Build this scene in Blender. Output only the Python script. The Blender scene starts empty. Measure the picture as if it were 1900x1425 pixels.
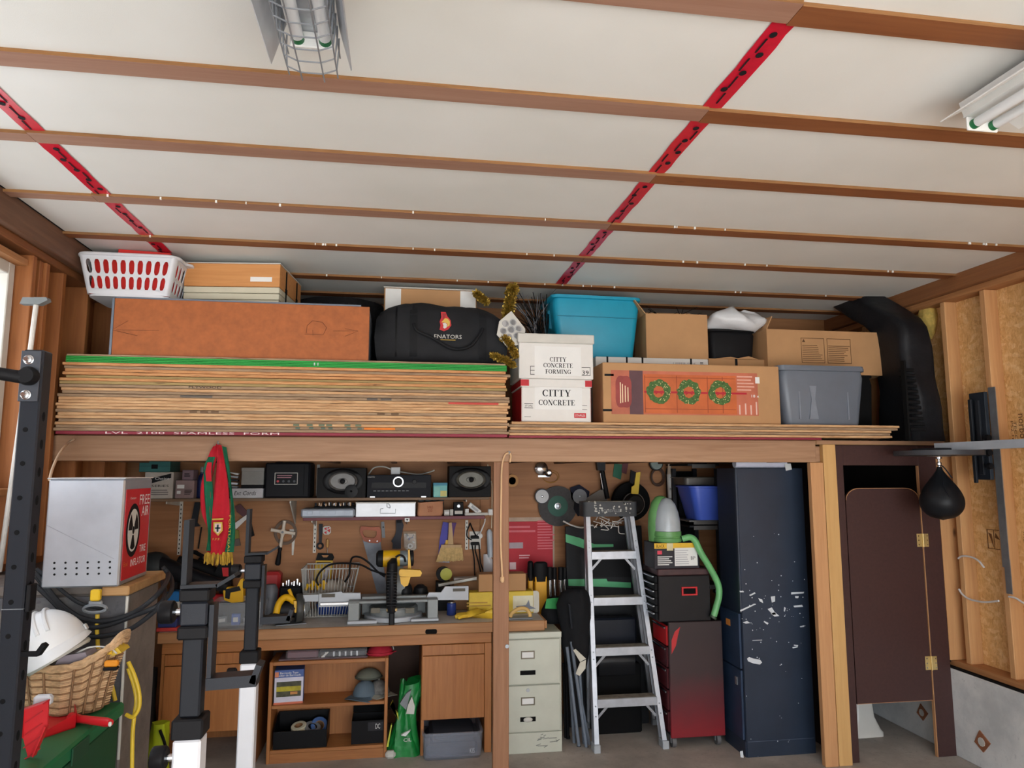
import bpy, bmesh, math, random
from mathutils import Vector, Matrix, Euler
random.seed(7)
sc = bpy.context.scene
COL = sc.collection
PI = math.pi
R = math.radians
# ---------------------------------------------------------------- camera, sky, daylight, exposure
F, EYE, YAW, PITCH = 1318.0, 1.78, R(8.9), R(7.0)
cd = bpy.data.cameras.new('camera'); cam = bpy.data.objects.new('camera', cd); COL.objects.link(cam)
cd.sensor_fit = 'HORIZONTAL'; cd.sensor_width = 36.0; cd.lens = 36.0 * F / 1900.0
cd.clip_start = .05; cd.clip_end = 200
cam.location = (0, 0, EYE); cam.rotation_euler = (PI / 2 + PITCH, 0, -YAW)
sc.camera = cam
w = bpy.data.worlds.new('overcast_sky'); sc.world = w; w.use_nodes = True
nt = w.node_tree; bg = nt.nodes['Background']
tc = nt.nodes.new('ShaderNodeTexCoord'); sep = nt.nodes.new('ShaderNodeSeparateXYZ'); rp = nt.nodes.new('ShaderNodeValToRGB')
nt.links.new(tc.outputs['Generated'], sep.inputs[0]); nt.links.new(sep.outputs['Z'], rp.inputs[0]); nt.links.new(rp.outputs[0], bg.inputs[0])
rp.color_ramp.elements[0].color = (.93, .96, 1, 1); rp.color_ramp.elements[1].color = (.72, .85, 1, 1)
bg.inputs[1].default_value = 2.2
sd = bpy.data.lights.new('sun', 'SUN'); so = bpy.data.objects.new('sun', sd); COL.objects.link(so)
sd.energy = 17.0; sd.angle = R(2.0); sd.color = (1, .97, .92); so.rotation_euler = (R(34), 0, R(16))
ad = bpy.data.lights.new('garage_door_daylight', 'AREA'); ao = bpy.data.objects.new('garage_door_daylight', ad); COL.objects.link(ao)
ad.shape = 'RECTANGLE'; ad.size = 4.6; ad.size_y = 2.2; ad.energy = 75; ad.color = (.86, .94, 1)
ao.location = (.85, -2.45, 1.2); ao.rotation_euler = (R(104), 0, 0)
vs = sc.view_settings; vs.view_transform = 'Standard'; vs.look = 'None'; vs.gamma = 1.0; vs.use_curve_mapping = False; vs.exposure = 0.40

# ---------------------------------------------------------------- geometry of the view: pixel of the 1900x1425 frame -> point on a real plane
_f = Vector((math.sin(YAW) * math.cos(PITCH), math.cos(YAW) * math.cos(PITCH), math.sin(PITCH)))
_r = Vector((math.cos(YAW), -math.sin(YAW), 0)); _u = _r.cross(_f)
def ray(px, py): return _f + _r * ((px - 950) / F) + _u * ((712.5 - py) / F)
def P(px, py, Y):
    d = ray(px, py); return Vector((0, 0, EYE)) + d * (Y / d.y)
def PZ(px, py, Z):
    d = ray(px, py); return Vector((0, 0, EYE)) + d * ((Z - EYE) / d.z)
def PX(px, py, X):
    d = ray(px, py); return Vector((0, 0, EYE)) + d * (X / d.x)
def B(x0, y0, x1, y1, Y, z=None):
    """a front face on the plane Y: centre x, width, bottom z, height"""
    ym, xm = (y0 + y1) / 2, (x0 + x1) / 2
    a, b = P(x0, ym, Y), P(x1, ym, Y)
    t, o = P(xm, y0, Y).z, P(xm, y1, Y).z
    if z is not None: o = z
    return (a.x + b.x) / 2, b.x - a.x, o, t - o

# ---------------------------------------------------------------- materials
def lin(c):
    f = lambda u: u / 12.92 if u <= .04045 else ((u + .055) / 1.055) ** 2.4
    return tuple(f(u / 255.0) for u in c[:3]) + (1,)
def sc_(c, k): return tuple(min(1, x * k) for x in c[:3]) + (1,)
def nodes(name):
    m = bpy.data.materials.new(name); m.use_nodes = True
    return m, m.node_tree, m.node_tree.nodes['Principled BSDF']
def coords(nt, scale=(1, 1, 1), rnd=0.0):
    tc = nt.nodes.new('ShaderNodeTexCoord'); mp = nt.nodes.new('ShaderNodeMapping')
    nt.links.new(tc.outputs['Object'], mp.inputs[0]); mp.inputs['Scale'].default_value = scale
    if rnd:
        oi = nt.nodes.new('ShaderNodeObjectInfo'); mu = nt.nodes.new('ShaderNodeMath'); mu.operation = 'MULTIPLY'; mu.inputs[1].default_value = rnd
        nt.links.new(oi.outputs['Random'], mu.inputs[0])
        cb = nt.nodes.new('ShaderNodeCombineXYZ')
        for k in range(3): nt.links.new(mu.outputs[0], cb.inputs[k])
        nt.links.new(cb.outputs[0], mp.inputs['Location'])
    return mp.outputs[0]
def noise(nt, vec, s, det=4, rough=.6, dist=0):
    n = nt.nodes.new('ShaderNodeTexNoise'); n.inputs['Scale'].default_value = s; n.inputs['Detail'].default_value = det
    n.inputs['Roughness'].default_value = rough; n.inputs['Distortion'].default_value = dist
    nt.links.new(vec, n.inputs['Vector']); return n.outputs['Fac']
def ramp(nt, fac, stops, interp='LINEAR'):
    r = nt.nodes.new('ShaderNodeValToRGB'); r.color_ramp.interpolation = interp
    el = r.color_ramp.elements
    while len(el) < len(stops): el.new(.5)
    for e, (p, c) in zip(el, stops): e.position = p; e.color = c
    nt.links.new(fac, r.inputs[0]); return r.outputs[0]
def mixc(nt, fac, a, b, mode='MIX'):
    m = nt.nodes.new('ShaderNodeMix'); m.data_type = 'RGBA'; m.blend_type = mode
    for i, v in ((0, fac), (6, a), (7, b)):
        if hasattr(v, 'links') or isinstance(v, bpy.types.NodeSocket): nt.links.new(v, m.inputs[i])
        else: m.inputs[i].default_value = v
    return m.outputs[2]
def bump(nt, bs, h, strength=.3, dist=.01):
    b = nt.nodes.new('ShaderNodeBump'); b.inputs['Strength'].default_value = strength; b.inputs['Distance'].default_value = dist
    nt.links.new(h, b.inputs['Height']); nt.links.new(b.outputs[0], bs.inputs['Normal'])
_mc = {}
def mat(col, rough=.6, metal=0.0, var=.12, s=9, bmp=0.0, bs_=90, coat=0.0, name=None):
    key = (col, rough, metal, var, s, bmp, bs_, coat)
    if key in _mc: return _mc[key]
    m, nt, bs = nodes(name or 'surface_%02x%02x%02x' % tuple(col[:3]))
    c = lin(col); v = coords(nt, rnd=20.0)
    n = noise(nt, v, s, 5)
    nt.links.new(ramp(nt, n, [(.3, sc_(c, 1 - var)), (.7, sc_(c, 1 + var))]), bs.inputs['Base Color'])
    bs.inputs['Roughness'].default_value = rough; bs.inputs['Metallic'].default_value = metal; bs.inputs['Coat Weight'].default_value = coat
    if max(col) < 60: bs.inputs['Specular IOR Level'].default_value = .22
    if bmp: bump(nt, bs, noise(nt, v, bs_, 3), bmp, .004)
    _mc[key] = m; return m
def wood(name, c1, c2, axis='x', fine=42, knots=True, rough=.62, dark=None, kn=(70, 40, 20)):
    m, nt, bs = nodes(name)
    k = {'x': (.05, 1, 1), 'y': (1, .05, 1), 'z': (1, 1, .05)}[axis]
    v = coords(nt, k, rnd=31.0)
    a = noise(nt, v, fine, 6, .62, .6); b = noise(nt, v, 5, 3, .5)
    col = ramp(nt, a, [(.3, lin(c1)), (.72, lin(c2))])
    col = mixc(nt, .35, col, ramp(nt, b, [(.3, lin(c1)), (.75, lin(dark or c2))]))
    if knots:
        v2 = coords(nt, tuple(x if x == 1 else .45 for x in k), rnd=17.0)
        vo = nt.nodes.new('ShaderNodeTexVoronoi'); vo.inputs['Scale'].default_value = 3.2; nt.links.new(v2, vo.inputs['Vector'])
        kf = ramp(nt, vo.outputs['Distance'], [(.025, (1, 1, 1, 1)), (.06, (0, 0, 0, 1))])
        col = mixc(nt, kf, col, lin(kn))
    nt.links.new(col, bs.inputs['Base Color']); bs.inputs['Roughness'].default_value = rough
    bump(nt, bs, a, .15, .003); return m
def clear(name, tint=(.9, .93, .96), alpha=.22, rough=.15):
    m, nt, bs = nodes(name)
    bs.inputs['Base Color'].default_value = tuple(tint) + (1,); bs.inputs['Roughness'].default_value = rough
    bs.inputs['Alpha'].default_value = alpha; return m

pine = wood('pine_lumber', (216, 168, 116), (190, 136, 88), 'z')
pineX = wood('pine_beam', (186, 148, 116), (146, 106, 76), 'x')
pineY = wood('pine_plate', (196, 142, 92), (152, 100, 60), 'y')
pine_new = wood('new_yellow_lumber', (222, 180, 118), (204, 156, 96), 'z')
stud_brown = wood('aged_stud_lumber', (176, 112, 60), (132, 76, 38), 'z')
post_wood = wood('post_lumber', (168, 122, 90), (132, 88, 58), 'z')
oak = wood('oak_veneer', (184, 122, 66), (150, 90, 44), 'z', fine=60, knots=False, rough=.5)
oakX = wood('oak_veneer_edge', (182, 122, 68), (148, 90, 46), 'x', fine=60, knots=False, rough=.5)
wallply = wood('wall_plywood', (178, 126, 82), (140, 92, 56), 'x', fine=26)
blk = mat((16, 16, 19), .62); blk_gloss = mat((11, 11, 14), .45); blk_matte = mat((13, 13, 14), .9)
charcoal = mat((36, 39, 45), .5); rackblk = mat((32, 35, 42), .42, .0, .06, bmp=.08, bs_=400)
white = mat((226, 226, 224), .5, var=.04); offwhite = mat((205, 203, 196), .6, var=.06)
grey = mat((130, 134, 138), .55); steel = mat((176, 180, 186), .33, .85, .08); chrome = mat((200, 202, 206), .18, 1.0, .03)
galv = mat((150, 156, 162), .4, .75, .14, 14)
yellow = mat((235, 186, 26), .45, var=.06); red = mat((196, 30, 36), .45, var=.08); green = mat((18, 128, 60), .5)
card = mat((186, 142, 98), .8, var=.07, s=5); card_d = mat((152, 112, 76), .85, var=.08, s=5)
paper = mat((232, 232, 230), .75, var=.03); ink = mat((28, 28, 32), .7, var=.02); redink = mat((200, 32, 40), .6, var=.03)
blue = mat((48, 96, 190), .4, var=.06)

# ---------------------------------------------------------------- mesh building
class M:
    def __init__(s): s.v = []; s.f = []; s.mi = []; s.k = 0; s.T = None
    def add(s, vs, fs):
        n = len(s.v)
        for p in vs:
            p = Vector(p); s.v.append(s.T @ p if s.T else p)
        for f in fs: s.f.append([i + n for i in f]); s.mi.append(s.k)
        return s
    def box(s, x0, x1, y0, y1, z0, z1, b=0.0):
        if b <= 0:
            v = [(x, y, z) for x in (x0, x1) for y in (y0, y1) for z in (z0, z1)]
            return s.add(v, [(0, 1, 3, 2), (4, 6, 7, 5), (0, 4, 5, 1), (2, 3, 7, 6), (0, 2, 6, 4), (1, 5, 7, 3)])
        b = min(b, abs(x1 - x0) * .45, abs(y1 - y0) * .45, abs(z1 - z0) * .45)
        lo, hi = (x0, y0, z0), (x1, y1, z1); idx = {}; v = []
        for sx in (0, 1):
            for sy in (0, 1):
                for sz in (0, 1):
                    for a in range(3):
                        sg = (sx, sy, sz); p = []
                        for i in range(3):
                            e = hi[i] if sg[i] else lo[i]
                            p.append(e if i == a else e + (-b if sg[i] else b))
                        idx[sx, sy, sz, a] = len(v); v.append(tuple(p))
        fs = []
        for a in range(3):
            o = [i for i in range(3) if i != a]
            for e in (0, 1):
                q = []
                for c, d in ((0, 0), (0, 1), (1, 1), (1, 0)):
                    g = [0, 0, 0]; g[a] = e; g[o[0]] = c; g[o[1]] = d; q.append(idx[g[0], g[1], g[2], a])
                fs.append(q)
            for c in (0, 1):
                for d in (0, 1):
                    q = []
                    for e, ax in ((0, o[0]), (1, o[0]), (1, o[1]), (0, o[1])):
                        g = [0, 0, 0]; g[a] = e; g[o[0]] = c; g[o[1]] = d; q.append(idx[g[0], g[1], g[2], ax])
                    fs.append(q)
        for sx in (0, 1):
            for sy in (0, 1):
                for sz in (0, 1): fs.append([idx[sx, sy, sz, a] for a in range(3)])
        return s.add(v, fs)
    def cyl(s, p0, p1, r, r2=None, n=14): return s.tube([p0, p1], [r, r if r2 is None else r2], n)
    def tube(s, pts, r, n=8, closed=False):
        pts = [Vector(p) for p in pts]; L = len(pts); rs = r if isinstance(r, (list, tuple)) else [r] * L
        ring = []; up = None; base = len(s.v); vs = []; fs = []
        for i, p in enumerate(pts):
            a = pts[i - 1] if (i or closed) else p; b = pts[(i + 1) % L] if (i < L - 1 or closed) else p
            t = (b - a); t = t.normalized() if t.length > 1e-9 else Vector((0, 0, 1))
            if up is None: up = t.orthogonal().normalized()
            up = up - t * up.dot(t); up = up.normalized() if up.length > 1e-6 else t.orthogonal().normalized()
            sd = t.cross(up)
            for j in range(n):
                an = 2 * PI * j / n; vs.append(p + (up * math.cos(an) + sd * math.sin(an)) * rs[i])
        for i in range(L if closed else L - 1):
            for j in range(n):
                i2 = (i + 1) % L; fs.append((i * n + j, i * n + (j + 1) % n, i2 * n + (j + 1) % n, i2 * n + j))
        if not closed: fs.append(list(range(n))[::-1]); fs.append([(L - 1) * n + j for j in range(n)])
        return s.add(vs, fs)
    def lathe(s, prof, c=(0, 0, 0), n=24, axis='z', sx=1.0, sy=1.0):
        vs = []; fs = []; c = Vector(c)
        for r, z in prof:
            for j in range(n):
                a = 2 * PI * j / n; u, v = r * math.cos(a) * sx, r * math.sin(a) * sy
                vs.append(c + Vector({'z': (u, v, z), 'y': (u, z, v), 'x': (z, u, v)}[axis]))
        for i in range(len(prof) - 1):
            for j in range(n): fs.append((i * n + j, i * n + (j + 1) % n, (i + 1) * n + (j + 1) % n, (i + 1) * n + j))
        if prof[0][0] > 1e-6: fs.append(list(range(n)))
        if prof[-1][0] > 1e-6: fs.append([(len(prof) - 1) * n + j for j in range(n)])
        return s.add(vs, fs)
    def prism(s, pts, lo, hi, axis='y'):
        g = {'y': lambda u, v, d: (u, d, v), 'x': lambda u, v, d: (d, u, v), 'z': lambda u, v, d: (u, v, d)}[axis]
        n = len(pts); vs = [g(u, v, lo) for u, v in pts] + [g(u, v, hi) for u, v in pts]
        fs = [list(range(n)), [n + i for i in range(n)]] + [(i, (i + 1) % n, n + (i + 1) % n, n + i) for i in range(n)]
        return s.add(vs, fs)
    def ell(s, c, r, nu=16, nv=10, z0=-1.0, z1=1.0):
        if not hasattr(r, '__len__'): r = (r, r, r)
        vs = []; fs = []
        a0, a1 = math.asin(z0), math.asin(z1)
        for i in range(nv + 1):
            t = a0 + (a1 - a0) * i / nv
            for j in range(nu):
                a = 2 * PI * j / nu
                vs.append((c[0] + r[0] * math.cos(t) * math.cos(a), c[1] + r[1] * math.cos(t) * math.sin(a), c[2] + r[2] * math.sin(t)))
        for i in range(nv):
            for j in range(nu): fs.append((i * nu + j, i * nu + (j + 1) % nu, (i + 1) * nu + (j + 1) % nu, (i + 1) * nu + j))
        fs.append(list(range(nu))); fs.append([nv * nu + j for j in range(nu)])
        return s.add(vs, fs)
    def sheet(s, grid, th=0.0, d=(0, 1, 0)):
        nr, nc = len(grid), len(grid[0]); d = Vector(d) * th
        vs = [Vector(p) for row in grid for p in row]; q = lambda i, j: i * nc + j; N = nr * nc
        fs = [(q(i, j), q(i, j + 1), q(i + 1, j + 1), q(i + 1, j)) for i in range(nr - 1) for j in range(nc - 1)]
        if th:
            vs += [p + d for p in vs]; fs += [tuple(N + k for k in f[::-1]) for f in fs[:]]
            bd = [q(0, j) for j in range(nc)] + [q(i, nc - 1) for i in range(1, nr)] + [q(nr - 1, j) for j in range(nc - 2, -1, -1)] + [q(i, 0) for i in range(nr - 2, 0, -1)]
            fs += [(bd[i], bd[(i + 1) % len(bd)], N + bd[(i + 1) % len(bd)], N + bd[i]) for i in range(len(bd))]
        return s.add(vs, fs)
    def bar(s, p0, p1, w, d, ax=(1, 0, 0)):
        """a rectangular bar between two points; w is its width along ax, d its depth"""
        p0, p1 = Vector(p0), Vector(p1); t = (p1 - p0).normalized(); a = Vector(ax); a = (a - t * a.dot(t)).normalized(); b = t.cross(a)
        q = [(-1, -1), (1, -1), (1, 1), (-1, 1)]
        return s.loft([[p + a * (i * w / 2) + b * (j * d / 2) for i, j in q] for p in (p0, p1)])
    def loft(s, rings):
        """closed loops of equal length, capped at both ends"""
        n = len(rings[0]); vs = [p for r in rings for p in r]
        fs = [(i * n + j, i * n + (j + 1) % n, (i + 1) * n + (j + 1) % n, (i + 1) * n + j) for i in range(len(rings) - 1) for j in range(n)]
        fs.append(list(range(n))); fs.append([(len(rings) - 1) * n + j for j in range(n)])
        return s.add(vs, fs)
def rrect(w, h, r, n=4, cx=0, cy=0):
    o = []
    for k, (sx, sy) in enumerate(((1, 1), (-1, 1), (-1, -1), (1, -1))):
        for i in range(n + 1):
            a = PI / 2 * (k + i / n); o.append((cx + sx * (w / 2 - r) + r * math.cos(a), cy + sy * (h / 2 - r) + r * math.sin(a)))
    return o
def circ(r, n=24, cx=0, cy=0, ry=None): return [(cx + r * math.cos(2 * PI * i / n), cy + (ry or r) * math.sin(2 * PI * i / n)) for i in range(n)]
def spline(pts, n=8):
    """Catmull-Rom through the points"""
    p = [Vector(a) for a in pts]; p = [p[0] * 2 - p[1]] + p + [p[-1] * 2 - p[-2]]; o = []
    for i in range(1, len(p) - 2):
        for k in range(n):
            t = k / n; a, b, c, d = p[i - 1], p[i], p[i + 1], p[i + 2]
            o.append(.5 * ((2 * b) + (c - a) * t + (2 * a - 5 * b + 4 * c - d) * t * t + (3 * b - a - 3 * c + d) * t ** 3))
    o.append(p[-2]); return o
def obj(name, m, material, parent=None, loc=None, rot=None, ang=35):
    me = bpy.data.meshes.new(name); me.from_pydata(m.v, [], m.f)
    ms = material if isinstance(material, (list, tuple)) else [material]
    for x in ms: me.materials.append(x)
    if len(ms) > 1: me.polygons.foreach_set('material_index', m.mi)
    bm = bmesh.new(); bm.from_mesh(me); bmesh.ops.recalc_face_normals(bm, faces=bm.faces); bm.to_mesh(me); bm.free()
    me.polygons.foreach_set('use_smooth', [True] * len(me.polygons)); me.set_sharp_from_angle(angle=R(ang))
    o = bpy.data.objects.new(name, me); COL.objects.link(o)
    if parent: o.parent = parent
    if loc is not None: o.location = loc
    if rot is not None: o.rotation_euler = rot
    return o
def tag(o, label, cat, group=None):
    o['label'] = label; o['category'] = cat
    if group: o['group'] = group
    return o
def thing(name, label, cat, loc=(0, 0, 0), rz=0.0, group=None, rot=None):
    o = bpy.data.objects.new(name, None); COL.objects.link(o); o.empty_display_size = .05
    o.location = loc; o.rotation_euler = rot or (0, 0, rz)
    return tag(o, label, cat, group)
def struct(name, m, material, parent=None, ang=35):
    o = obj(name, m, material, parent, ang=ang)
    if not parent: o['kind'] = 'structure'
    return o
def dup(o, loc=None, parent=None, label=None, group=None, rot=None):
    c = o.copy(); COL.objects.link(c)
    if parent: c.parent = parent
    if loc is not None: c.location = loc
    if rot is not None: c.rotation_euler = rot
    if label: c['label'] = label
    if group: c['group'] = group
    for ch in list(o.children): dup(ch, parent=c)
    return c
FRONT = (PI / 2, 0, 0)
_tx = {}
def txt(parent, s, x, y, z, wd, ht, material, rot=FRONT, name='lettering', shear=0):
    """flat lettering fitted into wd x ht, centred on (x, y, z), facing -Y"""
    if s not in _tx:
        cu = bpy.data.curves.new('t', 'FONT'); cu.body = s; cu.align_x = 'CENTER'; cu.resolution_u = 2; cu.space_line = .85
        o = bpy.data.objects.new('t', cu); COL.objects.link(o)
        me = bpy.data.meshes.new_from_object(o.evaluated_get(bpy.context.evaluated_depsgraph_get())); bpy.data.objects.remove(o); bpy.data.curves.remove(cu)
        v = [q.co.copy() for q in me.vertices]; f = [list(p.vertices) for p in me.polygons]; bpy.data.meshes.remove(me); _tx[s] = (v, f)
    v, f = _tx[s]
    if not v: return
    x0, x1 = min(q.x for q in v), max(q.x for q in v); y0, y1 = min(q.y for q in v), max(q.y for q in v)
    me = bpy.data.meshes.new(name)
    me.from_pydata([(((q.x - (x0 + x1) / 2) * wd / (x1 - x0)) + shear * (q.y - y0) / (y1 - y0) * ht, (q.y - (y0 + y1) / 2) * ht / max(1e-6, y1 - y0), 0) for q in v], [], f)
    me.materials.append(material); o = bpy.data.objects.new(name, me); COL.objects.link(o); o.parent = parent
    o.location = (x, y, z); o.rotation_euler = rot; return o
def patch(parent, x0, x1, z0, z1, y, material, name='label', r=0):
    m = M()
    if r: m.prism(rrect(x1 - x0, z1 - z0, r, 4, (x0 + x1) / 2, (z0 + z1) / 2), y, y - .0012)
    else: m.box(x0, x1, y - .0012, y, z0, z1)
    return obj(name, m, material, parent)
def lines(parent, x0, x1, z0, z1, y, n, material, fill=.45, rag=.3, name='print_lines'):
    """rows of small print too fine to read"""
    m = M(); st = (z1 - z0) / n
    for i in range(n):
        e = x1 - (x1 - x0) * rag * random.random(); zz = z1 - st * (i + .5)
        m.box(x0, e, y - .0016, y - .0006, zz - st * fill / 2, zz + st * fill / 2)
    return obj(name, m, material, parent)
def carton(parent, w, d, h, material, name='box_body', b=.004, open_=False, t=.006):
    """a closed carton, or an open one with real walls; base at z 0, front face at y 0"""
    m = M()
    if not open_: m.box(-w / 2, w / 2, 0, d, 0, h, b)
    else:
        m.box(-w / 2, w / 2, 0, d, 0, t); m.box(-w / 2, w / 2, 0, t, t, h); m.box(-w / 2, w / 2, d - t, d, t, h)
        m.box(-w / 2, -w / 2 + t, t, d - t, t, h); m.box(w / 2 - t, w / 2, t, d - t, t, h)
    return obj(name, m, material, parent)
def tote(parent, w, d, h, material, taper=.1, rim=.018, r=.05, t=.004, name='tub'):
    """tapered open plastic tub with a rolled rim; base at z 0, centred in x, front at y 0"""
    rings = []
    def ring(k, z, o=0): return [Vector((x, y + d / 2, z)) for x, y in rrect(w * k + 2 * o, d * k + 2 * o, r * k, 4)]
    k0 = 1 - taper
    rings = [ring(k0 * .97, 0), ring(k0, .01), ring(k0 + taper * .75, h * .82), ring(1 - rim / w * 2, h - rim * 1.2), ring(1, h - rim), ring(1, h), ring(1 - rim / w * 2, h), ring(1 - rim / w * 2 - .004, h - rim), ring(k0 - .01, .012 + t)]
    return obj(name, M().loft(rings), material, parent)

def LP(t):
    """pixel on the plane Y -> the local frame of an unturned thing"""
    return lambda px, py, Y: P(px, py, Y) - t.location
# ================================================================= THE SETTING
CZ = 3.04; LX, RX = -1.84, 3.56; BY = 5.40; BEAM_Y = 4.20; DECK = 1.976
def concrete(name, c1, c2, c3, s=2.2):
    m, nt, bs = nodes(name); v = coords(nt)
    col = ramp(nt, noise(nt, v, s, 8, .65), [(.32, lin(c1)), (.55, lin(c2)), (.72, lin(c3))])
    col = mixc(nt, ramp(nt, noise(nt, v, 34, 4, .7), [(.58, (0, 0, 0, 1)), (.72, (1, 1, 1, 1))]), col, lin(c1))
    nt.links.new(col, bs.inputs['Base Color']); bs.inputs['Roughness'].default_value = .72
    bump(nt, bs, noise(nt, v, 60, 6, .7), .25, .004); return m
floor_m = concrete('concrete_floor', (152, 145, 138), (182, 174, 166), (204, 196, 188))
drive_m = concrete('driveway_concrete', (178, 174, 168), (194, 190, 184), (206, 202, 196))
pier_m = concrete('dark_stained_concrete', (66, 66, 70), (92, 92, 96), (122, 120, 120), 5)
pierb_m = concrete('brown_concrete', (96, 88, 84), (122, 114, 108), (140, 132, 124), 4)
stem_m = concrete('white_painted_concrete', (196, 200, 202), (224, 226, 226), (234, 236, 236), 3)
m = M().box(-2.1, 3.8, -2.6, 5.5, -.15, 0); struct('floor', m, floor_m)
m = M().box(-14, 16, -22, -2.6, -.2, -.03); struct('ground', m, drive_m)
# --- ceiling: roof deck, foam panels, seam tape and plywood battens
def foam():
    m, nt, bs = nodes('white_foam_board'); v = coords(nt)
    v2 = coords(nt, (2, 14, 1))
    c = ramp(nt, noise(nt, v, 1.2, 3), [(.3, lin((224, 224, 219))), (.7, lin((234, 234, 231)))])
    sp = noise(nt, v2, 16, 3, .7); sp2 = noise(nt, v, 1.1, 2)
    f = nt.nodes.new('ShaderNodeMath'); f.operation = 'MULTIPLY'; nt.links.new(ramp(nt, sp, [(.68, (0, 0, 0, 1)), (.74, (1, 1, 1, 1))]), f.inputs[0]); nt.links.new(ramp(nt, sp2, [(.5, (0, 0, 0, 1)), (.7, (1, 1, 1, 1))]), f.inputs[1])
    c = mixc(nt, f.outputs[0], c, lin((248, 248, 246)))
    c = mixc(nt, ramp(nt, noise(nt, v, 30, 2, .5), [(.83, (0, 0, 0, 1)), (.86, (.6, .6, .6, 1))]), c, lin((130, 126, 120)))
    nt.links.new(c, bs.inputs['Base Color']); bs.inputs['Roughness'].default_value = .55
    bump(nt, bs, noise(nt, v, 320, 2, .6), .12, .003); return m
foam_m = foam()
ceil = struct('ceiling', M().box(-2.1, 3.75, -2.6, 5.5, 3.065, 3.16), mat((58, 66, 76), .8))
TL, TR = -1.365, 1.05
for x0, x1 in ((-1.775, TL - .002), (TL + .002, TR - .002), (TR + .002, 3.535)):
    for y0, y1 in ((-2.55, 1.40), (1.404, 5.38)):
        obj('ceiling_panel', M().box(x0, x1, y0, y1, CZ, CZ + .022, .002), foam_m, ceil)
bat_mid = wood('pinkish_batten_plywood', (170, 132, 112), (146, 104, 84), 'x', 30, False, .7)
bat_r = wood('brown_batten_plywood', (148, 92, 54), (118, 66, 34), 'x', 30, True, .6)
edge_m = wood('plywood_edge', (158, 112, 64), (104, 66, 34), 'x', 90, False, .7)
def batten(x0, x1, yc, mm, wd=.086, th=.0135):
    m = M().box(x0, x1, yc - wd / 2, yc + wd / 2, CZ - th, CZ - .0005, .0)
    m.mi[2] = 1
    return obj('batten', m, [mm, edge_m], ceil)
ROWS = [-1.6, -1.03, -.46, .11, .68, 1.12, 1.675, 2.245, 2.795, 3.41, 3.985, 4.625, 5.08]
for i, yc in enumerate(ROWS):
    k = .02 if i % 2 else 0
    batten(-1.80, TL - .03 - k, yc, bat_r if i > 9 else bat_mid, .07)
    batten(TL - .03 - k + .002, TR - k * .6, yc + (.0 if i > 9 else -.004), bat_r if i > 9 else bat_mid)
    batten(TR - k * .6 + .002, 3.56, yc + .004, bat_r)
tape_m = mat((206, 22, 52), .28, var=.1, s=30)
def tape(x, y0, y1):
    g = []; n = max(4, int((y1 - y0) / .06))
    for j in range(n + 1):
        y = y0 + (y1 - y0) * j / n; wd = .036 + .0012 * math.sin(y * 31)
        g.append([(x + wd * u + .0015 * math.sin(y * 17), y, CZ - .0018 - .003 * abs(math.sin(y * 23 + u * 3))) for u in (-1, -.35, .35, 1)])
    t = obj('seam_tape', M().sheet(g, .0009, (0, 0, 1)), tape_m, ceil)
    m = M(); yy = y0 + .06
    while yy < y1 - .03:
        m.prism(circ(.011, 10, x + random.uniform(-.016, .016), yy, .014), CZ - .0072, CZ - .0062, 'z')
        m.prism(rrect(.006, .07, .002, 2, x + random.uniform(-.02, .02), yy + .055), CZ - .0068, CZ - .0062, 'z'); yy += .1
    obj('print', m, ink, t)
for a, b in zip(ROWS[6:], ROWS[7:]):
    if b < 4.7:
        tape(TR, a + .043, b - .043)
        if a > 1.5 and b < 4.2: tape(TL, a + .043, b - .043)
tape(TL, 4.03, 4.25)
m = M(); rg = random.Random(31)
for k in range(46): x = rg.uniform(-1.4, 3.3); y = rg.choice(ROWS[9:12]) - .045; s = rg.uniform(.002, .0048); m.box(x - s, x + s, y - .004, y + .004, CZ - .012 - s, CZ - .004)
obj('foam_crumb', m, foam_m, ceil)['kind'] = 'stuff'
# --- left wall with its lengthened window
wl = struct('wall_left', M().box(-2.01, -1.97, -2.5, .60, 0, 3.06).box(-2.01, -1.97, 3.79, 5.45, 0, 3.06).box(-2.01, -1.97, .60, 3.79, 0, 1.70).box(-2.01, -1.97, .60, 3.79, 2.80, 3.06), stud_brown)
for y in (-2.3, -1.5, -.7, .1, .55, 3.80, 3.893, 3.935, 4.122, 4.44, 4.85, 5.2):
    obj('stud', M().box(-1.97, LX - (.0 if y != 3.893 else .012), y, y + .038, 1.34 if y > 3 else 1.29, 2.86, .003), stud_brown, wl)
obj('top_plate', M().box(-1.97, -1.83, -2.5, 5.4, 2.86, 2.90, .004).box(-1.97, -1.83, -2.5, 5.4, 2.902, 2.94, .004), wood('plate_left', (150, 96, 54), (112, 66, 36), 'y'), wl)
obj('rim_board', M().box(-1.83, -1.785, -2.5, 5.4, 2.90, 3.045, .004), wood('rim_left', (126, 92, 70), (92, 64, 48), 'y'), wl)
obj('window_header', M().box(-1.97, -1.86, 0.56, 3.79, 2.80, 2.83), pineY, wl)
obj('foil_insulation', M().box(-1.965, -1.90, 2.6, 3.88, 2.835, 2.858, .008), mat((120, 116, 108), .9, var=.25, s=20), wl)
wf = struct('lengthened_window', M().box(-2.01, -1.91, .60, .66, 1.70, 2.80, .004).box(-2.01, -1.91, 3.725, 3.78, 1.70, 2.80, .004).box(-2.01, -1.91, .66, 3.725, 1.70, 1.76, .004).box(-2.01, -1.91, .66, 3.725, 2.74, 2.80, .004).box(-2.0, -1.93, 1.66, 1.71, 1.76, 2.74, .004).box(-2.0, -1.93, 2.43, 2.48, 1.76, 2.74, .004).box(-2.0, -1.93, 3.27, 3.32, 1.76, 2.74, .004), offwhite)  # far end is real; unseen near length added to light the right wall
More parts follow.
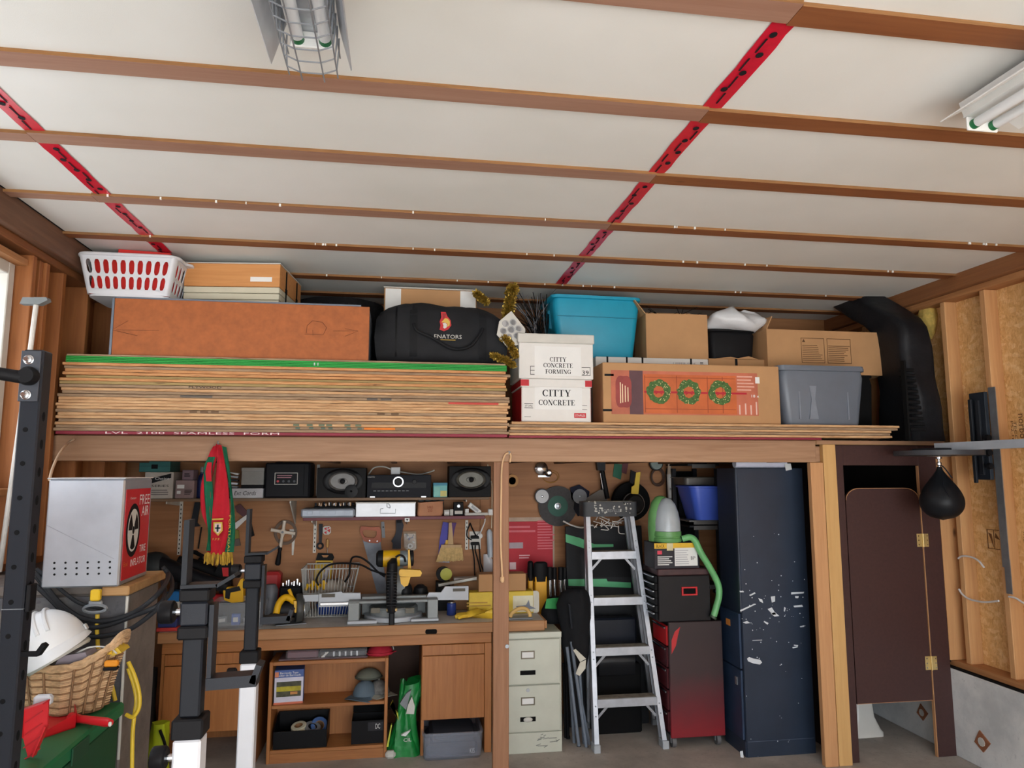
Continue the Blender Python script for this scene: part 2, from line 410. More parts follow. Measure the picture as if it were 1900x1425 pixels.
obj('pane', M().box(-1.97, -1.966, .65, 3.73, 1.75, 2.75), clear('window_glass', (.95, .98, 1), .06, .02), wf)
obj('window_sill', M().box(-1.97, -1.81, .56, 3.93, 1.665, 1.70, .005), pineY, wl)
# concrete stem wall and the pier that carries the inflator
obj('concrete_base', M().box(-1.97, -1.76, -2.5, 5.4, 0, 1.28, .008), pierb_m, wl)
pier = struct('pillar', M().box(-1.76, -1.035, 3.05, 3.40, 0, 1.305, .008).box(-1.76, -1.121, 3.05, 3.40, 1.3055, 1.342, .004), pierb_m)
obj('metal_facing', M().prism([(-1.70, 0), (-1.04, 0), (-1.04, 1.30), (-1.50, 1.30), (-1.46, 1.20), (-1.43, 1.10), (-1.45, 1.02)], 3.035, 3.05), pier_m, pier)
obj('corner_conduit', M().tube([(-1.03, 3.03, .70), (-1.035, 3.03, 1.30)], .0055), offwhite, pier)
obj('sill_plank', M().box(-1.12, -1.02, 3.0, 3.44, 1.3055, 1.342, .005), wood('sill_plank', (190, 150, 100), (150, 108, 66), 'x'), pier)
# --- back wall
bw = struct('wall_back', M().box(-2.06, 3.75, BY, 5.5, 0, 3.06), wallply)
obj('plywood_sheet', M().box(-1.9, .60, BY - .012, BY - .0005, .0, 1.9, .001), wallply, bw)
obj('plywood_sheet', M().box(.603, 3.5, BY - .012, BY - .0005, .0, 1.9, .001), wallply, bw)
# --- right wall: OSB on studs over a white concrete base
def osb():
    m, nt, bs = nodes('oriented_strand_board'); v = coords(nt, (1, 1, 1.6))
    wv = nt.nodes.new('ShaderNodeTexVoronoi'); wv.inputs['Scale'].default_value = 24
    d = nt.nodes.new('ShaderNodeMix'); d.data_type = 'RGBA'; d.blend_type = 'ADD'; d.inputs[0].default_value = .16
    nn = nt.nodes.new('ShaderNodeTexNoise'); nn.inputs['Scale'].default_value = 6; nn.inputs['Detail'].default_value = 3; nt.links.new(v, nn.inputs['Vector'])
    nt.links.new(v, d.inputs[6]); nt.links.new(nn.outputs['Color'], d.inputs[7]); nt.links.new(d.outputs[2], wv.inputs['Vector'])
    sp = nt.nodes.new('ShaderNodeSeparateColor'); nt.links.new(wv.outputs['Color'], sp.inputs[0])
    c = ramp(nt, sp.outputs[0], [(.0, lin((214, 162, 98))), (.35, lin((226, 176, 112))), (.7, lin((236, 190, 128))), (1, lin((248, 214, 160)))])
    c = mixc(nt, .5, c, ramp(nt, noise(nt, coords(nt, (1, 2.2, 1)), 26, 6, .72, 1.2), [(.34, lin((178, 120, 64))), (.5, lin((228, 178, 114))), (.68, lin((250, 220, 168)))]))
    nt.links.new(c, bs.inputs['Base Color']); bs.inputs['Roughness'].default_value = .6
    bump(nt, bs, sp.outputs[0], .2, .003); return m
osb_m = osb()
wr = struct('wall_right', M().box(3.65, 3.70, -2.5, 5.45, .5, 3.06), osb_m)
for y in (-2.2, -1.4, -.6, .2, 1.0, 1.8, 2.6, 3.02, 3.43, 3.80, 4.13, 4.55, 4.95):
    obj('stud', M().box(RX, 3.65, y, y + .04, .575, 2.90, .003), pine, wr)
obj('sill_plate', M().box(3.535, 3.66, -2.5, 5.4, .54, .578, .003), pineY, wr)
obj('sill_gasket', M().box(3.51, 3.66, -2.5, 5.4, .528, .539), blk_matte, wr)
obj('top_plate', M().box(3.545, 3.66, -2.5, 5.4, 2.90, 2.94, .003).box(3.545, 3.66, -2.5, 5.4, 2.943, 2.985, .003), pineY, wr)
obj('rim_board', M().box(3.505, 3.55, -2.5, 5.4, 2.94, 3.045, .003), wood('rim_right', (150, 98, 58), (112, 68, 38), 'y'), wr)
obj('concrete_base', M().box(3.50, 3.70, -2.5, 5.4, 0, .53, .006), stem_m, wr)
for y, z, s in ((4.02, .16, .058), (4.52, .17, .05), (3.60, .12, .05)):
    pt = obj('tie_patch', M().prism([(y - s * 1.1, z + s * .2), (y - s * .1, z - s), (y + s, z - s * .3), (y + .2 * s, z + s * 1.1)], 3.494, 3.501, 'x'), mat((150, 96, 66), .8, var=.2), wr)
    obj('plug', M().prism(circ(s * .45, 10, y, z), 3.491, 3.4945, 'x'), offwhite, pt)
# print on the OSB
pr = obj('stamp', M().box(3.648, 3.6496, 4.02, 4.026, 1.30, 1.42).box(3.648, 3.6496, 3.92, 3.926, 1.30, 1.42).box(3.648, 3.6496, 3.92, 4.026, 1.30, 1.304).box(3.648, 3.6496, 3.92, 4.026, 1.416, 1.42)
         .box(3.648, 3.6496, 3.972, 3.976, 1.30, 1.42).prism([(3.93, 1.36), (3.96, 1.40), (3.965, 1.37)], 3.648, 3.6496, 'x').prism([(3.98, 1.31), (4.015, 1.40), (3.99, 1.39)], 3.648, 3.6496, 'x'), mat((120, 76, 40), .8), wr)
stampm = mat((112, 72, 40), .8, var=.05)
SIDE = (PI / 2, 0, -PI / 2)
obj('stall_shade_panel', M().box(3.53, 3.545, 4.27, BY - .02, .56, 1.94).box(2.78, 3.53, BY - .03, BY - .02, 0, 1.94), mat((40, 34, 32), .9), wr)  # added dark sheets standing in for the shade inside the stall
obj('filler_strip', M().box(3.502, 3.648, 4.236, 4.254, .58, 1.945), pine, wr)
txt(wr, 'norbord', 3.6485, 3.70, 2.02, .20, .045, stampm, rot=(PI / 2, PI / 2, -PI / 2))
txt(wr, 'TECO\nPS2 16', 3.6485, 3.76, 2.02, .12, .04, stampm, rot=(PI / 2, PI / 2, -PI / 2))
txt(wr, 'RATED\n24/16', 3.6485, 4.02, 2.0, .10, .05, stampm, rot=(PI / 2, PI / 2, -PI / 2))
txt(wr, 'EXPOSURE 1\n7/16', 3.6485, 3.74, 1.40, .18, .04, stampm, rot=(PI / 2, PI / 2, -PI / 2))
# --- loft: beam, post, joists and deck
beam = struct('beam', M().box(-1.88, 2.622, BEAM_Y, BEAM_Y + .038, 1.836, 1.974, .003), pineX)
obj('ledger', M().box(-1.88, 3.5, BEAM_Y + .04, BEAM_Y + .076, 1.836, 1.94, .003), pineX, beam)
jo = wood('dark_joist', (120, 80, 50), (88, 56, 34), 'y')
for i in range(13):
    x = -1.7 + i * .41; obj('joist', M().box(x, x + .038, BEAM_Y + .078, BY - .01, 1.836, 1.95, .002), jo, beam)
deck = struct('loft_deck', M().box(-1.95, 3.54, BEAM_Y + .002, BY, 1.9495, 1.9745), mat((150, 116, 80), .8))
obj('front_board', M().box(2.63, 3.54, BEAM_Y - .002, BEAM_Y + .0015, 1.953, 1.976), pineX, deck)
post = struct('post', M().box(.548, .640, BEAM_Y + .0, BEAM_Y + .04, 0, 1.835, .003), post_wood)
obj('bolt', M().cyl((.628, 4.199, .78), (.628, 4.192, .78), .011), galv, post)
struct('stud_1', M().box(2.580, 2.668, BEAM_Y, BEAM_Y + .04, 0, 1.835, .003), wood('orange_stud', (216, 164, 114), (190, 136, 90), 'z'))
struct('stud_2', M().box(2.672, 2.760, BEAM_Y, BEAM_Y + .04, 0, 1.951, .003), pine_new)
# --- washroom stall of dark maroon panel
mar = mat((66, 40, 38), .55, var=.12, s=60, bmp=.05, bs_=300); tan_edge = mat((190, 140, 96), .7)
st = struct('partition', M().box(2.762, 2.83, 4.235, 4.255, 0, 1.948, .002).box(3.37, 3.50, 4.235, 4.255, 0, 1.948, .002).box(2.83, 3.37, 4.235, 4.255, 1.818, 1.948, .002), mar)
obj('side_panel', M().box(2.76, 2.775, 4.256, BY - .02, 0, 1.94), mat((60, 44, 40), .7), st)
obj('raw_edge', M().box(3.3645, 3.3695, 4.2345, 4.2555, 0, 1.815), tan_edge, st)
q_ = [R(90 * k / 8) for k in range(9)]
dr = [(2.838, .34), (3.362, .34)] + [(3.262 + .10 * math.cos(a), 1.597 + .075 * math.sin(a)) for a in q_] + [(2.938 - .10 * math.sin(a), 1.597 + .075 * math.cos(a)) for a in q_]
door = struct('door_1', M().prism(dr, 4.240, 4.257), mar)
obj('edge_band', M().prism(dr[2:] + [(3.10 + (x - 3.10) * .988, z - .0035) for x, z in dr[:1:-1]], 4.2393, 4.2400).box(2.84, 3.36, 4.2393, 4.24, .340, .3425), tan_edge, door)
brass = mat((222, 196, 132), .35, .6)
for z in (1.335, .568):
    h = obj('hinge', M().box(3.325, 3.364, 4.236, 4.2388, z - .042, z + .042, .001).box(3.368, 3.404, 4.231, 4.2345, z - .042, z + .042, .001).cyl((3.366, 4.232, z - .043), (3.366, 4.232, z + .043), .005), brass, door)
    mm = M()
    for dx in (-.03, .028):
        for dz in (-.028, 0, .028): mm.cyl((3.366 + dx, 4.2355 if dx < 0 else 4.2305, z + dz), (3.366 + dx, 4.234 if dx < 0 else 4.2295, z + dz), .004, n=8)
    obj('screw', mm, chrome, h)
struct('trim_1', M().box(-2.02, 3.70, -2.58, -2.48, 2.62, 3.06).box(-2.1, -1.7, -2.58, -2.48, 0, 2.62).box(3.4, 3.7, -2.58, -2.48, 0, 2.62), offwhite)
# ================================================================= ON THE LOFT
def edgeply(name, c1, c2, c3):
    m, nt, bs = nodes(name); v = coords(nt, (.25, 1, 5), rnd=40.0)
    c = ramp(nt, noise(nt, v, 34, 5, .7), [(.3, lin(c1)), (.5, lin(c2)), (.7, lin(c3))])
    c = mixc(nt, ramp(nt, noise(nt, coords(nt, (.12, 1, 4), rnd=9.0), 40, 3, .6), [(.64, (0, 0, 0, 1)), (.7, (1, 1, 1, 1))]), c, lin((96, 66, 40)))
    nt.links.new(c, bs.inputs['Base Color']); bs.inputs['Roughness'].default_value = .8; return m
EP = [edgeply('plywood_edge_pale', (164, 120, 80), (202, 158, 114), (222, 186, 142)), edgeply('plywood_edge_orange', (164, 104, 60), (200, 142, 92), (216, 166, 114)),
      edgeply('plywood_edge_weathered', (122, 96, 74), (156, 128, 100), (182, 156, 124)), edgeply('plywood_edge_greenish', (126, 110, 68), (162, 138, 90), (184, 156, 106))]
green_e = wood('green_edge_paint', (46, 168, 70), (34, 140, 56), 'x', 50, False); maroon_e = wood('maroon_edge_paint', (150, 40, 62), (120, 32, 48), 'x', 40, False)
SY = 4.08; SX0, SX1 = P(113, 730, SY).x, P(941, 730, SY).x
ztop = P(500, 664, SY).z; zgr = P(942, 689, SY).z
def sheet_(label, x0, x1, z0, z1, mm, y0, group=None, d=1.2):
    o = obj('plywood_sheet', M().box(-(x1 - x0) / 2, (x1 - x0) / 2, 0, d, 0, z1 - z0 - .0016, .0012), mm); o.location = ((x0 + x1) / 2, y0, z0)
    return tag(o, label, 'plywood', group)
bottom = sheet_('maroon-edged plywood sheet with white stencilling, lowest of the tall stack on the beam', SX0 - .01, SX1, DECK, DECK + .017, maroon_e, SY - .005)
ORD = 'first second third fourth fifth sixth seventh eighth ninth tenth eleventh twelfth thirteenth fourteenth fifteenth sixteenth seventeenth eighteenth nineteenth twentieth twenty-first twenty-second'.split()
n = 22; z = DECK + .017; st = (zgr - z) / n
seq = [2, 2, 0, 2, 0, 0, 2, 0, 0, 0, 0, 2, 2, 0, 2, 3, 1, 3, 1, 1, 2, 1]
for i in range(n):
    jx = random.uniform(-.012, .006) + (.018 if i in (17, 19) else 0); jr = random.uniform(-.012, .02)
    lb = ORD[i] + ' raw plywood sheet up from the maroon-edged bottom of the tall stack'
    sheet_(lb, SX0 + jx - (.012 if i < 12 else 0), SX1 + jr, z, z + st, EP[seq[i]], SY + random.uniform(-.006, .016), 'raw sheets of the tall plywood stack'); z += st
ng = 4; st = (ztop - .012 - zgr) / ng
for i in range(ng):
    o = sheet_(ORD[i] + ' green-edged plywood sheet up from the raw sheets of the tall stack', SX0 + .012, SX1 - .003, z, z + st, green_e, SY - .004, 'green-edged plywood sheets'); z += st
    if i in (1, 2): patch(o, .095, .102, .001, st - .002, -.0005, paper, 'paint_mark'); patch(o, .115, .120, .001, st - .002, -.0005, paper, 'paint_mark')
sheet_('thin grey-edged top sheet lying on the green-edged plywood', SX0 + .012, SX1 - .01, z, z + .0115, EP[2], SY + .002)
STK = z + .0122
cx = bottom.location.x
dm = mat((236, 214, 214), .7, var=.05)
txt(bottom, 'LVL  2100  SEAMLESS  FORM', P(360, 806, SY).x - cx, -.001, .0085, P(520, 806, SY).x - P(198, 806, SY).x, .012, dm)
# spray and stencil marks on the raw edges
raw = [o for o in COL.objects if o.name.startswith('plywood_sheet') and o.get('group') == 'raw sheets of the tall plywood stack']
def mark(i, px0, px1, col):
    o = raw[i]; X = P(px0, 760, SY).x - o.location.x; X1 = P(px1, 760, SY).x - o.location.x
    patch(o, X, X1, .003, .0145, -.0012, mat(col, .8, var=.1), 'paint_mark')
mark(1, 676, 734, (232, 130, 50)); mark(10, 832, 925, (196, 74, 66))
for a in (545, 570, 592, 606, 640, 660): mark(2, a, a + 11, (110, 120, 96)); mark(1, a + 4, a + 12, (96, 110, 96))
for a in (352, 372, 392, 700, 726): mark(6, a, a + 14, (110, 84, 60)); mark(11, a - 20, a, (100, 92, 84))
txt(raw[14], 'PLYWOOD', P(380, 735, SY).x - raw[14].location.x, -.0015, .009, .17, .012, ink)
# --- right, low stack of sheets
RY = 4.13; RZ0, RZ1 = P(944, 800, RY).x, P(1668, 800, RY).x
z = DECK
sheet_('maroon-edged plywood sheet, lowest of the low stack under the labelled boxes', RZ0, P(1524, 812, RY).x, z, z + .014, maroon_e, RY - .004); z += .0146
for i in range(5):
    sheet_(ORD[i] + ' raw plywood sheet up from the maroon-edged bottom of the low stack', RZ0 + random.uniform(-.004, .02), RZ1 + (-.03 if i < 3 else 0) + random.uniform(-.03, .02), z, z + .0158, EP[(0, 2, 0, 2, 0)[i]], RY + random.uniform(-.004, .006), 'sheets of the low plywood stack'); z += .0164
RTOP = z + .0004
# --- brown hardboard-fronted cabinet lying on the tall stack
cx, wd, z0, ht = B(205, 561, 685, 661, 4.12, STK)
t = thing('hardboard_chest', 'long orange-brown hardboard chest with pencil arrows lying on the green-edged stack', 'chest', (cx, 4.12, z0))
hb = mat((166, 92, 44), .65, var=.14, s=26); gmet = mat((112, 122, 136), .5, .2)
obj('front_panel', M().box(-wd / 2 + .012, wd / 2, 0, .012, 0, ht, .002), hb, t)
obj('grey_frame', M().box(-wd / 2, -wd / 2 + .0115, -.002, .42, 0, ht).box(-wd / 2 + .012, wd / 2 - .05, .013, .42, ht - .012, ht + .012).box(wd / 2 - .012, wd / 2 - .001, .013, .42, 0, ht - .013), gmet, t)
obj('body', M().box(-wd / 2 + .0125, wd / 2 - .013, .0125, .41, .002, ht - .013), card_d, t)
m = M(); pen = mat((90, 48, 24), .8)
def pl(pts): m.tube([(P(x, y, 4.12).x - cx, -.0006, P(x, y, 4.12).z - z0) for x, y in pts], .0012, 4)
pl([(295, 613), (215, 612)]); pl([(238, 595), (208, 612), (255, 623)]); pl([(565, 620), (600, 621), (606, 608), (598, 598), (580, 595), (570, 604), (568, 618)]); pl([(580, 612), (581, 623)]); pl([(618, 614), (664, 614)]); pl([(640, 610), (665, 614), (640, 624)])
obj('pencil_mark', m, pen, t)
HB = z0 + ht + .0125
# --- laundry basket with red folders
cx, wd, z0, ht = B(150, 474, 330, 553, 4.12, HB)
t = thing('laundry_basket', 'white plastic laundry basket with oval slots full of red folders', 'basket', (P(238, 500, 4.12).x, 4.09, HB))
W, D, H = P(336, 480, 4.12).x - P(147, 480, 4.12).x, .42, P(236, 474, 4.12).z - HB
def wallp(u, zz, side, k=0):
    tp = .80 + .18 * zz / H; hw, hd = W / 2 * tp - k, D / 2 * tp - k
    return {'f': (u * hw * .9, D / 2 - hd, zz), 'b': (u * hw * .9, D / 2 + hd, zz), 'l': (-hw, D / 2 + u * hd * .86, zz), 'r': (hw, D / 2 + u * hd * .86, zz)}[side]
m = M(); plast = mat((214, 216, 222), .45, var=.02)
for side, nb in (('f', 10), ('b', 10), ('l', 6), ('r', 6)):
    dd = {'f': (0, 1, 0), 'b': (0, -1, 0), 'l': (1, 0, 0), 'r': (-1, 0, 0)}[side]
    for z0_, z1_ in ((.012, .040), (H * .47, H * .53), (H * .86, H * .985)):
        m.sheet([[wallp(-1 + 2 * j / 12, zz, side) for j in range(13)] for zz in (z0_, z1_)], .004, dd)
    for r_ in ((.036, H * .475), (H * .525, H * .865)):
        for i in range(nb + 1):
            c_ = -1 + 2 * i / nb; hw = .42 / nb if 0 < i < nb else .5 / nb
            ring = []
            for s_, ww in ((r_[0], 2.1), (r_[0] + .008, 1.45), (r_[0] + .02, 1.0), (r_[1] - .02, 1.0), (r_[1] - .008, 1.45), (r_[1], 2.1)):
                ring.append([wallp(max(-1, min(1, c_ + q * hw * ww * .86)), s_, side) for q in (-1, 1)])
            m.sheet(ring, .004, dd)
# rounded corner strips
for sx, sy in ((-1, -1), (1, -1), (-1, 1), (1, 1)):
    g = []
    for zz in (.012, H * .3, H * .6, H * .985):
        a, b = Vector(wallp(sx, zz, 'f' if sy < 0 else 'b')), Vector(wallp(sy, zz, 'l' if sx < 0 else 'r')); c_ = Vector((b.x, a.y, zz))
        g.append([a * (1 - k) ** 2 + c_ * 2 * k * (1 - k) * .98 + b * k * k for k in (0, .25, .5, .75, 1)])
    m.sheet(g, .004, (-sx * .7, -sy * .7, 0))
obj('lattice_tub', m, plast, t)
obj('base', M().prism(rrect(W * .8, D * .8, .05, 4, 0, D / 2), .0, .012, 'z'), plast, t)
obj('rim', M().tube([(x, y + D / 2, H - .004 + .012 * math.cos(x / W * 6.2) * (1 if abs(x) < W * .25 else 0) + (.0)) for x, y in rrect(W * .99, D * .99, .06, 6)], .010, 8, True), plast, t)
for s in (-1, 1): obj('handle', M().prism([(s * W * .49, D * .3), (s * W * .56, D * .42), (s * W * .56, D * .58), (s * W * .49, D * .7)], H - .012, H + .002, 'z'), plast, t)
folder_m = mat((222, 46, 40), .5, var=.06)
for i, (x0, x1, y, hh, lb) in enumerate(((-.21, .20, .085, H * .93, 'red folder standing at the front slots of the laundry basket'), (-.11, .17, .16, H + .050, 'tallest red folder sticking out above the laundry basket rim'), (-.16, .20, .24, H + .030, 'red folder standing behind the tallest one in the laundry basket'))):
    f = thing('folder', lb, 'folder', t.location + Vector((0, y, .014)), rot=(R(4 if i else -5), R(2 * i), 0))
    obj('cover', M().box(x0, x1, 0, .004, 0, hh, .001).box(x0, x1, .022, .026, 0, hh, .001), folder_m, f); obj('pages', M().box(x0 + .006, x1 - .004, .005, .021, .003, hh - .006), paper, f)
f = obj('paper_sheaf', M().box(-.17, -.02, 0, .012, 0, H + .03, .001), paper, loc=t.location + Vector((-.02, .13, .014))); tag(f, 'white paper sheaf poking out of the laundry basket beside the red folders', 'paper')
# --- stack of pine-framed window sashes
cx, wd, z0, ht = B(338, 489, 521, 558, 4.27, HB)
t = thing('sash_crate', 'pine box on pale window sashes with a white sticker, on the hardboard chest', 'box', (cx, 4.27, HB), R(-6))
pale = mat((204, 198, 176), .5, var=.05); pb = wood('clear_pine_board', (216, 156, 96), (192, 126, 68), 'x')
hz = ht * .46
rk = []
for k in range(3):
    a, b = hz * k / 3, hz * (k + 1) / 3 - .003
    obj('sash', M().box(-wd / 2, wd / 2, 0, .035, a, b, .003).box(-wd / 2, wd / 2, .47, .505, a, b, .003).box(-wd / 2, -wd / 2 + .035, .036, .469, a, b, .003).box(wd / 2 - .035, wd / 2, .036, .469, a, b, .003), pale, t)
obj('front_board', M().box(-wd / 2, wd / 2, 0, .02, hz, ht, .002), pb, t)
obj('side_board', M().box(-wd / 2, -wd / 2 + .02, .021, .48, hz, ht, .002), pb, t); obj('side_board', M().box(wd / 2 - .02, wd / 2, .021, .48, hz, ht, .002), pb, t)
obj('back_board', M().box(-wd / 2, wd / 2, .481, .50, hz, ht, .002), pb, t)
obj('lid_panel', M().box(-wd / 2 - .003, wd / 2 + .003, -.003, .505, ht + .0005, ht + .006, .001), offwhite, t)
patch(t, wd / 2 - .17, wd / 2 - .045, hz + .03, hz + .058, -.0004, paper, 'sticker')
m = M()
for y in (.13, .38): m.box(wd / 2 + .0005, wd / 2 + .004, y, y + .018, .02, ht - .01).box(wd / 2 - .002, wd / 2 + .006, y - .006, y + .024, hz - .01, hz + .02)
obj('strap', m, blk_matte, t)
# --- tyre
t = thing('tyre', 'black car tyre lying flat behind the pine sash box', 'tyre', (P(626, 560, 4.95).x, 5.04, STK), 0)
rub = mat((24, 24, 27), .8, var=.2, s=30)
TR_ = .33; zc = .0
m = M().lathe([(TR_ * .62, .01), (TR_ * .72, .0), (TR_ * .93, .012), (TR_, .05), (TR_ * 1.01, .13), (TR_, .21), (TR_ * .93, .255), (TR_ * .72, .267), (TR_ * .62, .257), (TR_ * .60, .20), (TR_ * .84, .18), (TR_ * .84, .06), (TR_ * .60, .04), (TR_ * .62, .01)], n=40)
obj('carcass', m, rub, t)
m = M()
for k in range(44):
    a = 2 * PI * k / 44; m.T = Matrix.Rotation(a, 4, 'Z'); m.box(TR_ * 1.0, TR_ * 1.03, -.011, .011, .05, .21)
m.T = None; tr = obj('tread', m, rub, t); tr['kind'] = 'stuff'
t2 = dup(t, t.location + Vector((.01, -.0, .2675)), label='black car tyre stacked on another tyre behind the pine sash box')
# --- carton behind the duffle
def tapedbox(name, label, rect, Y, z, d, mm, cat='box', rz=0, hole=False):
    cx, wd, z0, ht = B(*rect, Y, z); t = thing(name, label, cat, (cx, Y, z0), rz); carton(t, wd, d, ht, mm); return t, wd, ht
t, wd, ht = tapedbox('moving_carton', 'brown carton with white end flaps standing behind the black duffle bag', (712, 537, 884, 640), 4.66, STK, .17, card)
patch(t, -wd / 2 + .008, -wd / 2 + .11, ht * .35, ht - .004, -.0003, paper, 'flap_label'); patch(t, wd / 2 - .11, wd / 2 - .006, ht * .4, ht - .004, -.0003, paper, 'flap_label')
obj('lid', M().box(-wd / 2 - .004, wd / 2 + .004, -.004, .172, ht + .001, ht + .009, .001), offwhite, t)
# --- black duffle bag with crest
cx, wd, z0, ht = B(704, 557, 934, 664, 4.24, STK)
t = thing('duffle_bag', 'black hockey duffle bag with a coloured crest on its side', 'bag', (cx, 4.42, STK))
nyl = mat((34, 35, 38), .72, var=.12, s=14, bmp=.25, bs_=24); nyl2 = mat((24, 25, 28), .7, var=.1)
DY = .2
rings = []; L = 15
def bagprof(u):
    k = min(1, .82 + .9 * u, .80 + 1.0 * (1 - u)); return k
for i in range(L + 1):
    u = i / L; x = -wd / 2 + wd * u; k = .90 + .10 * math.sin(PI * min(1, max(0, u * 1.0))) if 0 < i < L else .84
    hh = ht * (k - .10 * max(0, u - .55) * 1.6) * (1 + .02 * math.sin(9 * u)); dd = DY * (k + .03 * math.sin(7 * u))
    ring = []
    for j in range(20):
        a = 2 * PI * j / 20; ca, sa = math.cos(a), math.sin(a); e = .42
        yy = dd * math.copysign(abs(ca) ** e, ca); zz = hh / 2 + hh / 2 * math.copysign(abs(sa) ** .45, sa)
        if sa > 0: yy *= 1 - .22 * sa; 
        zz += .010 * math.sin(5 * a + 14 * u) * (sa > .2); yy += .008 * math.sin(16 * u + 3 * zz / ht)
        ring.append((x + (.03 * (1 - abs(sa)) * (-1 if i == 0 else 1 if i == L else 0)), yy, max(0, zz)))
    rings.append(ring)
obj('body', M().loft(rings), nyl, t, ang=60)
def bagfront(u, v, off=.004):
    """a point on the bag's front skin"""
    i = u * L; i0 = min(L - 1, int(i)); f = i - i0
    def col(r):
        q = sorted([p for p in r if p[1] < 0], key=lambda p: p[2]); zt = v * (q[-1][2]); 
        for a, b in zip(q, q[1:]):
            if a[2] <= zt <= b[2]: s = (zt - a[2]) / max(1e-6, b[2] - a[2]); return Vector(a).lerp(Vector(b), s)
        return Vector(q[-1])
    p = col(rings[i0]).lerp(col(rings[i0 + 1]), f); return p + Vector((0, -off, 0))
def skin(name, u0, u1, v0, v1, mm, off=.004, nu=4, nv=8):
    return obj(name, M().sheet([[bagfront(u0 + (u1 - u0) * j / nu, v0 + (v1 - v0) * k / nv, off) for j in range(nu + 1)] for k in range(nv + 1)], .003), mm, t, ang=60)
skin('end_seam', .125, .14, .03, .93, blk_gloss, .003); skin('strap', .24, .30, .02, .96, nyl2, .004); skin('strap', .80, .86, .02, .93, nyl2, .004)
obj('carry_handle', M().tube(spline([bagfront(.27, .62, .006), bagfront(.30, .50, .022), bagfront(.42, .40, .03), bagfront(.58, .25, .034), bagfront(.72, .30, .03), bagfront(.80, .5, .02), bagfront(.83, .62, .006)], 6), .010, 8), nyl2, t)
obj('zip', M().tube([bagfront(.06 + .88 * j / 12, .97, -.006) + Vector((0, .03, .004)) for j in range(13)], .004, 6), blk_gloss, t)
em = bagfront(.525, .665, .006)
cr = obj('crest', M().prism([(-.036, -.048), (-.01, -.058), (.018, -.045), (.034, -.02), (.03, .01), (.01, .034), (.0, .06), (-.03, .06), (-.026, .03), (-.036, .0), (-.03, -.02)], -.003, 0), mat((190, 34, 40), .6, var=.03), t, loc=em)
obj('helmet', M().prism([(-.026, -.004), (-.004, .022), (.012, .020), (.026, .002), (.024, -.022), (.008, -.032), (.012, -.012), (-.006, -.004)], -.0048, -.0031), mat((206, 170, 70), .5, var=.04), cr)
obj('face', M().prism([(-.018, -.01), (-.004, -.006), (.008, -.014), (.006, -.034), (-.006, -.042), (-.016, -.034), (-.012, -.026)], -.0048, -.0031), offwhite, cr)
obj('plume', M().prism([(-.018, .008), (-.006, .024), (.004, .05), (-.02, .052), (-.018, .03)], -.0048, -.0031), mat((150, 28, 34), .6), cr)
p = bagfront(.545, .44, .0085)
txt(t, 'ENATORS', p.x, p.y, p.z, .165, .024, offwhite); 
obj('underline', M().box(p.x - .045, p.x + .045, p.y - .001, p.y + .001, p.z - .022, p.z - .018), mat((196, 160, 60), .6), t)
# --- gold tinsel tufts
gold = mat((176, 146, 62), .35, .6, .4, 200); gold_d = mat((84, 70, 30), .5, .5)
def tuft(name, label, path, rad, nn, group='gold tinsel garlands'):
    base = Vector(path[0]); t = thing(name, label, 'garland', base, group=group)
    pts = spline([Vector(p) - base for p in path], 6)
    obj('cord', M().tube(pts, rad * .14, 6), gold_d, t)
    rg = random.Random(int(base.x * 999)); m = M()
    for k in range(int(nn * 1.7)):
        p = pts[rg.randrange(len(pts))]; d = Vector((rg.gauss(0, 1), rg.gauss(0, 1), rg.gauss(0, 1))).normalized(); q = p + d * rad * rg.uniform(.6, 1.1)
        s = d.orthogonal().normalized() * .0036; s.rotate(Matrix.Rotation(rg.random() * 6, 3, d)); e = p + d * rad * .25
        m.add([e - s, e + s, q + s, q - s], [(0, 1, 2, 3)])
    f = obj('tinsel_strands', m, gold, t); f['kind'] = 'stuff'; return t
tuft('tinsel_garland', 'small gold tinsel tip peeping over the top of the duffle bag', [P(884, 545, 4.5), P(893, 552, 4.5), P(902, 560, 4.5)], .032, 500)
tuft('tinsel_garland', 'tall gold tinsel bunch standing between the duffle and the wire branches', [P(940, 600, 4.55), P(944, 570, 4.55), P(948, 545, 4.55), P(952, 535, 4.5)], .045, 1300)
tuft('tinsel_garland', 'gold tinsel strand hanging over the paper snowflake', [P(934, 627, 4.19), P(942, 633, 4.18), P(950, 646, 4.18), P(957, 660, 4.17)], .028, 500)
tuft('tinsel_garland', 'gold tinsel strand lying at the corner of the green sheets', [P(914, 659, 4.14), P(926, 664, 4.12), P(938, 668, 4.11), P(952, 677, 4.10)], .026, 600)
# --- hexagonal snowflake card
t = thing('snowflake_card', 'white hexagonal card with an embossed grey flower beside the duffle bag', 'card', P(948, 612, 4.2), rot=(R(-8), R(-12), R(10)))
hx = [(P(x, y, 4.2).x - t.location.x, P(x, y, 4.2).z - t.location.z) for x, y in ((958, 577), (976, 615), (968, 640), (934, 645), (919, 616), (930, 592))]
obj('card_sheet', M().prism(hx, 0, .004), offwhite, t)
m = M(); m.lathe([(.018, -.004), (.021, -.0055), (.024, -.004)], axis='y', n=20)
for k in range(6): a = k * PI / 3; m.lathe([(.016, -.003), (.019, -.0045), (.022, -.003)], (.05 * math.cos(a), 0, .05 * math.sin(a)), axis='y', n=16)
obj('embossed_flower', m, mat((176, 176, 178), .6), t)
